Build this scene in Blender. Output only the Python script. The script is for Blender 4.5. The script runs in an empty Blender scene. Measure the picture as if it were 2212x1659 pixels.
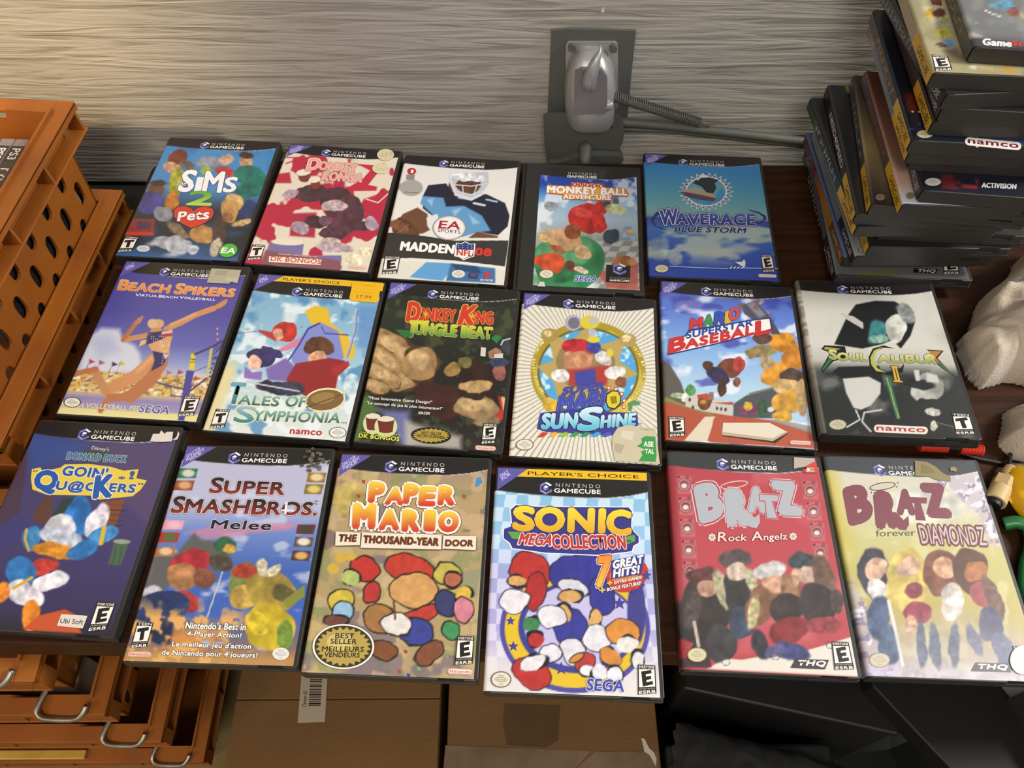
import bpy, bmesh, math, random
import numpy as np
from mathutils import Vector, Matrix, Euler
from mathutils.geometry import tessellate_polygon
random.seed(7)
SC = bpy.context.scene
COL = SC.collection

# ---------------------------------------------------------------- camera
F_PX, PITCH, ROLL, CAM_H = 1713.98, math.radians(33.517), math.radians(-0.396), 0.6351
cd = bpy.data.cameras.new('camera'); cam = bpy.data.objects.new('camera', cd); COL.objects.link(cam)
cd.sensor_width = 36.0; cd.lens = F_PX / 2212 * 36.0; cd.clip_start = 0.02
RCAM = Matrix.Rotation(PITCH, 3, 'X') @ Matrix.Rotation(ROLL, 3, 'Z')
cam.matrix_world = Matrix.Translation((0, 0, CAM_H)) @ RCAM.to_4x4()
SC.camera = cam
SC.view_settings.view_transform = 'Standard'; SC.view_settings.look = 'None'
SC.view_settings.gamma = 1.0; SC.view_settings.use_curve_mapping = False
SC.view_settings.exposure = 0.0

# ---------------------------------------------------------------- world and lamps
w = bpy.data.worlds.new('room_air'); SC.world = w; w.use_nodes = True
w.node_tree.nodes['Background'].inputs[0].default_value = (1.0, 0.95, 0.88, 1)
w.node_tree.nodes['Background'].inputs[1].default_value = 0.42
def area(name, loc, target, size, power, color, shape='DISK'):
    l = bpy.data.lights.new(name, 'AREA'); l.shape = shape; l.size = size; l.energy = power; l.color = color
    o = bpy.data.objects.new(name, l); COL.objects.link(o); o.location = loc
    o.rotation_euler = (Vector(target) - Vector(loc)).to_track_quat('-Z', 'Y').to_euler(); return o
area('ceiling_lamp', (2.35, 0.45, 2.1), (0.2, 0.45, 0), 0.60, 82, (1.0, 0.97, 0.91))
area('front_fill', (0.0, -1.35, 1.9), (0, 0.6, 0), 0.9, 27, (1.0, 0.955, 0.87))  # added fill from the viewer's side, evens the light across the rows
sp = bpy.data.lights.new('wall_lamp', 'SPOT'); sp.energy = 125; sp.color = (1.0, 0.72, 0.38)
sp.spot_size = math.radians(38); sp.spot_blend = 0.6; sp.shadow_soft_size = 0.05
so = bpy.data.objects.new('wall_lamp', sp); COL.objects.link(so); so.location = (-1.15, -0.10, 1.05)
so.rotation_euler = (Vector((-0.76, 0.785, 0.40)) - so.location).to_track_quat('-Z', 'Y').to_euler()
area('warm_left_fill', (-1.5, -0.7, 0.9), (-0.45, 0.25, -0.3), 0.35, 6, (1.0, 0.66, 0.32))  # added warm fill from the left, stands for no actual lamp

# ---------------------------------------------------------------- measuring helpers: photo pixel -> point on a plane of the place
def ray(u, v):
    return RCAM @ Vector(((u - 1106) / F_PX, -(v - 829.5) / F_PX, -1.0))
def at(u, v, z=0.0):
    d = ray(u, v); t = (z - CAM_H) / d.z
    return Vector((0, 0, CAM_H)) + d * t
WALL_Y, WALL_A = 0.785, math.radians(-1.35)      # wall plane: passes (0, WALL_Y), turned by WALL_A
def wall_y(x): return WALL_Y + math.tan(WALL_A) * x
def on_wall(u, v, off=0.0):
    d = ray(u, v); n = Vector((-math.sin(WALL_A), math.cos(WALL_A), 0)); C = Vector((0, 0, CAM_H))
    return C + d * (((Vector((0, WALL_Y, 0)) - C).dot(n) - off) / d.dot(n))

# ---------------------------------------------------------------- materials
def lin(c):
    if isinstance(c, str): c = tuple(int(c[i:i+2], 16) / 255 for i in (0, 2, 4))
    return tuple((x / 12.92 if x <= 0.04045 else ((x + 0.055) / 1.055) ** 2.4) for x in c)
def mat(name, color, rough=0.5, metal=0.0, noise=None, bump=None, coat=0.0, spec=0.5, sheen=0.0, trans=0.0, coords='Object'):
    """noise=(scale, second colour, detail, stretch xyz); bump=(scale, strength, distance, stretch)"""
    m = bpy.data.materials.new(name); m.use_nodes = True; nt = m.node_tree; b = nt.nodes['Principled BSDF']
    b.inputs['Base Color'].default_value = (*lin(color), 1); b.inputs['Roughness'].default_value = rough
    b.inputs['Metallic'].default_value = metal; b.inputs['Coat Weight'].default_value = coat
    b.inputs['Specular IOR Level'].default_value = spec; b.inputs['Sheen Weight'].default_value = sheen
    b.inputs['Transmission Weight'].default_value = trans
    tc = nt.nodes.new('ShaderNodeTexCoord')
    def nz(scale, detail, stretch):
        mp = nt.nodes.new('ShaderNodeMapping'); mp.inputs['Scale'].default_value = stretch
        nt.links.new(tc.outputs[coords], mp.inputs[0])
        n = nt.nodes.new('ShaderNodeTexNoise'); n.inputs['Scale'].default_value = scale; n.inputs['Detail'].default_value = detail
        nt.links.new(mp.outputs[0], n.inputs['Vector']); return n
    if noise:
        n = nz(noise[0], noise[2] if len(noise) > 2 else 4, noise[3] if len(noise) > 3 else (1, 1, 1))
        r = nt.nodes.new('ShaderNodeValToRGB'); r.color_ramp.elements[0].position = 0.35; r.color_ramp.elements[1].position = 0.68
        r.color_ramp.elements[0].color = (*lin(color), 1); r.color_ramp.elements[1].color = (*lin(noise[1]), 1)
        nt.links.new(n.outputs[0], r.inputs[0]); nt.links.new(r.outputs[0], b.inputs['Base Color'])
    if bump:
        n = nz(bump[0], 5, bump[3] if len(bump) > 3 else (1, 1, 1))
        bp = nt.nodes.new('ShaderNodeBump'); bp.inputs['Strength'].default_value = bump[1]; bp.inputs['Distance'].default_value = bump[2]
        nt.links.new(n.outputs[0], bp.inputs['Height']); nt.links.new(bp.outputs[0], b.inputs['Normal'])
    return m
def print_mat(name, rough, bumpd=0.0004, coat=0.25):
    m = bpy.data.materials.new(name); m.use_nodes = True; nt = m.node_tree; b = nt.nodes['Principled BSDF']
    a = nt.nodes.new('ShaderNodeAttribute'); a.attribute_name = 'ink'; nt.links.new(a.outputs['Color'], b.inputs['Base Color'])
    b.inputs['Roughness'].default_value = rough; b.inputs['Coat Weight'].default_value = coat; b.inputs['Coat Roughness'].default_value = 0.18
    tc = nt.nodes.new('ShaderNodeTexCoord'); n = nt.nodes.new('ShaderNodeTexNoise'); n.inputs['Scale'].default_value = 24
    bp = nt.nodes.new('ShaderNodeBump'); bp.inputs['Strength'].default_value = 0.35; bp.inputs['Distance'].default_value = bumpd
    nt.links.new(tc.outputs['Object'], n.inputs['Vector']); nt.links.new(n.outputs[0], bp.inputs['Height']); nt.links.new(bp.outputs[0], b.inputs['Normal'])
    return m
M = {}
M['plastic'] = mat('black_case_plastic', '2b2a29', 0.42, bump=(900, 0.25, 0.0002))
M['print'] = print_mat('printed_paper_under_film', 0.38)
M['print_glossy'] = print_mat('printed_paper_under_loose_film', 0.40, 0.0012, 0.5)
M['table'] = mat('dark_brown_wood', '2c190e', 0.5, noise=(5, '402413', 8, (2.0, 26, 1)), bump=(6, 0.3, 0.0008, (2, 30, 1)), spec=0.12)
M['crate'] = mat('orange_crate_plastic', '985712', 0.55, noise=(14, '854815', 6), bump=(160, 0.25, 0.0008))
M['carton'] = mat('brown_cardboard', '6c4c25', 0.7, noise=(3.5, '7b582e', 7, (1, 3, 1)), bump=(60, 0.25, 0.0012, (1, 5, 1)))
M['tape'] = mat('clear_packing_tape', '77614c', 0.2, noise=(25, '8a7560', 5), bump=(50, 0.5, 0.0012), coat=0.5)
M['floor'] = mat('tan_worn_floor', '8d7a4c', 0.85, noise=(9, '77643a', 8), bump=(120, 0.4, 0.002))
M['black'] = mat('black_vinyl', '0c0c0c', 0.55, bump=(300, 0.2, 0.0005))
M['darkboard'] = mat('dark_stained_board', '24251f', 0.6, noise=(4, '1a1b18', 6, (1, 20, 1)), bump=(6, 0.4, 0.001, (1, 24, 1)))
M['cloth_black'] = mat('black_cloth', '191a1c', 0.9, bump=(500, 0.4, 0.0006), sheen=0.1)
M['towel'] = mat('beige_terry_cloth', 'bdb0a0', 0.95, noise=(22, 'b0a190', 5), bump=(420, 0.7, 0.0016), sheen=0.3)
M['iron'] = mat('dusty_dark_iron', '5a5c5a', 0.62, 0.3, noise=(30, '5c5b55', 6), bump=(240, 0.35, 0.0008))
M['zinc'] = mat('cast_grey_metal', 'a3a2a2', 0.36, 0.45, noise=(18, '929192', 5), bump=(200, 0.15, 0.0004))
M['steel'] = mat('galvanised_steel_rod', 'a9a49a', 0.3, 0.9, noise=(60, '8d887e', 4))
M['brass'] = mat('brass_sleeve', '9a7b3c', 0.35, 0.9)
M['cable'] = mat('black_rubber_cable', '141414', 0.5)
M['red'] = mat('red_plastic', 'c83422', 0.4)
M['cream'] = mat('yellowed_plastic', 'c2a878', 0.5)
M['yellow_clear'] = mat('yellow_translucent_plastic', 'd9a70c', 0.15, trans=0.4)
M['green'] = mat('green_plastic', '1d6a35', 0.35)
M['paper'] = mat('white_label_paper', 'cfc6b6', 0.7)
M['ink'] = mat('black_print', '14120f', 0.6)
M['ps3body'] = mat('frosted_clear_case', '8b8386', 0.3, noise=(20, '7b7378', 3))

# painted wood-grain wall: long shallow ridges, darker in the grooves
def wall_material():
    m = bpy.data.materials.new('grey_painted_wood_grain'); m.use_nodes = True; nt = m.node_tree; b = nt.nodes['Principled BSDF']
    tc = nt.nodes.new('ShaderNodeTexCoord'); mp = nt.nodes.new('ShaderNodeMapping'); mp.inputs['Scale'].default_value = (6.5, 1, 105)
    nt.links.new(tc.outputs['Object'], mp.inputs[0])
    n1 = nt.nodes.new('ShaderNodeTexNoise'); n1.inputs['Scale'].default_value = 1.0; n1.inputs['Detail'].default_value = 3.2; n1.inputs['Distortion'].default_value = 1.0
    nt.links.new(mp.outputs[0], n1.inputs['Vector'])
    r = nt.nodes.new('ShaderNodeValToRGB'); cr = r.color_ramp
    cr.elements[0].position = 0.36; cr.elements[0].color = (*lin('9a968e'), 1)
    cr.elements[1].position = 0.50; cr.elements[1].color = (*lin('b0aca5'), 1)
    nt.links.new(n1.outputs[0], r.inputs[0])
    n2 = nt.nodes.new('ShaderNodeTexNoise'); n2.inputs['Scale'].default_value = 3.0; n2.inputs['Detail'].default_value = 5
    nt.links.new(tc.outputs['Object'], n2.inputs['Vector'])
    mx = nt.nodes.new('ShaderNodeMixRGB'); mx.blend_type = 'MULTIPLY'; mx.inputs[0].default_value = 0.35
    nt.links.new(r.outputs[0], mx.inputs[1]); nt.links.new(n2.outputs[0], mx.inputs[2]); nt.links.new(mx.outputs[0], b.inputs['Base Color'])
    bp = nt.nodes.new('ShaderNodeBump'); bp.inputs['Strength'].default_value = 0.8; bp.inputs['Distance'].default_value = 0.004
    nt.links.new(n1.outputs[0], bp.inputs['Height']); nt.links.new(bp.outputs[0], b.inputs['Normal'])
    b.inputs['Roughness'].default_value = 0.5
    return m
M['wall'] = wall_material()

# ---------------------------------------------------------------- object helpers
def empty(name, loc, rz=0.0, label=None, cat=None, group=None, rot=None):
    o = bpy.data.objects.new(name, None); COL.objects.link(o); o.location = loc
    o.rotation_euler = rot if rot else (0, 0, rz); o.empty_display_size = 0.03
    return tag(o, label, cat, group)
def tag(o, label=None, cat=None, group=None, kind=None):
    if label: o['label'] = label
    if cat: o['category'] = cat
    if group: o['group'] = group
    if kind: o['kind'] = kind
    return o
def link(name, me, m, parent=None, smooth=False):
    o = bpy.data.objects.new(name, me); COL.objects.link(o)
    if m and not me.materials: me.materials.append(m)
    if smooth: me.polygons.foreach_set('use_smooth', [True] * len(me.polygons))
    if parent: o.parent = parent
    return o
def obj(name, bm, m, parent=None, smooth=False):
    bmesh.ops.recalc_face_normals(bm, faces=bm.faces[:])
    me = bpy.data.meshes.new(name); bm.to_mesh(me); bm.free()
    return link(name, me, m, parent, smooth)
def smooth_by_angle(o, deg=35):
    me = o.data; me.polygons.foreach_set('use_smooth', [True] * len(me.polygons))
    try: me.set_sharp_from_angle(angle=math.radians(deg))
    except Exception: pass
def box(bm, x0, x1, y0, y1, z0, z1, bev=0.0, mtx=None, seg=2):
    r = bmesh.ops.create_cube(bm, size=1.0); vs = r['verts']
    for v in vs:
        v.co = Vector(((x0 + x1) / 2 + v.co.x * (x1 - x0), (y0 + y1) / 2 + v.co.y * (y1 - y0), (z0 + z1) / 2 + v.co.z * (z1 - z0)))
    if bev > 0:
        es = list({e for v in vs for e in v.link_edges})
        rr = bmesh.ops.bevel(bm, geom=es, offset=bev, segments=seg, affect='EDGES', profile=0.5); vs = list({v for f in rr['faces'] for v in f.verts} | {v for v in vs if v.is_valid})
    if mtx is not None:
        for v in vs: v.co = mtx @ v.co
    return vs
def prism(bm, pts, z0, z1, mtx=None, bev=0.0):
    """extrude a flat outline given in x,y from z0 to z1"""
    a = [bm.verts.new((p[0], p[1], z0)) for p in pts]; f = bm.faces.new(a)
    r = bmesh.ops.extrude_face_region(bm, geom=[f]); vs = [g for g in r['geom'] if isinstance(g, bmesh.types.BMVert)]
    for v in vs: v.co.z = z1
    allv = a + vs
    if bev > 0:
        es = list({e for v in vs for e in v.link_edges if all(x in vs for x in e.verts)})
        rr = bmesh.ops.bevel(bm, geom=es, offset=bev, segments=2, affect='EDGES', profile=0.5)
        allv = list({v for v in allv if v.is_valid} | {v for f2 in rr['faces'] for v in f2.verts})
    if mtx is not None:
        for v in allv: v.co = mtx @ v.co
    return allv
def tube(bm, pts, rad, seg=10, closed_ends=True):
    pts = [Vector(p) for p in pts]; rings = []
    up = Vector((0, 0, 1)); n = len(pts); prev = None
    for i, p in enumerate(pts):
        t = (pts[min(i + 1, n - 1)] - pts[max(i - 1, 0)]).normalized()
        a = prev if prev is not None else (up if abs(t.z) < 0.9 else Vector((1, 0, 0)))
        a = (a - t * a.dot(t)).normalized(); prev = a; b = t.cross(a)
        r = rad[i] if isinstance(rad, (list, tuple)) else rad
        rings.append([bm.verts.new(p + (a * math.cos(k * 2 * math.pi / seg) + b * math.sin(k * 2 * math.pi / seg)) * r) for k in range(seg)])
    for i in range(n - 1):
        for k in range(seg):
            bm.faces.new((rings[i][k], rings[i][(k + 1) % seg], rings[i + 1][(k + 1) % seg], rings[i + 1][k]))
    if closed_ends: bm.faces.new(rings[0][::-1]); bm.faces.new(rings[-1])
def curve_pts(ctrl, n=8):
    """Catmull-Rom through the control points"""
    P = [Vector(c) for c in ctrl]; P = [2 * P[0] - P[1]] + P + [2 * P[-1] - P[-2]]; out = []
    for i in range(1, len(P) - 2):
        for k in range(n):
            t = k / n; a, b, c, d = P[i - 1], P[i], P[i + 1], P[i + 2]
            out.append(0.5 * ((2 * b) + (c - a) * t + (2 * a - 5 * b + 4 * c - d) * t * t + (3 * b - a - 3 * c + d) * t ** 3))
    out.append(P[-2]); return out
def newbm(): return bmesh.new()
# ================================================================ game cases
CW, CHH, CT = 0.135, 0.190, 0.014           # width, height, thickness of one case
def lid_outline(x0, x1, y0, y1, notch=True):
    p = [(x0, y0)]
    if notch: p += [(0.036, y0), (0.038, y0 + 0.0022), (0.055, y0 + 0.0022), (0.057, y0)]
    return p + [(x1 - 0.002, y0), (x1, y0 + 0.002), (x1, y1 - 0.002), (x1 - 0.002, y1), (x0, y1)]
def case_meshes():
    bm = newbm(); prism(bm, lid_outline(-0.0655, 0.0675, -0.095, 0.095), 0.0078, 0.0137, bev=0.0006)
    box(bm, -0.0655, 0.0674, -0.0949, 0.0949, 0.0064, 0.0080)
    lid = obj('lid', bm, M['plastic'])
    bm = newbm(); prism(bm, lid_outline(-0.0655, 0.0672, -0.0946, 0.0946, False), 0.0, 0.0066, bev=0.0)
    box(bm, 0.030, 0.0676, -0.0951, -0.0935, 0.0008, 0.0052, 0.0003); box(bm, 0.0662, 0.0676, -0.09, 0.09, 0.0010, 0.0030, 0.0003)
    base = obj('base', bm, M['plastic'])
    bm = newbm()
    prof = [(-0.0645, 0.0137), (-0.0663, 0.0130), (-0.0672, 0.0112), (-0.0673, 0.007), (-0.0672, 0.0028), (-0.0663, 0.0008), (-0.0640, 0.0), (-0.0620, 0.0), (-0.0620, 0.0137)]
    a = [bm.verts.new((x, -0.0948, z)) for x, z in prof]; b = [bm.verts.new((x, 0.0948, z)) for x, z in prof]
    for i in range(len(prof)): bm.faces.new((a[i], a[(i + 1) % len(prof)], b[(i + 1) % len(prof)], b[i]))
    bm.faces.new(a); bm.faces.new(b[::-1])
    spine = obj('spine', bm, M['plastic'])
    out = []
    for o in (lid, base, spine): out.append(o.data); bpy.data.objects.remove(o)
    return out
LID, BASE, SPINE = case_meshes()
def case_body(root):
    for n, me in (('lid', LID), ('base', BASE), ('spine', SPINE)):
        o = bpy.data.objects.new(n, me); COL.objects.link(o); o.parent = root

KINK = np.array([1.0, 1.0, 1.06])
def h2(c): return np.array([int(c[i:i+2], 16) / 255 for i in (0, 2, 4)]) if isinstance(c, str) else np.array(c, float)
def ink_lin(c):
    c = np.clip(np.asarray(c, float), 0, 1); l = np.where(c <= 0.04045, c / 12.92, ((c + 0.055) / 1.055) ** 2.4)
    return np.clip(l * KINK, 0, 0.92)
_fc = {}
def marks(n):
    """a run of small unreadable strokes standing for worn lettering"""
    rr = random.Random(n * 13); V, T = [], []; x = 0.0
    for i in range(n):
        w_ = rr.uniform(.25, .6)
        for (a, b, c, d) in ((x, 0, x + .12, rr.uniform(.7, 1)), (x, rr.choice((0, .4, .8)), x + w_, 0)):
            if d == 0: d = b + .16
            k = len(V); V += [(a, b), (c, b), (c, d), (a, d)]; T += [(k, k + 1, k + 2), (k, k + 2, k + 3)]
        x += w_ + rr.choice((.15, .15, .4))
    return np.array(V, float), np.array(T)
def glyph(s, bold=0.0, space=1.0):
    if s.startswith('~'): return marks(int(s[1:]))
    k = (s, bold, space)
    if k not in _fc:
        cu = bpy.data.curves.new('t', 'FONT'); cu.body = s; cu.offset = bold; cu.space_character = space; cu.resolution_u = 3
        o = bpy.data.objects.new('t', cu); me = bpy.data.meshes.new_from_object(o)
        me.calc_loop_triangles(); n = len(me.vertices); v = np.zeros(n * 3, 'f'); me.vertices.foreach_get('co', v)
        t = np.zeros(len(me.loop_triangles) * 3, 'i'); me.loop_triangles.foreach_get('vertices', t)
        _fc[k] = (v.reshape(-1, 3)[:, :2].astype(float), t.reshape(-1, 3))
        bpy.data.objects.remove(o); bpy.data.curves.remove(cu); bpy.data.meshes.remove(me)
    return _fc[k]
def layout(s, bold, sc, space=1.0):
    """s set in one line; with sc the first letter of every word is taller; returns raw verts and tris"""
    if not sc: return glyph(s, bold, space)
    V, T, x = [], [], 0.0; n = 0
    for wd in s.split(' '):
        for j, (g, k) in enumerate(((wd[0], 1.0), (wd[1:], sc))):
            if not g: continue
            v0, _ = glyph(g, 0.0, space); v, t = glyph(g, bold, space)
            if not len(v0): continue
            lo, hi = v0[:, 0].min(), v0[:, 0].max()
            V.append(np.stack([(v[:, 0] - lo) * k + x, v[:, 1] * k], 1)); T.append(t + n); n += len(v); x += (hi - lo) * k + 0.07
        x += 0.16
    return np.concatenate(V), np.concatenate(T)
def vnoise(x, y, s, seed, octv=3):
    r = np.random.RandomState(seed); g = r.rand(64, 64); out = 0; amp = 1; tot = 0
    for o in range(octv):
        fx, fy = x / s, y / s; ix, iy = np.floor(fx).astype(int), np.floor(fy).astype(int); tx, ty = fx - ix, fy - iy
        tx, ty = tx * tx * (3 - 2 * tx), ty * ty * (3 - 2 * ty); G = lambda a, b: g[a % 64, b % 64]
        out = out + amp * ((G(ix, iy) * (1 - tx) + G(ix + 1, iy) * tx) * (1 - ty) + (G(ix, iy + 1) * (1 - tx) + G(ix + 1, iy + 1) * tx) * ty)
        tot += amp; amp *= 0.5; s /= 2.0
    return out / tot

class Layer:
    """flat printed shapes: vertices in case-local metres, each new shape a hair above the last"""
    def __init__(s, z0, dz=0.000006): s.V, s.F, s.C, s.n, s.z, s.dz = [], [], [], 0, z0, dz
    def add(s, xy, tris, cols, lift=True):
        if lift: s.z += s.dz
        s.V.append(np.column_stack([xy, np.full(len(xy), s.z)])); s.F.append(np.asarray(tris) + s.n); s.C.append(cols); s.n += len(xy)
    def mesh(s, name):
        V, F, C = np.concatenate(s.V), np.concatenate(s.F), np.concatenate(s.C)
        # wind every triangle upwards
        a, b, c = V[F[:, 0]], V[F[:, 1]], V[F[:, 2]]; cr = (b[:, 0] - a[:, 0]) * (c[:, 1] - a[:, 1]) - (b[:, 1] - a[:, 1]) * (c[:, 0] - a[:, 0])
        flip = (cr < 0) & (np.abs(a[:, 2] - b[:, 2]) < 1e-7); F[flip] = F[flip][:, ::-1]
        return make_mesh(name, V, F, C)
def make_mesh(name, V, F, C):
    me = bpy.data.meshes.new(name); k = F.shape[1]
    me.vertices.add(len(V)); me.vertices.foreach_set('co', V.astype('f').ravel())
    me.loops.add(len(F) * k); me.loops.foreach_set('vertex_index', F.astype('i').ravel())
    me.polygons.add(len(F)); me.polygons.foreach_set('loop_start', np.arange(0, len(F) * k, k, dtype='i'))
    try: me.polygons.foreach_set('loop_total', np.full(len(F), k, 'i'))
    except Exception: pass
    at_ = me.color_attributes.new('ink', 'FLOAT_COLOR', 'POINT')
    at_.data.foreach_set('color', np.column_stack([ink_lin(C), np.ones(len(C))]).astype('f').ravel())
    me.update(calc_edges=True); return me

class Art:
    """the printed front of one case, drawn from marks measured in the photograph and laid on the cover's own plane"""
    def __init__(s, root, x0=-0.0655, x1=0.0642, y0=-0.0937, y1=0.0932, step=0.00085, wrap=True):
        s.root = root; bpy.context.view_layer.update()
        s.MW = Matrix.LocRotScale(root.location, root.rotation_euler, None); s.MI = s.MW.inverted()
        s.x0, s.x1, s.y0, s.y1 = x0, x1, y0, y1
        xs = list(np.linspace(x0 + (0.0012 if wrap else 0), x1, int((x1 - x0) / step)))
        zt = 0.01385; prof = [(x, zt) for x in xs]
        if wrap: prof = [(-0.0678, 0.0015), (-0.0678, 0.0065), (-0.0678, 0.0112), (-0.06745, 0.0124), (-0.0665, 0.0134), (-0.0655, 0.0138)] + prof
        ys = np.linspace(y0, y1, int((y1 - y0) / step)); P = np.array(prof); s.nx, s.ny = len(P), len(ys)
        lx = np.tile(P[:, 0], s.ny); lz = np.tile(P[:, 1], s.ny); ly = np.repeat(ys, s.nx)
        s.V = np.stack([lx, ly, lz], 1); cx = np.clip(lx, x0 + 0.0012, x1)
        s.U = (cx - x0) / (x1 - x0); s.W = 1 - (ly - y0) / (y1 - y0)      # 0..1 across, 0..1 down
        Rm = np.array(s.MW); W = np.stack([cx, ly, np.full_like(cx, 0.014)], 1) @ Rm[:3, :3].T + Rm[:3, 3] - [0, 0, CAM_H]
        c = W @ np.array(RCAM); s.px = 1106 - F_PX * c[:, 0] / c[:, 2]; s.py = 829.5 + F_PX * c[:, 1] / c[:, 2]
        s.C = np.zeros((len(s.V), 3)); s.L = Layer(0.0139); s.crop(0, 0, 1)
    def crop(s, x, y, k): s.cx, s.cy, s.k = x, y, k; s.X, s.Y = (s.px - x) * k, (s.py - y) * k
    def loc(s, p):
        u, v = s.cx + p[0] / s.k, s.cy + p[1] / s.k
        o = s.MI @ Vector((0, 0, CAM_H)); d = s.MI.to_3x3() @ ray(u, v); t = (0.014 - o.z) / d.z; q = o + d * t; return (q.x, q.y)
    def uv(s, u, v): return (s.x0 + u * (s.x1 - s.x0), s.y1 - v * (s.y1 - s.y0))
    # ---- painting on the grid
    def put(s, m, c):
        c = h2(c); m = np.clip(m, 0, 1)[:, None]; s.C = s.C * (1 - m) + c * m
    def fill(s, c): s.C[:] = h2(c)
    def grad(s, stops, axis='v', m=None):
        t = s.W if axis == 'v' else s.U if axis == 'u' else axis
        ts = [a for a, _ in stops]; cs = np.array([h2(b) for _, b in stops]); g = np.stack([np.interp(t, ts, cs[:, i]) for i in range(3)], 1)
        mm = np.ones_like(t) if m is None else np.clip(m, 0, 1); s.C = s.C * (1 - mm[:, None]) + g * mm[:, None]
    def ellm(s, cx, cy, rx, ry, rot=0, soft=3):
        a = math.radians(rot); dx, dy = s.X - cx, s.Y - cy; u = (dx * math.cos(a) + dy * math.sin(a)) / rx; v = (-dx * math.sin(a) + dy * math.cos(a)) / ry
        return 0.5 + (1 - np.sqrt(u * u + v * v)) * min(rx, ry) / max(soft, 1e-6)
    def ell(s, cx, cy, rx, ry, c, rot=0, soft=4, a=1.0, warp=False):
        if (soft < 10 and not warp) or min(rx, ry) < 30: s.put(np.clip(s.ellm(cx, cy, rx, ry, rot, soft), 0, 1) * a, c); return
        X, Y = s.X, s.Y; r = min(rx, ry); sd = int(cx * 7 + cy * 3) % 50; r = r if not warp else min(r, 60); k = r * 1.7
        s.X = X + (vnoise(X + 4000, Y + 4000, k, sd, 3) - .5) * r * 0.8; s.Y = Y + (vnoise(X + 4000, Y + 4000, k, sd + 9, 3) - .5) * r * 0.8
        m = np.clip(s.ellm(cx, cy, rx, ry, rot, soft if warp else soft * .35), 0, 1) * a; s.X, s.Y = X, Y
        n = (vnoise(X + 4000, Y + 4000, max(r * .6, 14), sd + 3, 3) - .5) * (0.22 if warp else 0.6); cc = np.clip(h2(c)[None, :] * (1 + n[:, None]), 0, 1)
        s.C = s.C * (1 - m[:, None]) + cc * m[:, None]
    def polym(s, pts, soft=3):
        x, y = s.X, s.Y; n = len(pts); ins = np.zeros(len(x), bool); d = np.full(len(x), 1e9)
        for i in range(n):
            (ax, ay), (bx, by) = pts[i], pts[(i + 1) % n]
            if ay != by:
                ins ^= ((ay > y) != (by > y)) & (x < (bx - ax) * (y - ay) / (by - ay) + ax)
            L = (bx - ax) ** 2 + (by - ay) ** 2 + 1e-9; t = np.clip(((x - ax) * (bx - ax) + (y - ay) * (by - ay)) / L, 0, 1)
            d = np.minimum(d, np.hypot(x - ax - t * (bx - ax), y - ay - t * (by - ay)))
        return 0.5 + np.where(ins, d, -d) / max(soft, 1e-6)
    def poly(s, pts, c, soft=3, a=1.0): s.put(np.clip(s.polym(pts, soft), 0, 1) * a, c)
    def stroke(s, pts, wd, c, soft=3, a=1.0):
        d = np.full(len(s.X), 1e9)
        for (ax, ay), (bx, by) in zip(pts[:-1], pts[1:]):
            L = (bx - ax) ** 2 + (by - ay) ** 2 + 1e-9; t = np.clip(((s.X - ax) * (bx - ax) + (s.Y - ay) * (by - ay)) / L, 0, 1)
            d = np.minimum(d, np.hypot(s.X - ax - t * (bx - ax), s.Y - ay - t * (by - ay)))
        s.put(np.clip(0.5 + (wd / 2 - d) / soft, 0, 1) * a, c)
    def speck(s, c, scale, thr, seed, m=1.0, soft=0.08, st=(1, 1), octv=3):
        n = vnoise(s.X * st[0] + 5000, s.Y * st[1] + 5000, scale, seed, octv); s.put(np.clip((n - thr) / soft, 0, 1) * m, c)
    # ---- crisp shapes
    def vp(s, pts, c, L=None, local=False, top=None):
        q = [p if local else s.loc(p) for p in pts]; t = tessellate_polygon([[Vector((a, b, 0)) for a, b in q]])
        cols = np.tile(h2(c), (len(q), 1))
        (L or s.L).add(np.array(q), np.array(t), cols)
    def ve(s, cx, cy, rx, ry, c, rot=0, n=28, L=None):
        a = math.radians(rot); s.vp([(cx + rx * math.cos(t) * math.cos(a) - ry * math.sin(t) * math.sin(a), cy + rx * math.cos(t) * math.sin(a) + ry * math.sin(t) * math.cos(a)) for t in np.linspace(0, 2 * math.pi, n, endpoint=False)], c, L)
    def T(s, txt, bl, br, up, c, b=0.0, out=(), sc=0, L=None, arc=0.0):
        """one line of lettering between two baseline points, height vector up; c one colour or (bottom, top); out=((offset, colour), ...) drawn below"""
        sp_ = 1.0 + 1.7 * max(b, 0); v0, _ = layout(txt, 0.0, sc, sp_); lo, hi = v0.min(0), v0.max(0)
        if not sc: lo[1] = min(lo[1], 0.0)
        if sc: lo[1] = 0
        BL, BR, TL = np.array(s.loc(bl)), np.array(s.loc(br)), np.array(s.loc((bl[0] + up[0], bl[1] + up[1])))
        TR = np.array(s.loc((br[0] + up[0], br[1] + up[1])))
        z_in = (L or s.L).z; iso = (np.linalg.norm(TL - BL) / (hi - lo)[1]) / (np.linalg.norm(BR - BL) / (hi - lo)[0]); iso = min(max(iso, .15), 1.4)
        for off, col in list(out) + ([(b, c)] if c is not None else []):
            vv, tt_ = layout(txt, 0.0, sc, sp_)
            if not len(vv): continue
            nd = 0 if off <= 0 else (4 if off < .03 else 6 if off < .06 else 8)
            LL = L or s.L; LL.z += LL.dz
            for q in range(nd + 1):
                an = 2 * math.pi * q / max(nd, 1); rr_ = off if q < nd else 0.0
                s.stamp(LL, vv + np.array([rr_ * iso * math.cos(an), rr_ * math.sin(an)]), tt_, lo, hi, arc, BL, BR, TL, TR, col)
        if b < .035: (L or s.L).z = z_in + 1e-6
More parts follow.
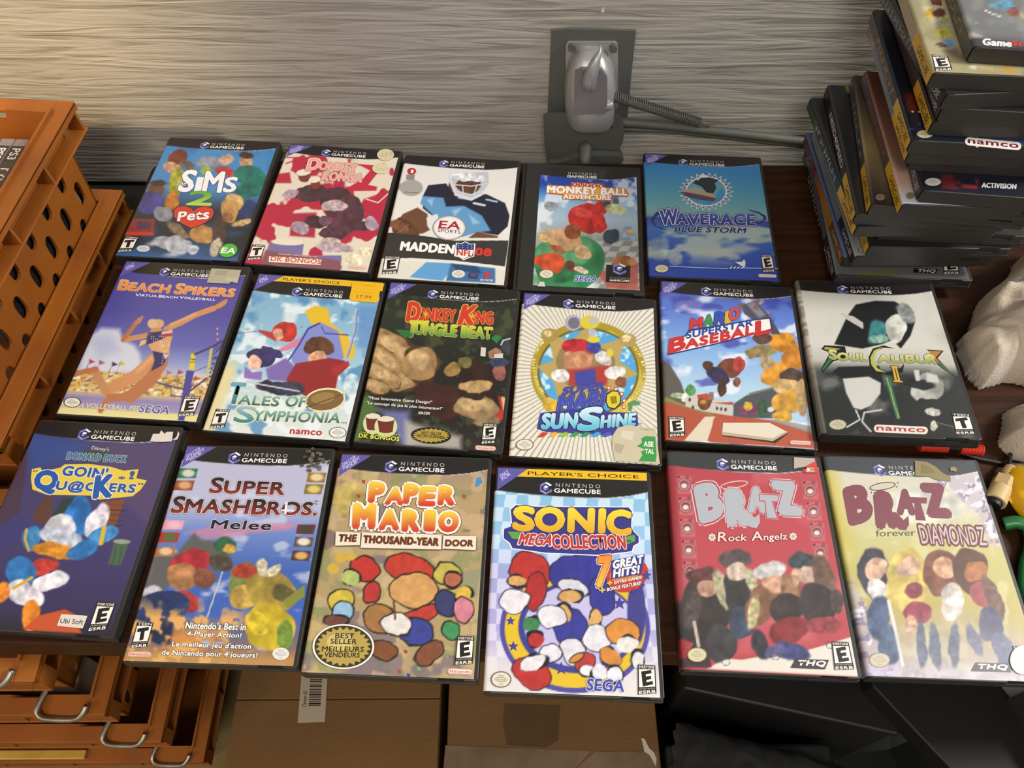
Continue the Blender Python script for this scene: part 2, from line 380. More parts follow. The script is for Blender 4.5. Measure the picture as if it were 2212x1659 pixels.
    def stamp(s, LL, v, t, lo, hi, arc, BL, BR, TL, TR, col):
            LL.z += 3e-6; u = ((v - lo) / (hi - lo)); a, d = u[:, :1], u[:, 1:]
            if arc: d = d + arc * (4 * a * (1 - a))
            xy = BL * (1 - a) * (1 - d) + BR * a * (1 - d) + TL * (1 - a) * d + TR * a * d
            if isinstance(col, tuple): cc = h2(col[0]) * (1 - np.clip(d, 0, 1)) + h2(col[1]) * np.clip(d, 0, 1)
            else: cc = np.tile(h2(col), (len(v), 1))
            LL.add(xy, t, cc, False)
    def Tuv(s, txt, u0, v0, u1, v1, hgt, c, b=0.0, out=(), L=None, slant=0.0):
        s.loc_, s.loc = s.loc, lambda p: s.uv(p[0], p[1]); s.T(txt, (u0, v0), (u1, v1), (slant, -hgt), c, b, out, 0, L); s.loc = s.loc_
    def vpu(s, pts, c, L=None): s.vp([s.uv(*p) for p in pts], c, L, True)
    def finish(s, name='cover_sheet', m='print'):
        i = np.arange(s.nx * s.ny).reshape(s.ny, s.nx); F = np.stack([i[:-1, :-1], i[:-1, 1:], i[1:, 1:], i[1:, :-1]], -1).reshape(-1, 4)
        T1 = np.concatenate([F[:, [0, 1, 2]], F[:, [0, 2, 3]]]); L = Layer(0); L.V = [s.V] + s.L.V; L.C = [s.C] + s.L.C
        n = len(s.V); L.F = [T1] + [f + n for f in s.L.F]; me = L.mesh(name)
        o = link(name, me, M[m], s.root); return o
    def sticker(s, name, fn, m='print', label=None):
        L = Layer(0.01480, 0.000006); fn(L); o = link(name, L.mesh(name), M[m], s.root)
        if label: o['label'] = label
        return o

# ---- marks shared by the covers
def cube_logo(A, cx, cy, r, L=None, au=1.0):
    """hexagonal block emblem, given in cover fractions; au = width/height ratio of the cover"""
    k = (A.x1 - A.x0) / (A.y1 - A.y0)
    def P(a, rr): return (cx + rr * math.cos(math.radians(a)), cy - rr * math.sin(math.radians(a)) * k)
    def ring(a0, a1, c):
        A.vpu([P(a0, r), P(a1, r), P(a1, r * 0.66), P(a0, r * 0.66)], c, L)
    for a0, a1, c in ((90, 150, '7f85c8'), (150, 210, '5a5fa8'), (210, 270, '8f8fd0'), (270, 330, '6f72bb'), (30, 90, 'dfe2f4')): ring(a0, a1, c)
    A.vpu([P(330, r), P(345, r * .90), P(342, r * .6), P(330, r * 0.66)], '6f72bb', L)
    q = r * 0.42
    A.vpu([P(90, q), P(150, q), (cx, cy), P(30, q)], 'f2f3fb', L); A.vpu([P(150, q), P(210, q), P(270, q), (cx, cy)], '8d90cf', L)
    A.vpu([(cx, cy), P(270, q), P(330, q), P(30, q)], '55599f', L)
def header(A, choice=False, logo=(0.345, 0.055), tri=True, two=True, tint='1c1a19', silver='c9c9cf', hexlogo=True, word=None):
    dv = 0.046 if choice else 0.0
    n = 40; us = np.linspace(0, 1, n)
    curve = lambda u: np.interp(u, [0, .15, .3, .45, .6, .75, .88, 1], [.070, .080, .087, .092, .0935, .089, .076, .055]) + dv
    m = (curve(A.U) - A.W) / 0.004 + 0.5; A.put(m, tint)
    sh = np.clip(1 - np.abs(A.W - curve(A.U)) / 0.0032, 0, 1) * np.clip((A.U - 0.18) / 0.4, 0, 1); A.put(sh, silver)
    if choice:
        A.vpu([(0.17, 0.0), (1.0, 0.0), (1.0, 0.041), (0.10, 0.041)], 'e2b31c')
        A.Tuv("PLAYER'S CHOICE" if choice is True else choice, 0.20, 0.031, 0.945 if choice is True else 0.66, 0.031, 0.019, '15120c', 0.01)
    if tri:
        A.vpu([(0, 0), (0.20, 0), (0, 0.115)], '5b55a0')
        for i, tx in enumerate(('ONLY FOR', 'SEULEMENT', 'POUR') if two else ('ONLY', 'FOR')):
            if two: a, b, h = 0.012 + [0.010, 0.010, 0.035][i], 0.075 + [0.022, 0.036, 0.015][i] * .5, 0.013
            u0, v0, u1, v1 = ([(.020, .062, .098, .013), (.022, .080, .128, .017), (.052, .078, .115, .040)] if two else [(.022, .052, .075, .021), (.035, .066, .088, .034)])[i]
            A.Tuv(tx, u0, v0, u1, v1, 0.0125 if two else 0.015, 'd9d6ee', 0.0, slant=-0.012)
    lx, ly = logo; ly += dv
    if hexlogo: cube_logo(A, lx, ly, 0.047)
    A.Tuv('N I N T E N D O', lx + 0.065, ly - 0.008, lx + 0.36, ly - 0.008, 0.019, 'b9b5b0')
    A.Tuv('GAMECUBE', lx + 0.055, ly + 0.021, lx + 0.362, ly + 0.021, 0.021, 'f4f1ea', 0.022)
def bil(q, u, v):
    (a, b), (c, d), (e, f), (g, h) = q
    return ((a * (1 - u) + c * u) * (1 - v) + (g * (1 - u) + e * u) * v, (b * (1 - u) + d * u) * (1 - v) + (f * (1 - u) + h * u) * v)
def esrb(A, q, letter, topw, L=None, cap=None):
    """rating box; q = its four corners TL TR BR BL"""
    B = lambda u, v: bil(q, u, v); R = lambda u0, v0, u1, v1, c: A.vp([B(u0, v0), B(u1, v0), B(u1, v1), B(u0, v1)], c, L)
    def TT(t, u0, u1, v1, h, c, b=0.0):
        p, r, up = B(u0, v1), B(u1, v1), B(u0, v1 - h); A.T(t, p, r, (up[0] - p[0], up[1] - p[1]), c, b, L=L)
    R(0, 0, 1, 1, '141210'); R(0.06, 0.15, 0.94, 0.76, 'eee8dc')
    TT(topw, 0.06, 0.94, 0.12, 0.09, 'efe9dd', 0.01); TT('ESRB', 0.06, 0.94, 0.985, 0.10, 'efe9dd', 0.03)
    TT('CONTENT RATED BY', 0.06, 0.94, 0.845, 0.05, 'b9b4aa')
    ca, sa = math.cos(math.radians(9)), math.sin(math.radians(9))
    def Q(x, y): return B(0.5 + x * ca + y * sa * .7, 0.455 + (-x * sa + y * ca) * 0.72)
    if letter == 'T':
        for p in ([(-.34, -.33), (.34, -.33), (.34, -.13), (-.34, -.13)], [(-.12, -.15), (.12, -.15), (.12, .36), (-.12, .36)]): A.vp([Q(*a) for a in p], '16130f', L)
    else:
        for p in ([(-.28, -.36), (-.04, -.36), (-.04, .36), (-.28, .36)], [(-.06, -.36), (.30, -.36), (.30, -.19), (-.06, -.19)], [(-.06, -.08), (.24, -.08), (.24, .09), (-.06, .09)], [(-.06, .19), (.30, .19), (.30, .36), (-.06, .36)]): A.vp([Q(*a) for a in p], '16130f', L)
def seal(A, cx, cy, rx, ry, c='e6dfca', edge='4a4438', rot=4, L=None, gear=True):
    if gear:
        n = 40; A.vp([(cx + rx * (1.10 if i % 2 else 1.0) * math.cos(2 * math.pi * i / n), cy + ry * (1.10 if i % 2 else 1.0) * math.sin(2 * math.pi * i / n)) for i in range(n)], edge, L)
    A.ve(cx, cy, rx * 0.93, ry * 0.93, c, L=L); A.ve(cx, cy, rx * 0.66, ry * 0.30, edge, rot, L=L); A.ve(cx, cy, rx * 0.62, ry * 0.24, c, rot, L=L)
    A.T('Nintendo', (cx - rx * .5, cy + ry * .10), (cx + rx * .5, cy + ry * .16), (0, -ry * .26), edge, L=L)
    A.T('Official', (cx - rx * .32, cy - ry * .42), (cx + rx * .32, cy - ry * .38), (0, -ry * .22), edge, L=L); A.T('Seal', (cx - rx * .2, cy + ry * .66), (cx + rx * .2, cy + ry * .7), (0, -ry * .22), edge, L=L)
def capsule(A, p0, p1, h, txt, fg, bg='efe9dc', ring=True, b=0.015, L=None):
    """rounded lozenge with a word in it, between left and right centre points"""
    (x0, y0), (x1, y1) = p0, p1; dx, dy = x1 - x0, y1 - y0; n = math.hypot(dx, dy); ux, uy = dx / n, dy / n
    def pts(r):
        out = []
        for cx, cy, a0 in ((x1 - ux * h, y1 - uy * h, -90), (x0 + ux * h, y0 + uy * h, 90)):
            for k in range(9):
                a = math.radians(a0 + k * 22.5); ex, ey = math.cos(a) * r, math.sin(a) * r; out.append((cx + ex * ux - ey * uy, cy + ex * uy + ey * ux))
        return out
    A.vp(pts(h), bg, L)
    if ring: A.vp(pts(h * .88), fg, L); A.vp(pts(h * .74), bg, L)
    m = h * 0.75; A.T(txt, (x0 + ux * m, y0 + uy * m + h * .45), (x1 - ux * m, y1 - uy * m + h * .45), (0, -h * 0.9), fg, b, L=L)
def star(cx, cy, r, n=5, r2=0.45, rot=-90, sy=1.0): return [(cx + (r if i % 2 == 0 else r * r2) * math.cos(math.radians(rot + 180 * i / n)), cy + sy * (r if i % 2 == 0 else r * r2) * math.sin(math.radians(rot + 180 * i / n))) for i in range(2 * n)]
# ================================================================ the seventeen cases laid out in three rows
def laid(name, x, y, yaw, label, z=0.0, rot=None, **kw):
    r = empty('game_case', (x, y, z), math.radians(yaw), label, 'video game case', 'video game cases laid out in rows', rot)
    case_body(r); return r, Art(r, **kw)

def cover_sims():
    r, A = laid('s', -0.3444, 0.6664, -4.17, 'blue game case with red heart and round green mark, at the back left corner')
    A.crop(230, 280, 5.53); k = .45
    A.grad([(0, '3f86bd'), (.45, '4b86bd'), (.62, '27313f'), (.9, '20242e'), (1, '3a6096')])
    A.speck('2c5e94', 260, .52, 3, .6, .2)
    # plain soft colour areas standing in for the cast of the cover picture
    for e in ((860, 330, 110, 90, '7a3420', -30), (780, 450, 110, 60, 'c99873', 10), (830, 620, 90, 160, 'a9a32a', 8), (960, 430, 90, 60, '6b5a4c', 20), (1210, 380, 130, 70, '8b8c92', -5), (1190, 490, 60, 60, '93a53a', 0),
              (1430, 360, 90, 70, 'c5997c', 0), (1400, 500, 120, 70, 'c23a2c', 10), (1670, 380, 75, 90, 'c0906a', 0), (1670, 310, 85, 40, '43281c', 4), (1740, 560, 220, 140, '1f6a58', 10), (1700, 720, 170, 100, '20695a', 0),
              (600, 700, 90, 90, '6c4a38', 0), (620, 640, 100, 36, '3a2a26', 0), (530, 890, 160, 130, '433f86', 0), (790, 850, 80, 110, 'c3742c', 20), (680, 1010, 110, 90, '8a8a92', 0),
              (1700, 1000, 120, 170, '28345e', 0), (1520, 870, 130, 100, 'cfa766', -30), (1470, 980, 110, 130, 'b98a50', 0), (1620, 1110, 130, 36, 'd2ad70', -14), (1150, 1250, 150, 110, 'b98548', -20), (860, 1200, 160, 55, '8f7658', 35),
              (1340, 1220, 80, 190, '4a3a34', 8), (1310, 1400, 60, 110, 'c9b79a', 20), (1440, 1050, 60, 50, '8a5d3a', 0), (700, 1350, 150, 80, '9fa0a8', 8), (850, 1380, 170, 95, 'b9bac0', 6), (1030, 1440, 60, 60, 'c3c3c8', 0), (560, 1360, 70, 25, 'c9cad0', -8), (800, 1490, 80, 20, 'd5d5d8', -5)):
        A.ell(e[0], e[1], e[2], e[3], e[4], e[5], 40, .92)
    A.poly([(330, 1060), (580, 1070), (560, 1250), (215, 1240)], 'a3302a', 14, .8); A.poly([(210, 1215), (560, 1225), (560, 1262), (200, 1262)], 'c43626', 8)
    A.poly([(370, 1090), (530, 1100), (520, 1190), (360, 1190)], '3c3350', 14, .8)
    header(A, tri=False)
    O = ((.045, '1d2a55'),)
    A.T('The', (822, 668), (945, 668), (22, -50), 'eef0f2', .01, O)
    A.T('S', (855, 735), (1010, 740), (80, -250), 'f1f1f1', .03, O); A.T('I', (1062, 735), (1120, 738), (38, -160), 'f1f1f1', .05, O)
    A.T('M', (1150, 738), (1360, 745), (50, -235), 'f1f1f1', .03, O); A.T('S', (1395, 745), (1530, 740), (40, -170), 'f1f1f1', .035, O)
    A.T('2', (955, 895), (1240, 905), (60, -160), ('b6d45a', '5aa03c'), .04, O)
    h = [(1005, 1175), (880, 1110), (810, 1040), (805, 970), (850, 925), (930, 915), (1000, 935), (1045, 975), (1090, 935), (1180, 918), (1260, 940), (1285, 990), (1260, 1050), (1180, 1110), (1080, 1155)]
    A.vp([(1045 + (x - 1045) * 1.05, 1045 + (y - 1045) * 1.06) for x, y in h], '262430'); A.vp(h, 'cf3a2c')
    A.T('Pets', (850, 1095), (1215, 1065), (20, -110), 'f4efe6', .03, ((.06, '7e1f1a'),))
    esrb(A, [(225, 1272), (385, 1285), (305, 1465), (130, 1455)], 'T', 'TEEN')
    seal(A, 440, 1422, 84, 42, 'd9d7cf', '6a655c', gear=False)
    A.ve(1455, 1445, 118, 86, '22331f', -14); A.ve(1455, 1445, 110, 78, '4fae3e', -14); A.T('EA', (1365, 1472), (1530, 1482), (25, -62), 'f1f4ea', .03)
    A.finish()

def cover_konga():
    r, A = laid('k', -0.2029, 0.6515, -6.14, 'red and cream game case with two round price stickers at its top right')
    A.crop(510, 295, 5.184)
    A.fill('ddd3bd'); A.speck('b32a42', 190, .53, 11, 1, .05); A.grad([(0, 'b32a42'), (.05, 'b32a42')], m=np.clip((A.W - .88) / .1, 0, 1) * np.clip((.25 - A.U) / .05, 0, 1))
    A.poly([(1310, 300), (1540, 320), (1590, 400), (1480, 540), (1580, 560), (1570, 605), (1310, 610), (1270, 560), (1420, 470), (1500, 380), (1400, 330)], 'bd2b43', 8)
    A.poly([(440, 420), (600, 400), (620, 520), (430, 520)], 'b32a42', 20); A.poly([(1430, 700), (1720, 600), (1610, 1020), (1330, 860)], 'b42a43', 20); A.poly([(620, 860), (900, 850), (880, 1130), (600, 1110)], 'a82c44', 25)
    A.stroke([(560, 230), (740, 240), (560, 300)], 14, 'b32a42', 5); A.stroke([(1460, 700), (1590, 740), (1700, 640)], 12, 'e6dcc6', 5); A.stroke([(1380, 760), (1440, 860), (1400, 900)], 12, 'e6dcc6', 5)
    # plain dark shape instead of the character
    for e in ((1120, 720, 160, 190, '4a3036', 0), (850, 630, 210, 90, '4d333a', -4), (1260, 850, 160, 190, '573640', 20), (1180, 1000, 190, 150, '5a3843', -30), (880, 960, 130, 70, '4a3036', 10), (1420, 1000, 110, 60, '4d333a', -10), (1090, 1080, 160, 70, '55343d', 0)):
        A.ell(*e[:5], rot=e[5], soft=14)
    for e in ((1100, 770, 150, 60, 'b6a0a0', 0), (610, 640, 90, 50, 'b3a0a6', -20), (720, 1020, 100, 70, 'a996a2', 10), (1510, 970, 80, 80, 'ab98a4', 0), (1060, 1190, 120, 60, 'c3ae9f', 0), (1100, 1240, 210, 60, 'b4a1a4', 8), (1000, 940, 70, 60, '6d5260', 0)):
        A.ell(*e[:5], rot=e[5], soft=16)
    A.poly([(375, 1180), (760, 1190), (740, 1330), (1180, 1330), (1170, 1490), (285, 1420)], '7a6f9c', 12); A.poly([(330, 1270), (1170, 1390), (1165, 1500), (285, 1430)], '84545c', 12)
    A.ell(580, 1180, 190, 36, 'e3d9c4', 2, 6); A.ell(1300, 1390, 110, 80, 'ddd3b4', 0, 10); A.ell(1440, 1290, 80, 50, 'ddd3b4', 0, 10)
    for cx, cy, rr in ((755, 400, 85), (880, 480, 68)): A.ell(cx + 10, cy + 55, rr * .8, 55, '7b3a34', 0, 6); A.ell(cx, cy, rr, 36, 'e8dcc6', -8, 5)
    header(A, silver='e8e0d0')
    O = ((.085, '5a2320'), (.06, 'f0d8cc'))
    A.T('D', (790, 375), (920, 365), (35, -125), 'e8a293', .03, O); A.T('ONKEY', (925, 368), (1340, 400), (20, -90), 'e8a293', .04, O)
    A.T('KONGA', (960, 490), (1400, 510), (25, -95), 'e8a293', .04, O)
    A.vp(star(1340, 275, 42, sy=.8), 'd8cfa0')
    A.T('Compatible with/Compatible with', (470, 1325), (905, 1362), (8, -22), 'c2483f', 0, ((.05, 'ecd8c2'),))
    A.vp([(365, 1405), (370, 1340), (960, 1375), (945, 1440)], 'ead9c4'); A.T('DK BONGOS', (385, 1392), (945, 1428), (12, -50), 'c2483f', .02)
    esrb(A, [(185, 1205), (330, 1215), (275, 1385), (125, 1375)], 'T', 'TEEN'); capsule(A, (1255, 1462), (1455, 1472), 20, 'Nintendo', 'c23a3a', 'ead9c4')
    A.finish()
    A.sticker('sticker', lambda L: (A.ve(1675, 210, 95, 66, 'cfc59c', L=L), A.T('359', (1610, 235), (1745, 225), (10, -45), 'b3a984', 0, L=L)), label='round cream price sticker with faint pen figures')
    A.sticker('sticker', lambda L: (A.ve(1618, 362, 92, 60, 'd5cca2', L=L), A.T('~8', (1560, 380), (1690, 388), (10, -30), 'b8ae88', 0, L=L)), label='round pale yellow sticker')

def cover_madden():
    r, A = laid('m', -0.0633, 0.6318, -5.08, 'white game case with a football player in light blue')
    A.crop(790, 315, 5.183)
    A.grad([(0, 'd9d6cf'), (.5, 'e2dfd6'), (1, 'd9d6c6')])
    # a plain player figure: pads, jersey, arms, ball and helmet without a face
    sk, nv, lb = '6b4630', '1d2031', '5f95bf'
    A.ell(1130, 450, 190, 130, '5a3a2a', 0, 12); A.poly([(640, 560), (700, 440), (900, 420), (1000, 560), (1350, 540), (1560, 640), (1610, 780), (1590, 900), (1480, 1000), (900, 900), (640, 700)], nv, 10)
    A.poly([(640, 560), (870, 580), (900, 680), (1100, 670), (1300, 780), (1400, 950), (1250, 970), (1080, 1020), (760, 900), (740, 760), (610, 640)], lb, 16)
    for q in ([(680, 600), (760, 590), (740, 680)], [(960, 720), (1080, 690), (1000, 790)], [(1150, 760), (1280, 860), (1200, 880)]): A.poly(q, '9ac4df', 22, .8)
    A.poly([(580, 690), (690, 760), (720, 940), (560, 1020), (330, 870), (420, 760)], sk, 14); A.ell(420, 940, 160, 120, '5d3b26', 35, 14); A.ell(380, 900, 110, 60, '7b4d33', 30, 30); A.stroke([(330, 1000), (480, 880)], 10, '8d6a4a', 6)
    A.poly([(1160, 1020), (1250, 960), (1480, 1010), (1480, 1040), (1150, 1040)], sk, 10)
    A.poly([(940, 300), (1370, 290), (1380, 420), (1270, 560), (1180, 610), (1040, 590), (990, 520), (930, 380)], 'b9bcc2', 10); A.ell(1150, 440, 140, 95, '5b3b2b', 0, 16); A.ell(1140, 345, 210, 50, 'd7dade', 4, 14)
    for p in ([(960, 430), (1180, 450), (1370, 420)], [(980, 500), (1180, 545), (1320, 500)], [(1085, 450), (1095, 560)], [(1240, 450), (1210, 550)]): A.stroke(p, 13, 'c8ccd2', 5)
    A.stroke([(930, 350), (1010, 540), (1180, 600), (1300, 540)], 30, 'd0d3d8', 6)
    A.ell(510, 470, 130, 92, 'a29f99', 0, 8); A.poly([(455, 320), (550, 320), (545, 380), (450, 378)], '86837d', 4)
    A.stroke([(1210, 640), (1330, 665)], 26, 'c3c9d4', 5); A.stroke([(1350, 600), (1470, 625)], 20, '9fb7d1', 5)
    A.poly([(680, 800), (800, 760), (830, 850), (740, 960), (690, 900)], 'dcdcd8', 10)
    A.poly([(240, 968), (700, 1010), (1000, 1060), (1600, 1058), (1560, 1350), (1400, 1330), (1000, 1285), (500, 1255), (180, 1260)], '34322f', 4)
    A.poly([(180, 1262), (500, 1257), (1000, 1287), (1560, 1354), (1560, 1395), (1000, 1310), (500, 1290), (175, 1300)], 'e3e0d6', 3)
    A.poly([(600, 1000), (1000, 1060), (1600, 1058), (1600, 1030), (1100, 1030), (600, 980)], 'dfdcd2', 5)
    A.poly([(680, 1300), (950, 1315), (950, 1400), (860, 1510), (490, 1470)], '5f9dcc', 10); A.poly([(950, 1315), (1450, 1370), (1450, 1535), (900, 1510)], '3c6c9f', 16); A.poly([(960, 1320), (1250, 1350), (1300, 1430), (1010, 1390)], '26456b', 20)
    header(A, tri=False)
    A.ve(935, 918, 190, 140, '8f8d8b'); A.ve(935, 918, 176, 128, 'd9d6cf'); A.ve(935, 918, 160, 114, 'e8e5de')
    A.T('EA', (815, 920), (1050, 935), (20, -82), 'a3262b', .03); A.T('SPORTS', (805, 962), (1058, 985), (5, -36), '2c3c76', .01)
    A.T('MADDEN', (388, 1165), (975, 1205), (18, -92), 'f1efe9', .05)
    sh = [(1010, 1085), (1070, 1092), (1115, 1068), (1170, 1098), (1230, 1092), (1215, 1240), (1160, 1255), (1095, 1282), (1050, 1250), (988, 1235)]
    A.vp(sh, 'e8e5de'); cx, cy = 1108, 1172; A.vp([(cx + (x - cx) * .88, cy + (y - cy) * .9) for x, y in sh], '2d3c78'); A.vp([(1010, 1160), (1205, 1168), (1190, 1232), (1150, 1242), (1095, 1265), (1055, 1240), (1003, 1228)], 'ece8e0')
    for i in range(4):
        for j in range(2): A.ve(1040 + i * 45 + (12 if i > 1 else 0), 1115 + j * 24 + i * 2, 5, 5, 'e8e5de', n=8)
    A.T('NFL', (1018, 1222), (1190, 1240), (6, -62), 'c23420', .03)
    A.T('08', (1225, 1222), (1400, 1235), (8, -78), 'c8362a', .06)
    A.ve(515, 285, 50, 38, 'b02a2e'); A.T('1', (505, 303), (530, 305), (5, -34), 'efe9e0', .03)
    A.T('~9', (440, 524), (592, 530), (2, -10), '2a2826', .02)
    esrb(A, [(215, 1232), (392, 1240), (352, 1438), (178, 1428)], 'E', 'EVERYONE'); seal(A, 1038, 1435, 80, 48, 'dcd8c4', '7a7568', gear=False)
    A.vp([(1150, 1430), (1210, 1410), (1262, 1436), (1250, 1490), (1150, 1480)], '5a2c3a'); A.ve(1208, 1445, 36, 22, '36588f'); A.T('NFL PLAYERS', (1282, 1512), (1425, 1520), (3, -22), 'e6e2da', .02)
    A.vp(star(1358, 1445, 42, 8, .7), 'c33a34')
    A.finish()

def cover_monkey():
    r, A = laid('b', 0.0747, 0.6175, -4.16, 'game case with wide bare black margin left of its smaller blue and green cover', x0=-0.0465, x1=0.0625, y0=-0.0885, y1=0.0885, wrap=False)
    A.crop(1110, 335, 5.183)
    A.grad([(0, '20388a'), (.16, '24469c'), (.24, '4b86c0'), (.32, '8fb3cf'), (.45, 'a7bccb'), (.6, '9aa39a'), (1, '8c9a86')])
    A.speck('e4ebee', 150, .58, 21, .8, .12)
    n = ((np.floor(A.X / 110 + A.Y / 200) + np.floor(A.Y / 60)) % 2); A.put(n * np.clip((A.X - 880) / 60, 0, 1) * np.clip((A.Y - 900) / 80, 0, 1) * .8, 'b9b9b6')
    A.put((1 - n) * np.clip((A.X - 880) / 60, 0, 1) * np.clip((A.Y - 900) / 80, 0, 1) * .8, '83807c')
    A.ell(620, 1180, 400, 330, '2f7a4c', 0, 14); A.speck('68a86c', 90, .55, 5, .6, .1, (1, 1)) if False else None
    A.ell(560, 1060, 330, 190, '6fae7a', -10, 120, .7); A.ell(470, 1330, 200, 120, '2c6b3e', 0, 60)
    A.ell(800, 700, 230, 150, 'b62a26', 20, 10); A.ell(960, 600, 90, 80, 'b93029', 0, 10); A.ell(960, 790, 90, 80, 'bb2d28', 0, 14); A.ell(760, 640, 120, 50, 'd0584c', 15, 60, .6)
    A.ell(580, 960, 180, 130, 'c39a6e', 20, 14); A.ell(650, 850, 90, 90, '8a4a2c', 0, 14); A.ell(345, 900, 80, 66, 'd0ae78', 0, 10); A.ell(770, 1100, 98, 74, 'cba878', 20, 10); A.ell(480, 1050, 100, 40, '96583a', 20, 30)
    A.ell(400, 1200, 180, 110, 'c9502c', 10, 14); A.ell(640, 1240, 60, 60, '6a3a2c', 40, 12); A.ell(760, 1290, 90, 34, 'dcc3a6', 20, 10)
    A.ell(425, 570, 80, 62, '8e9396', 0, 10); A.ell(1050, 550, 50, 44, '3e4650', 0, 10); A.ell(1140, 520, 36, 40, '5a6268', 0, 8); A.ell(1140, 610, 110, 60, 'd3cf8c', 10, 50, .8)
    A.ell(1100, 900, 100, 80, '2a3248', 0, 40, .9); A.ell(1290, 880, 90, 84, '86a4cc', 0, 12, .8); A.ell(1300, 870, 50, 36, 'b79a7c', 10, 20)
    A.ell(1210, 1210, 110, 90, '9c6238', 0, 14); A.ell(1330, 1200, 44, 44, 'b98554', 0, 8); A.poly([(1000, 1300), (1390, 1220), (1390, 1510), (1060, 1490), (940, 1340)], 'a8483c', 30, .8)
    A.poly([(225, 1340), (470, 1340), (430, 1490), (220, 1450)], '3c8a50', 40, .6)
    header(A, tri=False, hexlogo=False, logo=(0.225, 0.062), tint='272624')
    A.vp([(640, 300), (1010, 320), (1025, 360), (1250, 375), (1290, 440), (1270, 470), (1110, 462), (1090, 520), (540, 495), (545, 450), (370, 430), (360, 400), (385, 330), (640, 345)], 'b9482c')
    A.vp([(648, 306), (1000, 326), (1018, 366), (1240, 382), (1280, 440), (1262, 460), (1100, 450), (1078, 508), (552, 484), (558, 440), (382, 420), (376, 396), (395, 338), (648, 353)], 'e8a838')
    for i, ch in enumerate('SUPER'): A.ve(680 + i * 75, 328 + i * 5, 34, 24, 'a5382a'); A.T(ch, (665 + i * 75, 340 + i * 5), (696 + i * 75, 341 + i * 5), (1, -24), 'f0dfc0', .03)
    A.T('MONKEY BALL', (375, 418), (1265, 450), (5, -72), 'f4efe4', .06, ((.10, 'b04428'),)); A.T('ADVENTURE', (552, 488), (1085, 502), (3, -48), 'f2ede2', .05, ((.09, 'b04428'),))
    A.vp([(1035, 1228), (1305, 1240), (1300, 1432), (1030, 1422)], '1b1a19')
    kx = lambda px: (px - 222) / (1385 - 222)
    cube_logo(A, 0.815, 0.845, 0.075); A.Tuv('N I N T E N D O', .725, .922, .905, .922, .012, 'a8a39c'); A.Tuv('GAMECUBE', .72, .942, .905, .942, .014, 'f0ece4', .02)
    seal(A, 365, 1332, 78, 48, 'dcd6c2', '8c7a54')
    A.T('SEGA', (680, 1412), (930, 1420), (10, -62), '2c4fa0', .02, ((.07, 'e3e6ea'),))
    A.finish()
    A.sticker('sticker', lambda L: A.vp([(290, 1425), (340, 1425), (352, 1478), (264, 1474)], 'c9c5bc', L), label='scrap of white paper at the lower edge')

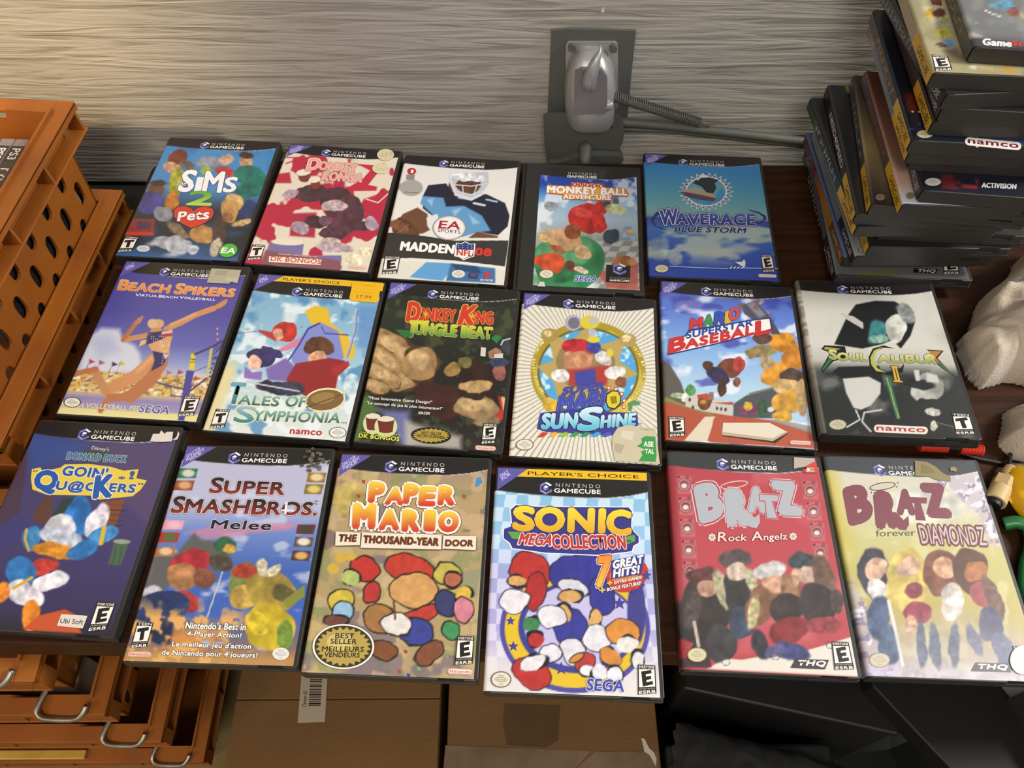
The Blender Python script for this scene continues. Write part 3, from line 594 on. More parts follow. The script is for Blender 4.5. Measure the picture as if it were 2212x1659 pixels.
def cover_wave():
    r, A = laid('w', 0.2160, 0.6332, -3.74, 'blue sea and sky game case with a spiky round emblem')
    A.crop(1370, 320, 5.529)
    A.grad([(0, '2f7fc0'), (.15, '3584bd'), (.40, '5d9fae'), (.5, '7aa9a9'), (.535, '6a94a5'), (.55, '3a4c93'), (.64, '3f6fb8'), (.8, '3358b0'), (1, '2b46a6')])
    A.put(np.clip((A.W - .56) / .04, 0, 1) * np.clip((vnoise(A.X + 900, A.Y * 2.4 + 300, 330, 4) - .52) / .14, 0, 1) * np.clip((.92 - A.W) / .1, 0, 1) * .85, 'b6c3b6')
    A.poly([(600, 1200), (900, 1210), (1300, 1140), (1480, 1200), (1300, 1260), (960, 1290), (760, 1250)], 'b5bcb4', 60, .8); A.poly([(1340, 1100), (1500, 1060), (1650, 1060), (1660, 1110), (1480, 1140)], 'b3bba8', 30, .8)
    A.ell(280, 1200, 130, 140, 'a8b6b0', 0, 120, .6); A.ell(500, 1320, 90, 70, 'aab6b6', 0, 80, .7)
    header(A, logo=(.33, .066))
    # round sun emblem with a plain boat and wave
    cx, cy = 860, 520
    for i in range(26):
        a = 2 * math.pi * i / 26
        P = lambda d, rr: (cx + 255 * rr * math.cos(a + d), cy + 175 * rr * math.sin(a + d))
        A.vp([P(-.14, .96), P(0, 1.30), P(.14, .96)], 'e6e6e6'); A.vp([P(-.09, .98), P(0, 1.21), P(.09, .98)], ('5d5a86', '3e74a8', '7a5468')[i % 3])
    A.ve(cx, cy, 248, 178, 'e2e6e4', n=40); A.ve(cx, cy, 234, 166, '5d9cae', n=40)
    A.vp([(640, 600), (760, 650), (900, 680), (1040, 620), (1080, 540), (1040, 480), (980, 560), (860, 620)], '3c8cc0')
    A.vp([(540, 520), (640, 490), (720, 470), (900, 520), (980, 585), (970, 620), (780, 560), (600, 530)], 'a59c86'); A.vp([(545, 524), (600, 530), (780, 565), (970, 615), (940, 640), (760, 615), (640, 590)], '4a4456')
    A.vp([(600, 522), (780, 555), (985, 600), (978, 618), (780, 570), (600, 532)], '8f3a44')
    A.vp([(700, 420), (760, 360), (900, 350), (1010, 385), (960, 420), (980, 480), (940, 545), (860, 530), (800, 460)], '1f2e3a'); A.vp([(745, 380), (800, 310), (870, 330), (900, 345), (800, 350), (760, 390)], 'd9dfe0')
    O = ((.10, '1f2160'), (.065, 'dfe3f0'))
    A.vp([(200, 850), (260, 770), (350, 735), (430, 722), (420, 745), (340, 760), (250, 830), (230, 880), (260, 930), (400, 980), (330, 968), (230, 920)], '2c2c70')
    A.vp([(1330, 730), (1480, 760), (1570, 810), (1575, 850), (1520, 890), (1440, 915), (1540, 860), (1545, 825), (1480, 780)], '2c2c70')
    A.T('W', (315, 925), (520, 905), (-10, -180), ('2b2f86', '3c4a9c'), .03, O); A.T('AVERACE', (500, 910), (1440, 925), (-5, -130), ('2b2f86', '3f58a8'), .04, O)
    A.T('BLUE STORM', (480, 1000), (1320, 1020), (18, -62), '20234f', .03, ((.075, 'b9c6dc'),))
    A.vp([(420, 1412), (1120, 1440), (1118, 1446), (420, 1418)], 'dfe5ee'); A.vp([(1300, 1430), (1720, 1440), (1720, 1446), (1300, 1438)], 'dfe5ee')
    A.vp([(1200, 1362), (1290, 1360), (1310, 1330), (1328, 1360), (1322, 1425), (1270, 1405)], 'e8ecf2')
    for i in range(4): A.vp([(1130 + i * 45, 1440), (1160 + i * 45, 1418), (1178 + i * 45, 1420), (1148 + i * 45, 1445)], 'dfe5ee')
    esrb(A, [(1508, 1275), (1642, 1280), (1682, 1485), (1536, 1478)], 'E', 'EVERYONE'); capsule(A, (1480, 1525), (1698, 1533), 19, 'Nintendo', 'c0302c')
    seal(A, 328, 1443, 80, 46, 'd9d3ac', '7c7654')
    A.finish()

def cover_beach():
    r, A = laid('b', -0.3452, 0.4708, -4.42, 'purple blue game case with a leaping volleyball player and grey label scrap')
    A.crop(100, 550, 4.365)
    A.grad([(0, '4a4590'), (.35, '4f4b98'), (.55, '5f62a8'), (.68, '8f9cc4'), (.74, 'b9b7c0')])
    A.poly([(330, 1000), (420, 760), (520, 690), (690, 700), (720, 800), (830, 850), (880, 930), (900, 1100), (330, 1130)], 'c9ccd8', 50); A.poly([(420, 800), (600, 760), (700, 900), (500, 980)], 'a9b2cc', 90, .7)
    A.poly([(1080, 1170), (1540, 1200), (1540, 1150), (1400, 1110), (1250, 1150)], 'c3c0cc', 50)
    A.grad([(.72, 'c7a860'), (.86, 'cdb37c'), (.9, '8b7fae'), (.955, '9a8fb0'), (.965, 'd8cf8a'), (1, 'ddd59a')], m=np.clip((A.W - .735) / .012, 0, 1))
    q = np.clip((A.W - .735) / .02, 0, 1) * np.clip((.875 - A.W) / .02, 0, 1)
    for c, sd in (('d8b93c', 1), ('b87a4a', 2), ('e3dcc4', 3), ('8a6f50', 4)): A.put(q * np.clip((vnoise(A.X + 777, A.Y * 1.6 + 333, 36, sd, 2) - .60) / .08, 0, 1), c)
    pv = '3d3a80'
    A.poly([(1320, 1090), (1395, 1095), (1300, 1570), (1240, 1560)], '47438f', 5); A.poly([(1365, 930), (1405, 935), (1395, 1085), (1345, 1080)], 'd9c32c', 4); A.stroke([(1362, 985), (1402, 990)], 8, '2a2820', 3); A.stroke([(1360, 1010), (1400, 1015)], 6, '2a2820', 3)
    A.stroke([(1400, 940), (1560, 870), (1690, 800)], 18, '3a3760', 4); A.stroke([(1395, 1100), (1520, 1050)], 6, '4a4568', 3); A.stroke([(1360, 1280), (1520, 1160), (1590, 1130)], 16, pv, 4)
    A.poly([(1545, 885), (1570, 880), (1530, 1160), (1505, 1160)], 'c4b86a', 4)
    for i in range(8): A.stroke([(1575 + i * 13, 880 - i * 8), (1540 + i * 9, 1140 - i * 16)], 3, '3a3866', 2.5)
    for i in range(7): A.stroke([(1560 - i * 5, 910 + i * 34), (1690 - i * 11, 835 + i * 38)], 3, '3a3866', 2.5)
    A.stroke([(1615, 650), (1605, 830)], 8, 'a02c3c', 3)
    for i in range(3): A.stroke([(1614, 690 + i * 50), (1613, 705 + i * 50)], 8, 'e0d8d8', 3)
    A.stroke([(1020, 1200), (1290, 1270)], 14, pv, 4); A.stroke([(1170, 1330), (1290, 1340)], 10, pv, 4); A.stroke([(1170, 1240), (1180, 1320)], 8, pv, 4)
    for x, y, c in ((430, 1010, 'b83a5c'), (525, 1020, 'a8587c'), (645, 1035, '3a2f5e'), (720, 1030, 'c9b53a'), (1160, 1115, 'b86a78'), (1265, 1110, 'b03a48'), (1425, 1170, 'c84a44')):
        A.stroke([(x - 20, y - 25), (x - 60, y + 90)], 5, '6a5a5a', 3); A.poly([(x - 22, y - 28), (x + 32, y), (x - 28, y + 22)], c, 4)
    # leaping player, a plain figure
    s1, s2 = 'c58a5c', 'b0704a'
    A.stroke([(1130, 700), (1270, 640), (1400, 570), (1580, 505)], 52, s1, 7); A.stroke([(1170, 660), (1400, 560)], 24, 'd4a070', 14); A.poly([(1560, 520), (1600, 470), (1700, 415), (1712, 430), (1690, 470), (1640, 505)], 'c08858', 6)
    A.stroke([(980, 755), (850, 780), (725, 805)], 50, s1, 7); A.stroke([(725, 800), (850, 640)], 42, s2, 7); A.poly([(825, 650), (860, 600), (910, 570), (915, 590), (885, 650)], 'bb7e58', 6)
    A.ell(1040, 655, 72, 46, 'd0a274', -12, 6); A.ell(1000, 650, 46, 44, 'd3b486', 0, 8); A.poly([(990, 690), (1080, 690), (1110, 740), (980, 740)], s1, 6)
    A.poly([(970, 730), (1190, 705), (1185, 790), (1160, 870), (1160, 945), (1000, 915), (960, 850), (945, 800)], 'd09c6c', 8); A.ell(1110, 860, 50, 60, 'e0b488', 0, 60, .6)
    A.poly([(870, 870), (890, 810), (950, 800), (930, 840)], 'd9b86c', 6)
    A.stroke([(1010, 990), (840, 1140), (570, 1280)], 110, s1, 9); A.stroke([(1090, 1010), (980, 1180), (790, 1340)], 120, s2, 9); A.stroke([(560, 1290), (500, 1180), (460, 1090)], 78, 'b98458', 8); A.stroke([(470, 1080), (380, 1095), (265, 1130)], 48, s2, 7)
    A.stroke([(800, 1340), (700, 1345), (600, 1350)], 76, s2, 8); A.stroke([(590, 1350), (510, 1470)], 52, s2, 7); A.stroke([(990, 980), (860, 1100)], 36, 'd9a878', 30, .7)
    A.poly([(960, 735), (1150, 712), (1110, 790), (950, 850), (945, 790)], '33305e', 6); A.poly([(1090, 725), (1188, 712), (1182, 765), (1080, 775)], 'c9b8b8', 5); A.poly([(1080, 750), (1185, 738), (1182, 768), (1070, 778)], 'a33238', 4)
    A.poly([(1000, 905), (1160, 940), (1100, 1040), (985, 1100), (1020, 1000)], '2f2d5c', 6); A.poly([(1100, 930), (1160, 945), (1120, 990)], 'c9bcc0', 5)
    for i in range(16): A.ve(975 + (i * 37) % 130, 750 + (i * 23) % 70, 5, 4, 'e8e4e4', n=6)
    for i in range(6): A.ve(1105 - i * 3, 945 + i * 17, 5, 4, 'e8e4e4', n=6)
    A.T('BEACH VOLLEYBALL FED', (140, 1430), (890, 1475), (14, -44), 'd8cfa8', .02)
    header(A, two=False, logo=(.345, .062))
    A.T('BEACH', (675, 330), (1150, 362), (32, -92), ('e2822e', 'e9a050'), .03, ((.055, 'd9c0b0'),), sc=.78); A.T('SPIKERS', (1205, 365), (1762, 398), (32, -92), ('e2822e', 'e9a050'), .03, ((.055, 'd9c0b0'),), sc=.78)
    A.T('VIRTUA BEACH VOLLEYBALL', (835, 390), (1592, 436), (10, -24), 'f0ecea', .02, sc=.8)
    A.T('SEGA', (870, 1485), (1150, 1505), (25, -68), '4a4f8c', .02, ((.06, 'e8e6e4'),))
    seal(A, 245, 1393, 78, 46, 'e0dccb', '2c2a26'); esrb(A, [(1305, 1330), (1458, 1338), (1392, 1528), (1240, 1518)], 'E', 'EVERYONE')
    A.finish()
    def f(L):
        A.vp([(1560, 135), (1840, 150), (1805, 275), (1745, 262), (1720, 280), (1515, 268)], 'aaa88c', L); A.vp([(1600, 150), (1720, 155), (1700, 200), (1590, 200)], '9c9a80', L); A.vp([(1700, 215), (1810, 225), (1800, 262), (1690, 250)], 'b7b59c', L)
    A.sticker('sticker', f, label='torn grey paper label')

def cover_tales():
    r, A = laid('t', -0.2048, 0.4506, -5.70, 'pale blue game case with a yellow price sticker over its yellow top band')
    A.crop(410, 580, 4.147)
    A.grad([(0, '6fa4c2'), (.35, '8bb6cc'), (.6, '9ec2d2'), (.8, 'c3d3d0'), (1, 'd6dcd4')])
    A.speck('dfe8ea', 120, .55, 8, .9, .12, (1, 1.4)); A.speck('4b86b4', 160, .60, 18, .8, .12); A.poly([(850, 310), (1000, 320), (900, 600), (830, 560)], 'dbe4e6', 40, .8)
    A.poly([(1500, 330), (1700, 330), (1640, 760), (1490, 700)], '5c86bd', 60, .7); A.grad([(0, 'd8cf9c'), (1, 'd8cf9c')], m=np.clip((.10 - A.U) / .05, 0, 1) * np.clip((A.W - .55) / .1, 0, 1))
    # plain colour masses where the figures of the picture stand
    A.poly([(1030, 380), (1130, 330), (1240, 360), (1260, 480), (1400, 600), (1480, 700), (1470, 800), (1400, 820), (1240, 700), (1090, 500)], 'dcb52c', 12)
    A.poly([(1060, 520), (1170, 480), (1330, 560), (1380, 800), (1300, 880), (960, 900), (900, 800), (980, 640)], '8088c8', 12); A.stroke([(1160, 490), (1060, 540), (980, 680), (830, 900)], 14, '2d3a86', 4); A.stroke([(1180, 520), (1210, 580), (1420, 595)], 8, '2d3a86', 3)
    A.ell(850, 560, 110, 80, 'b8352c', 0, 16); A.ell(800, 590, 50, 50, 'd9a088', 0, 12); A.poly([(610, 545), (740, 570), (780, 660), (620, 570)], 'b03a34', 8); A.poly([(800, 720), (1000, 610), (960, 700), (780, 760)], 'd07a98', 12)
    A.ell(640, 790, 120, 90, '35305e', 10, 14); A.ell(740, 750, 110, 40, '3a3468', 20, 16); A.ell(580, 850, 60, 70, 'e0b49c', 0, 12); A.poly([(490, 870), (560, 930), (650, 920), (640, 1000), (485, 980)], '8a6cb4', 10); A.poly([(680, 900), (860, 800), (960, 900), (860, 1010), (700, 1000)], '7a68a8', 20)
    A.ell(1150, 700, 140, 80, '5c3c2c', 10, 14); A.ell(1140, 800, 90, 64, 'd5a07c', 0, 12); A.poly([(950, 850), (1250, 800), (1420, 830), (1430, 870), (1330, 960), (1300, 1100), (1100, 1200), (1000, 1120), (860, 1000)], '8e2a2c', 12)
    A.poly([(1260, 900), (1400, 830), (1430, 860), (1300, 960)], 'a53230', 20); A.ell(760, 1060, 170, 60, '2c2a3a', 8, 30); A.ell(900, 1080, 130, 60, '3a3e50', 8, 40)
    A.stroke([(1490, 370), (1475, 560), (1400, 820)], 26, 'a9b4cc', 5); A.stroke([(1500, 380), (1484, 560), (1412, 800)], 8, '5a6694', 3); A.stroke([(510, 1015), (760, 1060), (980, 1100)], 14, 'b9bccb', 4)
    A.stroke([(440, 580), (600, 560)], 5, '4a5058', 3); A.ell(1440, 1030, 70, 90, 'c9dcdf', 0, 30, .8)
    header(A, choice="PLAYER'S CHOICE", two=False, logo=(.345, .058))
    A.ve(1210, 1175, 185, 105, 'e4d9a8', -8, 24); A.ve(1210, 1178, 170, 92, '7a5f3a', -8, 24); A.ve(1195, 1160, 110, 50, '97794a', -8, 20); A.vp([(1040, 1240), (1380, 1120), (1380, 1128), (1040, 1250)], '5a4528')
    O = ((.075, 'e8dfae'), (.03, '2c3a2c'))
    A.T('T', (330, 1205), (450, 1210), (50, -180), ('2c6f80', '58a8c4'), .03, ((.06, 'e8dfae'), (.035, '2c3a2c'))); A.T('ALES', (430, 1215), (790, 1235), (22, -85), ('2a5f62', '7fb0b0'), .03, O)
    A.T('OF', (850, 1235), (1025, 1240), (26, -90), ('2a5f62', '7fb0b0'), .03, O)
    A.T('S', (390, 1370), (560, 1385), (40, -140), ('2c7f86', '9cb8c8'), .03, O); A.T('YMPHONIA', (560, 1362), (1335, 1385), (25, -90), ('2a5f62', '7fb0b0'), .03, O)
    A.T('TM', (1350, 1392), (1402, 1394), (3, -18), '3c7080', .01)
    A.T('namco', (895, 1478), (1178, 1495), (8, -38), 'b3302c', .03); seal(A, 1325, 1470, 76, 48, 'dfe0da', '6a5c50')
    esrb(A, [(235, 1255), (362, 1263), (310, 1435), (175, 1425)], 'T', 'TEEN')
    A.finish()
    def f(L):
        A.vp([(1455, 125), (1742, 140), (1725, 210), (1705, 208), (1688, 300), (1660, 312), (1450, 292), (1430, 270), (1450, 180)], 'e3b01a', L)
        A.T('17,99', (1495, 275), (1625, 282), (6, -34), '9c6f14', .02, L=L); A.T('~8', (1545, 160), (1665, 168), (2, -14), 'a87c18', 0, L=L); A.T('~10', (1480, 222), (1660, 232), (2, -12), 'b08420', 0, L=L)
    A.sticker('sticker', f, label='yellow price sticker reading 17,99')

def cover_jungle():
    r, A = laid('j', -0.0669, 0.4380, -5.55, 'dark jungle game case with a red and green title')
    A.crop(740, 600, 4.1475)
    A.grad([(0, '1d201a'), (.2, '2a3024'), (.5, '1c201c'), (.8, '1e1a18'), (1, '2a2622')]); A.speck('4a5230', 90, .60, 31, .7, .12); A.speck('3c5a3c', 60, .64, 32, .5, .12)
    A.poly([(130, 1100), (200, 1020), (330, 1180), (200, 1300), (150, 1480), (100, 1470)], '4c6a34', 60); A.poly([(320, 1180), (600, 1190), (620, 1500), (520, 1500), (420, 1300)], '7a80b4', 70, .8); A.poly([(560, 1280), (1060, 1420), (1060, 1540), (560, 1510)], 'b7b3a6', 60, .85)
    # plain rounded tan masses
    for e in ((480, 640, 250, 120, 38), (400, 740, 220, 90, 38), (620, 900, 200, 90, -32), (360, 870, 190, 80, 30), (300, 970, 120, 60, 20), (700, 760, 140, 160, 20)):
        A.ell(e[0], e[1] + 8, e[2] + 8, e[3] + 8, '4a3520', e[4], 24); A.ell(e[0], e[1], e[2], e[3], '9c7c50', e[4], 24); A.ell(e[0] - 20, e[1] - 22, e[2] * .7, e[3] * .55, 'c4a677', e[4], 60, .8)
    A.ell(880, 1080, 260, 160, '3a1f18', 10, 60); A.ell(1200, 950, 190, 200, '2c1a14', 0, 20); A.ell(1190, 970, 150, 60, 'b0915f', -6, 24); A.ell(1200, 1170, 215, 125, '8f7550', 5, 24); A.ell(1180, 1130, 150, 70, 'bfa274', 4, 60, .8); A.ell(1180, 1060, 90, 34, '2e211a', 0, 24)
    A.ell(980, 830, 80, 70, '8c6f3a', -20, 14); A.ell(1110, 750, 60, 50, '6f6a3a', 0, 14); A.ell(1410, 840, 56, 80, '8e5a4e', 0, 14); A.ell(1400, 760, 90, 40, '34405a', 0, 20); A.ell(1360, 680, 60, 40, 'a0705c', -20, 14)
    A.poly([(1390, 1050), (1450, 1100), (1450, 1270), (1340, 1280), (1420, 1180)], 'b8302a', 14); A.poly([(1420, 1060), (1470, 1080), (1465, 1250), (1440, 1180)], 'cfb47c', 12); A.ell(1290, 1290, 120, 50, '8a7452', 0, 30)
    A.stroke([(1420, 600), (1440, 560), (1500, 545)], 12, 'c9cdd2', 5); A.ell(1470, 620, 50, 50, '3a3c48', 0, 20)
    header(A, logo=(.345, .062))
    O = ((.05, 'd8b04a'), (.03, '5a1a14'))
    A.T('DONKEY KONG', (590, 370), (1340, 415), (10, -105), 'c8362a', .05, ((.075, 'd8a648'),)); A.T('D', (575, 385), (680, 392), (25, -165), 'c8362a', .04, ((.07, 'd8a648'),)); A.T('K', (1040, 415), (1165, 420), (50, -165), 'c8362a', .04, ((.07, 'd8a648'),))
    A.T('JUNGLE BEAT', (600, 530), (1330, 580), (10, -130), ('2c7a3c', 'c9c83a'), .05, ((.075, 'c9b85a'),))
    for x, y in ((745, 325), (1165, 345)): A.vp(star(x, y, 32), 'e0a02c')
    A.vp([(600, 380), (780, 385), (770, 420), (605, 415)], 'c9c83a'); A.vp([(470, 465), (600, 470), (620, 520), (560, 545)], '2c6a38'); A.vp([(1330, 545), (1370, 510), (1425, 530), (1380, 590)], '2c7a3c')
    A.T('"Most Innovative Game Design!"', (225, 1095), (798, 1138), (6, -34), 'efece6', .01); A.T('"Le concept de jeu le plus innovateur!"', (212, 1140), (892, 1195), (6, -34), 'efece6', .01)
    A.T('IGN.COM', (680, 1222), (778, 1228), (3, -22), 'efece6', .02)
    for cx, cy, rr in ((272, 1290, 66), (388, 1315, 76)):
        A.ve(cx, cy + 20, rr * 1.35, 96, 'c9cf9a'); A.vp([(cx - rr, cy - 50), (cx + rr, cy - 44), (cx + rr * .8, cy + 68), (cx - rr * .8, cy + 60)], '6b2c24'); A.ve(cx, cy + 62, rr * .8, 16, '6b2c24'); A.ve(cx, cy - 48, rr, 24, 'd9d0bc')
    A.T('Compatible with/Compatible avec les', (158, 1395), (520, 1418), (4, -16), 'c9cf3a', .01); A.T('DK BONGOS', (142, 1432), (505, 1465), (8, -36), 'd3d84a', .03, ((.07, '2a3416'),))
    A.ve(793, 1415, 180, 74, '1c1812', 3); A.vp([(793 + (170 if i % 2 else 140) * math.cos(i * math.pi / 22), 1415 + (66 if i % 2 else 53) * math.sin(i * math.pi / 22)) for i in range(44)], 'a8923c')
    A.T('BEST SELLER', (708, 1402), (885, 1415), (3, -26), '14110c', .02); A.T('INCONTOURNABLE', (665, 1428), (915, 1446), (3, -26), '14110c', .02)
    esrb(A, [(1262, 1303), (1390, 1312), (1368, 1492), (1240, 1482)], 'E', 'EVERYONE 10+'); A.T('10+', (1262, 1440), (1318, 1443), (2, -30), '16130f', .01, ((.06, 'efe9dd'),))
    capsule(A, (1188, 1522), (1373, 1533), 20, 'Nintendo', 'c0483c', 'e0cdbc')
    A.finish()
    A.sticker('sticker', lambda L: (A.vp([(1240, 625), (1285, 632), (1280, 712), (1235, 705)], 'ccc8b4', L), A.vp([(1358, 690), (1438, 680), (1436, 725), (1355, 722)], 'c9c4b0', L)), label='two small scraps of white paper')
def cover_sun():
    r, A = laid('s', 0.0716, 0.4235, -4.55, 'cream sunburst game case with gold ring and torn green rental label')
    A.crop(1080, 620, 4.147)
    A.fill('ddd9c8'); cx, cy = 790, 760
    a = np.arctan2(A.Y - cy, (A.X - cx) * 1.0) / (2 * math.pi) * 110; q = np.abs(a - np.round(a)) * 2; rr = np.hypot(A.X - cx, A.Y - cy)
    A.put(np.clip((.32 - q) / .2, 0, 1) * .9, '8a8272')
    A.ell(cx, cy, 515, 455, 'a48f2e', 0, 8); A.ell(cx, cy, 500, 440, 'c9b64c', 0, 10); A.ell(cx, cy, 455, 395, '6f5c1e', 0, 8); A.ell(cx, cy, 435, 378, '4f9fd0', 0, 6); A.put(np.clip(A.ellm(cx, cy, 430, 372), 0, 1) * np.clip((vnoise(A.X, A.Y, 60, 9) - .55) / .1, 0, 1), 'bfe0ea')
    A.poly([(330, 710), (480, 660), (430, 420), (640, 480), (770, 360), (900, 520), (1140, 440), (1060, 660), (1240, 780), (1060, 850), (980, 1000), (520, 1000), (480, 850)], 'b39a58', 14); A.ell(445, 430, 78, 60, 'a08a4c', 0, 8); A.ell(430, 415, 40, 30, 'd2be80', 0, 30); A.ell(1145, 475, 78, 60, 'a8915a', 0, 8); A.ell(1130, 460, 40, 30, 'd6c48c', 0, 30)
    # plain colour areas in place of the figure
    A.ell(720, 700, 250, 210, '84704a', 0, 30, .8); A.ell(700, 540, 150, 80, 'b02c30', 8, 16); A.ell(700, 650, 130, 90, 'c28a66', 0, 30); A.poly([(600, 740), (980, 700), (960, 880), (620, 880)], 'aa3a34', 30); A.poly([(670, 760), (850, 730), (870, 880), (680, 880)], '3d4596', 20)
    A.ell(540, 800, 80, 55, 'd9d7d2', 10, 16); A.ell(1030, 770, 90, 66, 'd9d7d2', 0, 16); A.ell(1090, 850, 50, 55, '8a5436', 0, 14); A.ell(930, 640, 80, 60, 'cfcdc9', 20, 20); A.ell(840, 540, 70, 50, '3d4596', 0, 20)
    A.ell(655, 320, 74, 72, 'a9a6b4', 0, 6); A.ell(662, 322, 52, 52, '6f6c78', 0, 6); A.ell(805, 315, 85, 62, 'cfc23a', 0, 8); A.ell(835, 300, 40, 34, 'b3b1b8', 0, 8); A.poly([(790, 370), (860, 380), (850, 450), (800, 450)], 'b4b1bc', 8); A.ell(838, 470, 58, 30, 'd2c53c', 0, 6); A.ell(985, 590, 30, 40, 'cfc244', 0, 8)
    A.ell(460, 1060, 80, 66, 'cda93c', 0, 10)
    A.poly([(1140, 1040), (1200, 1010), (1260, 1030), (1250, 1060), (1190, 1060), (1180, 1110), (1150, 1110)], '5a8a58', 12)
    header(A, logo=(.345, .055))
    for tx, p in (('Yes! More Moves Than Ever', [(395, 960), (335, 860), (300, 700), (335, 560), (395, 485)]), ("Water In The Sunshine", [(1195, 530), (1265, 640), (1290, 780), (1265, 900), (1180, 1000)])):
        pts = curve_pts([(x, y, 0) for x, y in p], 6); n = len(tx)
        for i, ch in enumerate(tx):
            if ch == ' ': continue
            t = (i + .5) / n * (len(pts) - 1); k = int(t); q0 = pts[k].lerp(pts[min(k + 1, len(pts) - 1)], t - k); d = (pts[min(k + 1, len(pts) - 1)] - pts[k]).normalized(); nn = Vector((d.y, -d.x, 0))
            w_ = 13; A.T(ch, tuple((q0 - d * w_ * .6 - nn * 13)[:2]), tuple((q0 + d * w_ * .6 - nn * 13)[:2]), tuple((nn * 27)[:2]), 'e8da78', .03, ((.07, '7a6820'),))
    O = ((.09, '1c1c3c'), (.055, 'd7dcf0'))
    A.T('SUPER', (560, 965), (930, 915), (15, -62), '3d45a4', .05, O); A.T('MARI', (520, 1110), (920, 1055), (25, -130), '4049a8', .05, O)
    A.vp([(945, 1030), (950, 960), (1000, 925), (1060, 930), (1088, 985), (1080, 1050), (1030, 1100), (970, 1085)], '26244a'); A.vp([(955, 1028), (960, 968), (1004, 936), (1054, 940), (1078, 988), (1070, 1045), (1026, 1088), (975, 1075)], 'd3c22c'); A.vp([(985, 985), (1040, 975), (1050, 1040), (1000, 1050)], '8a7c18')
    for i, (x, y) in enumerate(((975, 905), (1040, 915), (1090, 960), (1112, 1020), (1110, 1075))): A.vp([(x - 18, y - 14), (x + 16, y - 20), (x + 18, y + 12), (x - 14, y + 18)], 'c7463a'); A.vp([(x - 11, y - 8), (x + 10, y - 12), (x + 11, y + 7), (x - 9, y + 11)], 'e0d6b4')
    A.vp([(360, 1130), (700, 1090), (900, 1060), (960, 1120), (1230, 1130), (1240, 1240), (1010, 1330), (420, 1300), (330, 1270)], '3a3c88')
    A.T('SUN', (375, 1270), (680, 1262), (15, -130), ('55b4cc', 'bfe2ec'), .05, O); A.T('S', (700, 1285), (890, 1270), (30, -190), ('55b4cc', 'cfe6ee'), .05, O); A.T('HINE', (905, 1262), (1205, 1238), (10, -105), ('55b4cc', 'bfe2ec'), .05, O)
    for i, c in enumerate(('c8342c', 'e0a83a', '8ab83a', '3c9a4c', '2f8f5c', '3c9ad0', '4a55b0')): x = 330 + i * 95; A.vp([(x, 1350 - (i > 1) * 10), (x + 60, 1300), (x + 105, 1312), (x + 60, 1345)], c)
    seal(A, 222, 1415, 76, 48, 'dcd8c6', '6a6450'); A.T('TM', (1238, 1234), (1270, 1236), (1, -14), '3a3a3a')
    A.finish()
    def f(L):
        A.vp([(1055, 1262), (1150, 1240), (1280, 1262), (1392, 1272), (1432, 1590), (1230, 1575), (1030, 1560), (1005, 1440), (1010, 1330)], 'c2b99c', L)
        A.vp([(1090, 1290), (1210, 1300), (1180, 1380), (1080, 1350)], 'cfc8b0', L); A.vp([(1030, 1400), (1120, 1420), (1080, 1500), (1020, 1470)], 'aca386', L)
        A.vp([(1300, 1340), (1390, 1345), (1402, 1500), (1395, 1570), (1240, 1565), (1275, 1510), (1260, 1480), (1300, 1460), (1225, 1430), (1270, 1400), (1265, 1360)], '3c9248', L)
        A.T('ASE', (1288, 1432), (1372, 1434), (0, -44), 'e9ecdc', .03, L=L); A.T('TAL', (1300, 1495), (1378, 1497), (0, -40), 'e9ecdc', .03, L=L); A.T('~7', (1258, 1285), (1378, 1292), (0, -14), '4a4638', 0, L=L)
    A.sticker('sticker', f, label='torn rental label, grey with a green strip')

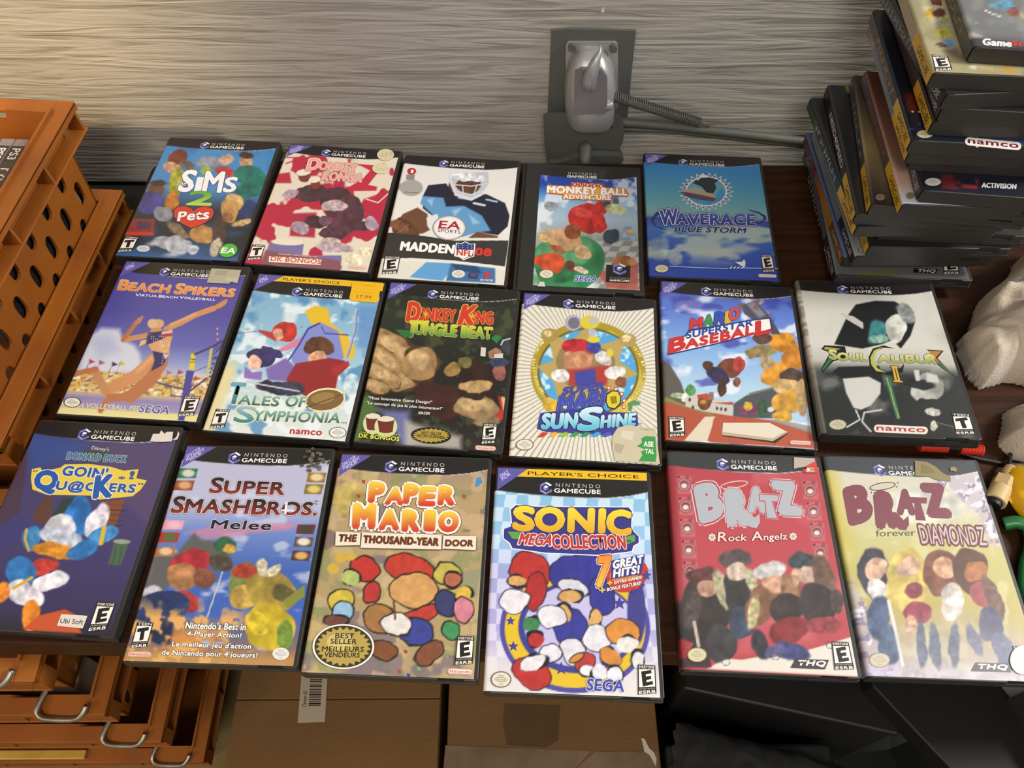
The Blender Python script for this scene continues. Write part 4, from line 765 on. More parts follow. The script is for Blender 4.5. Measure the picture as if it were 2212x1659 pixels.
def cover_base():
    r, A = laid('b', 0.2121, 0.4382, -4.59, 'game case with a baseball field under blue sky, slanted red and blue title')
    A.crop(1410, 600, 4.254)
    A.grad([(0, '4a5cb0'), (.2, '5a78c4'), (.45, '7fa9d8'), (.68, 'a9c8dc')]); A.speck('dfe3ea', 220, .52, 41, .85, .12, (1, 1.8)); A.speck('3c3f98', 230, .60, 44, .7, .12, (1, 2)) 
    A.poly([(75, 730), (160, 800), (260, 960), (300, 1080), (420, 1100), (430, 1200), (300, 1200), (95, 1080)], '5a5650', 12); A.poly([(740, 1160), (860, 1080), (1130, 1010), (1200, 1290), (740, 1290)], '4c5054', 12); A.poly([(880, 1060), (1150, 990), (1150, 1010), (890, 1075)], '6e7a52', 8)
    A.poly([(100, 1080), (330, 1180), (740, 1270), (1100, 1310), (1480, 1420), (1490, 1500), (100, 1500)], 'a9503a', 6); A.poly([(98, 1085), (330, 1190), (560, 1260), (560, 1275), (330, 1215), (98, 1125)], '6f8a4a', 6); A.poly([(100, 1130), (330, 1220), (560, 1275), (560, 1290), (320, 1240), (100, 1145)], 'd9cfb8', 4)
    A.poly([(300, 1050), (420, 1070), (740, 1160), (735, 1270), (480, 1230), (300, 1180)], 'c3bcb0', 8); A.poly([(410, 1075), (500, 1060), (560, 1100), (540, 1150), (740, 1140), (740, 1170), (560, 1150), (410, 1110)], 'b0483c', 6); A.poly([(520, 1050), (560, 1050), (560, 1120), (510, 1120)], '8a6a5c', 6)
    for x, y in ((340, 1120), (370, 1190), (590, 1200), (630, 1205), (670, 1210), (530, 1140)): A.ell(x, y, 12, 18, '4a4650', 0, 4)
    A.poly([(100, 1125), (560, 1275), (480, 1500), (130, 1500)], 'a9503a', 6); A.poly([(480, 1275), (575, 1275), (500, 1505), (290, 1495)], 'd3c8b0', 6); A.poly([(560, 1290), (1080, 1310), (1500, 1480), (1500, 1570), (520, 1510)], 'ad533c', 6)
    A.poly([(1070, 1310), (1480, 1440), (1480, 1370), (1150, 1300)], '8a857e', 10, .8)
    # plain shapes for the players
    for e in ((1000, 680, 150, 60, '8c7a50', -5), (1210, 600, 130, 90, 'c9872c', 10), (1290, 740, 130, 110, 'b5762c', 0), (1130, 890, 130, 110, 'c98c34', 0), (1300, 930, 130, 90, '4c4038', 20), (1260, 1010, 160, 70, 'c0a06a', 10), (1270, 1150, 170, 120, 'c2943c', 0), (1190, 1270, 90, 50, 'd0a038', 10), (1050, 780, 70, 50, 'a8926c', 0), (1010, 560, 90, 50, '5c4038', 0), (1380, 1100, 60, 180, 'ab8f62', 0)):
        A.ell(*e[:5], rot=e[5], soft=22)
    for e in ((700, 830, 130, 80, '6c3c2c', -10), (600, 900, 130, 70, '34304a', 35), (640, 1010, 45, 80, '4c3024', -5), (510, 800, 50, 40, '54341f', 0), (770, 960, 36, 44, '7a5038', 0), (790, 800, 50, 70, 'a23c34', 0)): A.ell(*e[:5], rot=e[5], soft=16)
    A.poly([(820, 250), (940, 210), (1060, 330), (1180, 520), (1100, 520), (1000, 440), (840, 330)], '4c4a55', 12); A.poly([(860, 240), (930, 215), (1040, 340), (980, 370)], '8c8a94', 24, .8)
    for p in ([(770, 240), (840, 235), (810, 290)], [(930, 215), (995, 185), (975, 240)], [(920, 280), (950, 240), (975, 300)], [(1060, 330), (1105, 320), (1070, 360)]): A.poly(p, '7c5c48', 6)
    A.ell(350, 1030, 50, 44, '4f8a50', 0, 14); A.ell(230, 1085, 60, 30, '9ab088', 0, 16); A.ell(290, 1100, 36, 40, 'd4cfc4', 0, 12); A.ell(470, 1160, 60, 60, '6a4028', 0, 14); A.ell(465, 1140, 30, 20, 'b08c44', 0, 12); A.ell(890, 1210, 100, 50, '7a3c5a', 0, 16); A.ell(880, 1180, 40, 34, 'c4a43c', 0, 12); A.ell(1010, 1200, 50, 80, '34523c', 0, 16); A.ell(1085, 1210, 30, 24, 'c9ccd0', 0, 10)
    A.vp([(638, 1335), (1080, 1330), (1245, 1430), (1130, 1520), (640, 1455)], '3c2c24'); A.vp([(645, 1332), (1075, 1332), (1240, 1418), (1100, 1490), (638, 1440)], 'd6cdb8'); A.vp([(638, 1415), (1100, 1475), (1240, 1405), (1236, 1425), (1105, 1500), (642, 1445)], 'b3a588')
    header(A, logo=(.345, .055))
    O = ((.075, '28306e'), (.045, 'e6e2dc'))
    for ch, x, c, y in (('M', 345, 'c23434', 485), ('A', 465, '3c8a4c', 455), ('R', 570, '2f4ea0', 428), ('I', 668, 'c9a82c', 418), ('O', 700, 'c8483c', 392)):
        w_ = 100 if ch == 'M' else 38 if ch == 'I' else 85; A.T(ch, (x, y), (x + w_, y - w_ * .14), (8, -105), c, .05, O)
    A.vp([(135, 715), (150, 565), (300, 530), (330, 480), (920, 385), (1080, 370), (1100, 480), (560, 620)], '28306e'); A.vp([(148, 700), (160, 575), (310, 540), (338, 495), (915, 398), (1070, 380), (1085, 470), (560, 608)], 'e6e2dc')
    A.T('SUPERSTAR', (308, 562), (915, 440), (2, -58), '2c4690', .05); A.T('B', (150, 690), (290, 655), (10, -120), 'bd2f30', .06); A.T('ASEBAL', (300, 655), (925, 520), (4, -80), 'bd2f30', .06); A.T('L', (950, 530), (1080, 500), (2, -120), 'bd2f30', .06)
    esrb(A, [(145, 1275), (290, 1283), (298, 1465), (152, 1455)], 'E', 'EVERYONE'); capsule(A, (1258, 1515), (1452, 1522), 19, 'Nintendo', 'b8605a', 'dcc4b4')
    A.finish('cover_sheet', 'print_glossy')

def cover_soul():
    z0 = 0.0569 * .0675 + .0582 * .095 - 0.0002; tx, ty = .0569, -.0582; a = math.radians(-5.21)
    rot = (Matrix.Rotation(a, 3, 'Z') @ Matrix.Rotation(math.atan(ty), 3, 'X') @ Matrix.Rotation(-math.atan(tx), 3, 'Y')).to_euler()
    r, A = laid('s', 0.3507, 0.4367, 0, 'worn black and white game case tilted up on a plug beside the towel', z0, rot)
    A.crop(1700, 595, 4.309)
    A.grad([(0, 'c9c8bc'), (.45, 'cac9bd'), (.56, 'b4b3a8'), (.64, '2e3333'), (1, '232727')]); A.speck('bdbcae', 200, .55, 51, .4, .2); A.speck('3c4242', 160, .56, 52, .5, .2) if False else None
    # high-contrast light and dark areas only
    A.poly([(440, 640), (560, 380), (640, 270), (820, 235), (1000, 240), (1180, 340), (1190, 440), (1150, 560), (1060, 680), (980, 600), (880, 640), (700, 680)], '1b1e1e', 12)
    A.ell(1020, 500, 100, 140, 'bdbcb0', 10, 26); A.ell(830, 520, 80, 110, '3c7c80', 0, 60); A.ell(860, 590, 90, 36, '7fa896', 0, 30); A.ell(1110, 350, 60, 110, '8b8f8c', -40, 40); A.poly([(480, 345), (620, 380), (710, 440), (712, 500), (560, 410)], 'b8b7ab', 6)
    A.poly([(420, 900), (480, 850), (860, 840), (900, 1000), (880, 1100), (760, 960), (520, 960)], '1e2222', 12); A.poly([(520, 960), (760, 940), (875, 1000), (870, 1100), (780, 1210), (690, 1250), (620, 1230), (550, 1090)], 'c4c4ba', 14)
    A.ell(1290, 1060, 170, 150, 'a4a59c', 0, 40); A.ell(1230, 1010, 150, 50, '24292a', 10, 40); A.ell(1330, 1190, 130, 40, '2a2f2f', 5, 24); A.ell(1360, 1270, 80, 34, 'b3b3a8', 5, 20); A.poly([(1180, 880), (1230, 880), (1240, 980), (1200, 980)], 'c4c4ba', 12); A.poly([(1300, 900), (1400, 930), (1420, 1000), (1300, 990)], 'c4c4ba', 18)
    A.stroke([(640, 1250), (680, 1340), (560, 1410)], 14, 'c9c9c0', 6); A.stroke([(880, 1250), (720, 1275), (700, 1360), (780, 1450)], 16, 'c0c0b8', 8); A.ell(1365, 1400, 30, 50, 'b9b9a8', 0, 14)
    A.poly([(900, 930), (960, 940), (1058, 1330), (1020, 1335)], '3c6a48', 6); A.stroke([(930, 950), (1040, 1330)], 9, 'a7b070', 4)
    A.stroke([(1400, 1370), (1560, 1410)], 6, '7c7f7c', 5)
    header(A, tri=False, logo=(.335, .060), silver='7c6d7c')
    O = ((.09, '1a1c1a'), (.06, 'c9c6b4'), (.035, '1c2c22'))
    g = ('8a9a3c', 'd8cf7c')
    A.vp([(318, 870), (330, 908), (430, 800), (560, 760), (540, 660), (350, 650), (318, 685), (400, 720)], '1a1c1a'); A.vp([(328, 868), (334, 890), (425, 785), (470, 720), (350, 690), (355, 662), (500, 680), (410, 735)], '2f6a44'); A.vp([(340, 680), (360, 665), (500, 685), (430, 700)], 'b8943c')
    A.T('S', (398, 772), (462, 782), (-4, -84), g, .03, O); A.T('R', (1318, 812), (1392, 822), (-12, -78), g, .03, O)
    A.T('OUL', (475, 790), (740, 800), (-5, -70), g, .03, O); A.T('ALIBU', (850, 808), (1310, 815), (-10, -70), g, .03, O)
    A.vp([(760, 760), (800, 680), (900, 650), (1000, 680), (900, 672), (820, 710), (800, 780), (830, 850), (920, 900), (1060, 860), (1090, 820), (1080, 900), (980, 930), (840, 910), (770, 840)], '1c1e1c'); A.vp([(775, 765), (812, 695), (895, 662), (830, 710), (810, 790), (840, 862), (920, 905), (830, 890), (785, 830)], 'a9ae50')
    A.vp([(1300, 690), (1460, 700), (1400, 770), (1565, 942), (1440, 860), (1370, 800), (1360, 730)], '1c1e1c'); A.vp([(1320, 700), (1440, 706), (1385, 762), (1400, 785), (1540, 920), (1430, 840), (1360, 770)], 'b07a3c'); A.vp([(1400, 790), (1540, 922), (1430, 845)], '2f6a54')
    A.vp([(960, 835), (1040, 840), (1042, 862), (1028, 862), (1062, 975), (1082, 978), (1084, 1002), (985, 995), (980, 972), (996, 972), (972, 862), (958, 858)], '2a2412'); A.vp([(965, 840), (1036, 845), (1036, 856), (1022, 856), (1055, 980), (1078, 984), (1078, 996), (990, 990), (988, 978), (1004, 978), (978, 856), (964, 852)], 'c9a43c')
    capsule(A, (808, 1423), (1312, 1445), 36, 'namco', 'a6303c', 'd8d3c4', ring=False, b=.03)
    seal(A, 473, 1388, 78, 46, 'bdb89c', '8c8668'); esrb(A, [(1530, 1282), (1695, 1286), (1755, 1478), (1570, 1475)], 'T', 'TEEN')
    A.vp([(1000, 864), (1008, 864), (1034, 974), (1025, 974)], '2a2412')
    A.put(np.clip((.012 - A.U) / .006, 0, 1), 'a19a86'); A.put(np.clip((.02 - A.U) / .02, 0, 1) * np.clip((vnoise(A.X, A.Y, 30, 5) - .5) / .1, 0, 1), '6a6354')
    A.finish('cover_sheet', 'print_glossy')

def cover_donald():
    r, A = laid('d', -0.3718, 0.2769, -4.03, 'dusky purple game case with torn white label, at the front left corner')
    A.crop(0, 880, 3.072)
    A.grad([(0, '3d4068'), (.2, '44406c'), (.5, '443c66'), (.75, '3c3560'), (.92, '352f50'), (1, '26222e')]); A.poly([(170, 150), (590, 240), (520, 330), (200, 420)], '34508c', 90, .8); A.poly([(600, 250), (1170, 230), (1000, 800), (820, 620), (700, 420)], '574668', 40, .7)
    A.poly([(540, 290), (700, 260), (760, 330), (560, 380)], '3a463e', 30, .8); A.poly([(0, 760), (130, 700), (300, 780), (0, 940)], '3a3a72', 60, .7)
    A.poly([(0, 600), (150, 300), (185, 300), (130, 700), (0, 790)], '4a3440', 14, .8); A.poly([(230, 690), (300, 590), (350, 600), (330, 780), (215, 750)], '5a3c30', 14); A.poly([(320, 760), (420, 600), (540, 600), (480, 720), (380, 800)], '2c3c38', 14)
    A.poly([(700, 620), (830, 610), (760, 800), (640, 790)], '7a4630', 6)
    for i in range(5): A.stroke([(650, 640 + i * 34), (820, 650 + i * 34)], 4, '3c2420', 3)
    A.poly([(760, 890), (860, 885), (800, 1050), (715, 1040)], '47604c', 6); A.ell(808, 890, 58, 15, '8c9a88', 3, 4); A.stroke([(770, 930), (745, 1040)], 6, '2f4436', 3); A.stroke([(810, 930), (785, 1045)], 6, '2f4436', 3)
    # plain colour masses, no figure
    for e in ((520, 720, 90, 130, '2b6fb4', 10), (640, 760, 60, 130, 'd4cfd8', 25), (400, 800, 120, 90, 'cfccd4', -30), (690, 850, 110, 60, '3f86bd', -25), (210, 870, 60, 80, '3a78a8', 0), (400, 860, 150, 60, 'bfc6d4', 10),
              (380, 950, 160, 50, 'd08a28', 8), (290, 1060, 110, 50, 'b83a30', -15), (130, 1080, 110, 100, '2c6ca8', 30), (540, 950, 120, 60, '2c6ca8', -20), (330, 1150, 120, 60, 'd8d4dc', -15), (160, 1240, 130, 80, 'd3cfd6', 20), (20, 1220, 40, 70, 'd9822a', 10), (200, 1390, 60, 110, 'd98228', 8), (400, 1420, 130, 60, 'bf5228', 0)):
        A.ell(*e[:5], rot=e[5], soft=26)
    A.poly([(150, 1470), (260, 1380), (430, 1340), (490, 1370), (540, 1500), (200, 1480)], 'bd5028', 12); A.stroke([(90, 1200), (210, 1130)], 20, 'c9a63a', 5); A.stroke([(690, 800), (670, 900)], 30, 'cfae3c', 6); A.stroke([(175, 810), (165, 870), (190, 950)], 16, 'c9a63a', 5)
    header(A, tri=False, logo=(.345, .060))
    A.T("Disney's", (603, 285), (718, 298), (10, -30), 'd9d6d4', 0)
    A.T('DONALD DUCK', (440, 342), (832, 366), (14, -44), '3a6a9c', .05, ((.085, 'c9cba0'),))
    Y = ((.11, 'e0c64c'), (.055, 'eae4d0')); Bc = '2656a0'
    A.vp([(205, 470), (212, 410), (270, 398), (280, 425), (400, 400), (430, 378), (590, 375), (740, 395), (820, 420), (920, 410), (905, 470), (975, 485), (935, 545), (880, 590), (660, 612), (600, 585), (310, 580), (215, 545)], 'dcc24a')
    A.T("GOIN'", (410, 450), (700, 470), (20, -62), Bc, .05, ((.09, 'eae4d0'),)); A.T('Q', (220, 560), (360, 570), (30, -140), Bc, .06, ((.09, 'eae4d0'),)); A.T('U@CKERS', (365, 560), (885, 582), (20, -72), Bc, .05, ((.09, 'eae4d0'),)); A.T('K', (625, 600), (735, 590), (20, -140), Bc, .05, ((.08, 'eae4d0'),))
    A.T('"', (222, 440), (246, 440), (2, -20), Bc, .03); A.T('"', (915, 530), (945, 532), (6, -26), Bc, .03); A.T('*', (785, 490), (825, 492), (5, -32), Bc, .03); A.T('!', (858, 475), (885, 477), (10, -50), Bc, .04)
    A.vp([(408, 1372), (582, 1384), (550, 1468), (378, 1450)], 'd8cfc2'); A.T('Ubi Soft', (398, 1432), (550, 1442), (8, -32), '2c2a30', .01)
    esrb(A, [(648, 1290), (772, 1300), (706, 1488), (580, 1474)], 'E', 'EVERYONE')
    A.finish()
    A.sticker('sticker', lambda L: (A.vp([(1018, 178), (1060, 178), (1072, 155), (1095, 178), (1110, 165), (1152, 165), (1142, 228), (1080, 232), (998, 228)], 'd6cdc4', L), A.vp([(1185, 160), (1193, 180), (1180, 215), (1150, 222), (1175, 195)], 'd6cdc4', L)), label='torn white label scraps')

def cover_smash():
    r, A = laid('s', -0.2287, 0.2514, -2.16, 'pale blue game case with dark red title and tiny picture tiles down both sides')
    A.crop(250, 950, 3.19)
    A.grad([(0, 'b3b2c8'), (.3, 'b0b3cf'), (.42, '6b84bf'), (.6, '3f5fa8'), (.8, '3c5fae'), (1, '9c6a3c')])
    A.speck('c3c9da', 150, .58, 61, .7, .15, (1, 2)); A.poly([(480, 640), (700, 585), (1250, 570), (1200, 620), (620, 670)], 'bf8098', 24, .8); A.poly([(560, 670), (900, 640), (900, 660), (620, 690)], 'bf8098', 14, .6)
    A.poly([(270, 800), (420, 780), (540, 640), (590, 690), (700, 700), (760, 780), (560, 900), (360, 1000), (150, 1250)], '5c5a58', 24)
    # plain soft masses
    for e in ((520, 850, 150, 90, 'a02c34', -6), (470, 940, 110, 100, 'a8764c', 0), (610, 960, 90, 70, '7a4c38', 0), (270, 1090, 90, 70, 'b9b5ba', 20), (460, 1110, 120, 80, 'a83230', 20), (330, 1180, 170, 120, '26345e', -20), (330, 1330, 120, 90, '1e2a4c', 20), (760, 720, 80, 60, '2c5a3c', 0), (780, 750, 50, 34, 'c9a24c', 0), (720, 840, 80, 60, '4c4438', 0),
              (900, 980, 130, 110, '6c7c3c', 0), (880, 900, 90, 60, 'a8402c', 0), (870, 1080, 110, 80, 'b89a48', 0), (1080, 1050, 170, 130, 'a08a3c', 20), (1010, 880, 40, 60, 'c4bca0', -20), (1090, 900, 60, 30, 'c4bca0', -40), (1170, 1060, 90, 60, '5a5430', 20), (1060, 1310, 180, 150, 'bfa628', 10), (1160, 1350, 60, 110, '6f8a34', 0), (980, 1260, 90, 80, 'c9b22c', 0)):
        A.ell(*e[:5], rot=e[5], soft=30)
    A.poly([(1150, 1110), (1300, 1000), (1300, 1080), (1180, 1160)], '7c8436', 8); A.put(np.clip((A.W - .80) / .1, 0, 1) * np.clip((vnoise(A.X, A.Y, 110, 71) - .42) / .15, 0, 1) * np.clip((.62 - A.U) / .1, 0, 1), 'c98644'); A.put(np.clip((A.W - .93) / .05, 0, 1) * .9, 'b58a52')
    A.put(np.clip((A.W - .72) / .1, 0, 1) * np.clip((vnoise(A.X + 50, A.Y, 80, 72) - .55) / .1, 0, 1) * np.clip((.7 - A.U) / .1, 0, 1), 'd8a45c'); A.stroke([(735, 910), (630, 1220)], 9, 'c3c0b0', 4)
    for x, y, c, d in ((500, 230, '2c6a48', 'c9c9bc'), (475, 312, '8a4a34', 'd0a070'), (405, 585, 'd49aa8', 'e0b0bc'), (375, 672, 'a8342c', '4c6a38'), (345, 768, '9c6a48', 'd9b894'), (1385, 258, '8a6a30', 'd8c890'), (1365, 340, '7a6a34', 'd0c06a'), (1310, 615, '6a2c30', '3c4030'), (1295, 702, '5a4a38', 'dcd4c4'), (1278, 798, '4a3428', 'd0a468')):
        A.poly([(x - 58, y - 34), (x + 68, y - 32), (x + 52, y + 36), (x - 72, y + 34)], c, 3); A.ell(x, y, 44, 26, d, 0, 14)
    header(A, logo=(.345, .055))
    O = ((.075, '5c5458'), (.06, 'dcd8dc')); g = ('8a2c20', '1c1618')
    A.T('SUPER', (645, 362), (1155, 378), (22, -100), g, .035, O, sc=.82); A.T('SMASH', (380, 500), (905, 508), (28, -108), g, .035, O, sc=.84); A.T('BROS.', (935, 512), (1380, 520), (22, -100), g, .035, O, sc=.84)
    A.vp([(1170, 430), (1186, 430), (1176, 512), (1160, 512)], 'e9e6e4'); A.vp([(1142, 482), (1228, 484), (1226, 494), (1140, 492)], 'e9e6e4')
    A.T('Melee', (655, 612), (1065, 622), (16, -58), '1c1a24', .035, ((.08, 'd0cdd8'),)); A.T('TM/', (1368, 430), (1398, 432), (2, -12), '3a3a48'); A.T('MC', (1362, 446), (1390, 448), (2, -12), '3a3a48')
    W2 = 'f1ede6'; OO = ((.07, '1c1612'),)
    A.T("Nintendo's Best in", (480, 1302), (893, 1314), (10, -46), W2, .03, OO); A.T('4-Player Action!', (488, 1362), (860, 1376), (10, -42), W2, .03, OO); A.T("Le meilleur jeu d'action", (385, 1434), (928, 1452), (10, -44), W2, .03, OO); A.T('de Nintendo pour 4 joueurs!', (315, 1492), (970, 1514), (10, -44), W2, .03, OO)
    esrb(A, [(150, 1255), (262, 1260), (216, 1436), (102, 1428)], 'T', 'TEEN'); capsule(A, (82, 1476), (248, 1480), 19, 'Nintendo', 'b8403a', 'dfc4b0'); seal(A, 1138, 1475, 62, 46, 'e0dcd8', '8a8478', gear=False)
    A.finish()
    def f(L):
        random.seed(5)
        for i in range(26):
            x, y = random.gauss(1370, 34), random.gauss(130, 42); A.vp([(x + random.uniform(8, 24) * math.cos(t), y + random.uniform(6, 16) * math.sin(t)) for t in np.linspace(0, 2 * math.pi, 9, endpoint=False)], random.choice(('4c473f', '5a5348', '6e6759')), L)
    A.sticker('sticker', f, label='grey residue of a removed label')

def cover_paper():
    r, A = laid('p', -0.0900, 0.2414, -2.70, 'tan game case with yellow and red block title and gold best seller oval')
    A.crop(630, 960, 3.13)
    A.grad([(0, '8f7c70'), (.2, 'ad9468'), (.45, 'a8946a'), (.7, 'a89264'), (1, 'a8946c')]); A.speck('bda873', 190, .52, 81, .8, .05); A.speck('7c8858', 130, .60, 82, .6, .06); A.speck('6f6270', 210, .62, 83, .7, .05); A.speck('c3a684', 110, .62, 85, .6, .05)
    A.ell(400, 370, 110, 120, 'b5a25c', 0, 14); A.poly([(240, 560), (300, 600), (330, 660), (220, 720)], '7a6a62', 16); A.poly([(1150, 860), (1280, 840), (1250, 1040), (1160, 1020)], '8f9070', 14)
    for x, y, c in ((485, 250, 'b0382c'), (450, 348, 'b8382c'), (1165, 350, 'b0402c'), (1275, 250, '3a7fb0'), (1285, 425, '8aa83c'), (728, 1535, 'b0382c'), (790, 1560, '3c3c88'), (860, 1515, '7aa06c'), (770, 1400, 'a8402c')): A.vp([(x - 12, y - 14), (x + 14, y - 6), (x + 10, y + 16), (x - 10, y + 10)], c)
    A.vp([(1250, 225), (1285, 220), (1270, 280), (1240, 290)], '3c8cc0')
    # plain cut-paper shapes
    K = lambda e: (A.ell(e[0], e[1], e[2] + 10, e[3] + 10, '1c1714', e[5], 8, 1, True), A.ell(e[0], e[1], e[2], e[3], e[4], e[5], 6, 1, True))
    for e in ((500, 840, 90, 80, 'b8342c', 20), (540, 1000, 60, 70, 'b03430', 0), (400, 900, 60, 50, 'a8b46a', 0), (330, 1050, 80, 70, 'c4b040', 0), (350, 1130, 70, 60, '8ab0c8', 0), (300, 1190, 80, 34, '6c4038', 0), (800, 840, 170, 90, 'b83a2c', 10), (830, 980, 160, 110, 'c9985c', 0), (860, 1160, 130, 60, 'b23a30', -20), (840, 1260, 120, 90, '38408c', 0),
              (620, 1390, 100, 60, '7c4c2c', 20), (930, 1400, 110, 60, '7a4a30', -40), (600, 1180, 110, 90, '9c7040', 10), (710, 1210, 90, 70, 'd9d4cc', 0), (1060, 870, 90, 70, 'b4a848', 0), (1090, 910, 60, 50, 'a8624a', 0), (1050, 1070, 80, 90, '343a64', 0), (1160, 1010, 60, 50, 'cfb048', 0), (1160, 1120, 60, 80, 'c87c8c', 0), (1070, 1250, 60, 60, '3c8a54', 0)): K(e)
    A.ell(330, 770, 36, 30, 'c9a43c', 0, 8); A.ell(280, 840, 40, 34, 'c9a43c', 0, 8); A.ell(400, 760, 34, 26, 'c9a43c', 0, 8); A.stroke([(690, 1060), (700, 1180)], 14, '5a3a20', 6)
    header(A, logo=(.345, .055))
    g = ('c8382a', 'e6c63c')
    LT = []
    def blk(t, bl, br, up): LT.append((t, bl, br, up))
    for t, x, w_, y, h in (('P', 528, 85, 385, 120), ('A', 640, 105, 400, 100), ('P', 765, 75, 392, 115), ('E', 868, 90, 408, 110), ('R', 998, 92, 402, 110)): blk(t, (x, y), (x + w_, y + 3), (12, -h))
    for t, x, w_, y, h in (('M', 425, 125, 558, 145), ('A', 600, 115, 570, 120), ('R', 757, 95, 580, 125), ('I', 905, 52, 578, 120), ('O', 1000, 115, 585, 120)): blk(t, (x, y), (x + w_, y + 3), (8, -h))
    for col, o in (('3c3028', .17), ('ebe6da', .15)):
        for q in LT: A.T(*q, None, .07, ((o, col),))
    for q in LT: A.T(*q, g, .07)
    for p in ([(300, 592), (468, 600), (462, 684), (296, 688)], [(478, 598), (1016, 614), (1012, 714), (468, 702)], [(1026, 622), (1250, 624), (1246, 718), (1020, 708)]): A.vp([(x + 4, y + 5) for x, y in p], '4a3c30'); A.vp(p, 'e0d8c6')
    A.T('THE', (318, 658), (434, 660), (8, -44), '5a3220', .05, ((.08, 'b08050'),)); A.T('THOUSAND-YEAR', (486, 668), (990, 688), (6, -48), '5a3220', .05, ((.08, 'b08050'),)); A.T('DOOR', (1040, 690), (1224, 692), (4, -40), '5a3220', .05, ((.08, 'b08050'),)); A.T('TM/MC', (1155, 592), (1212, 596), (1, -14), '4a4038')
    A.ve(352, 1370, 208, 152, 'ece8da', n=40); A.ve(352, 1370, 196, 142, '3c3018', n=40); n = 48
    A.vp([(352 + (188 if i % 2 else 160) * math.cos(2 * math.pi * i / n), 1370 + (135 if i % 2 else 112) * math.sin(2 * math.pi * i / n)) for i in range(n)], 'b09a4c')
    A.ve(330, 1340, 90, 60, 'c9b86c')
    for t, x0, x1, y, h in (('BEST', 296, 424, 1312, 34), ('SELLER', 264, 440, 1350, 34), ('MEILLEURS', 206, 488, 1402, 34), ('VENDEURS', 222, 460, 1440, 32)): A.T(t, (x0, y), (x1, y + 4), (4, -h), '1c160e', .02)
    esrb(A, [(1120, 1298), (1236, 1303), (1224, 1494), (1102, 1486)], 'E', 'EVERYONE'); capsule(A, (1055, 1535), (1224, 1541), 20, 'Nintendo', 'b03a32', 'e4dccb')
    A.finish()

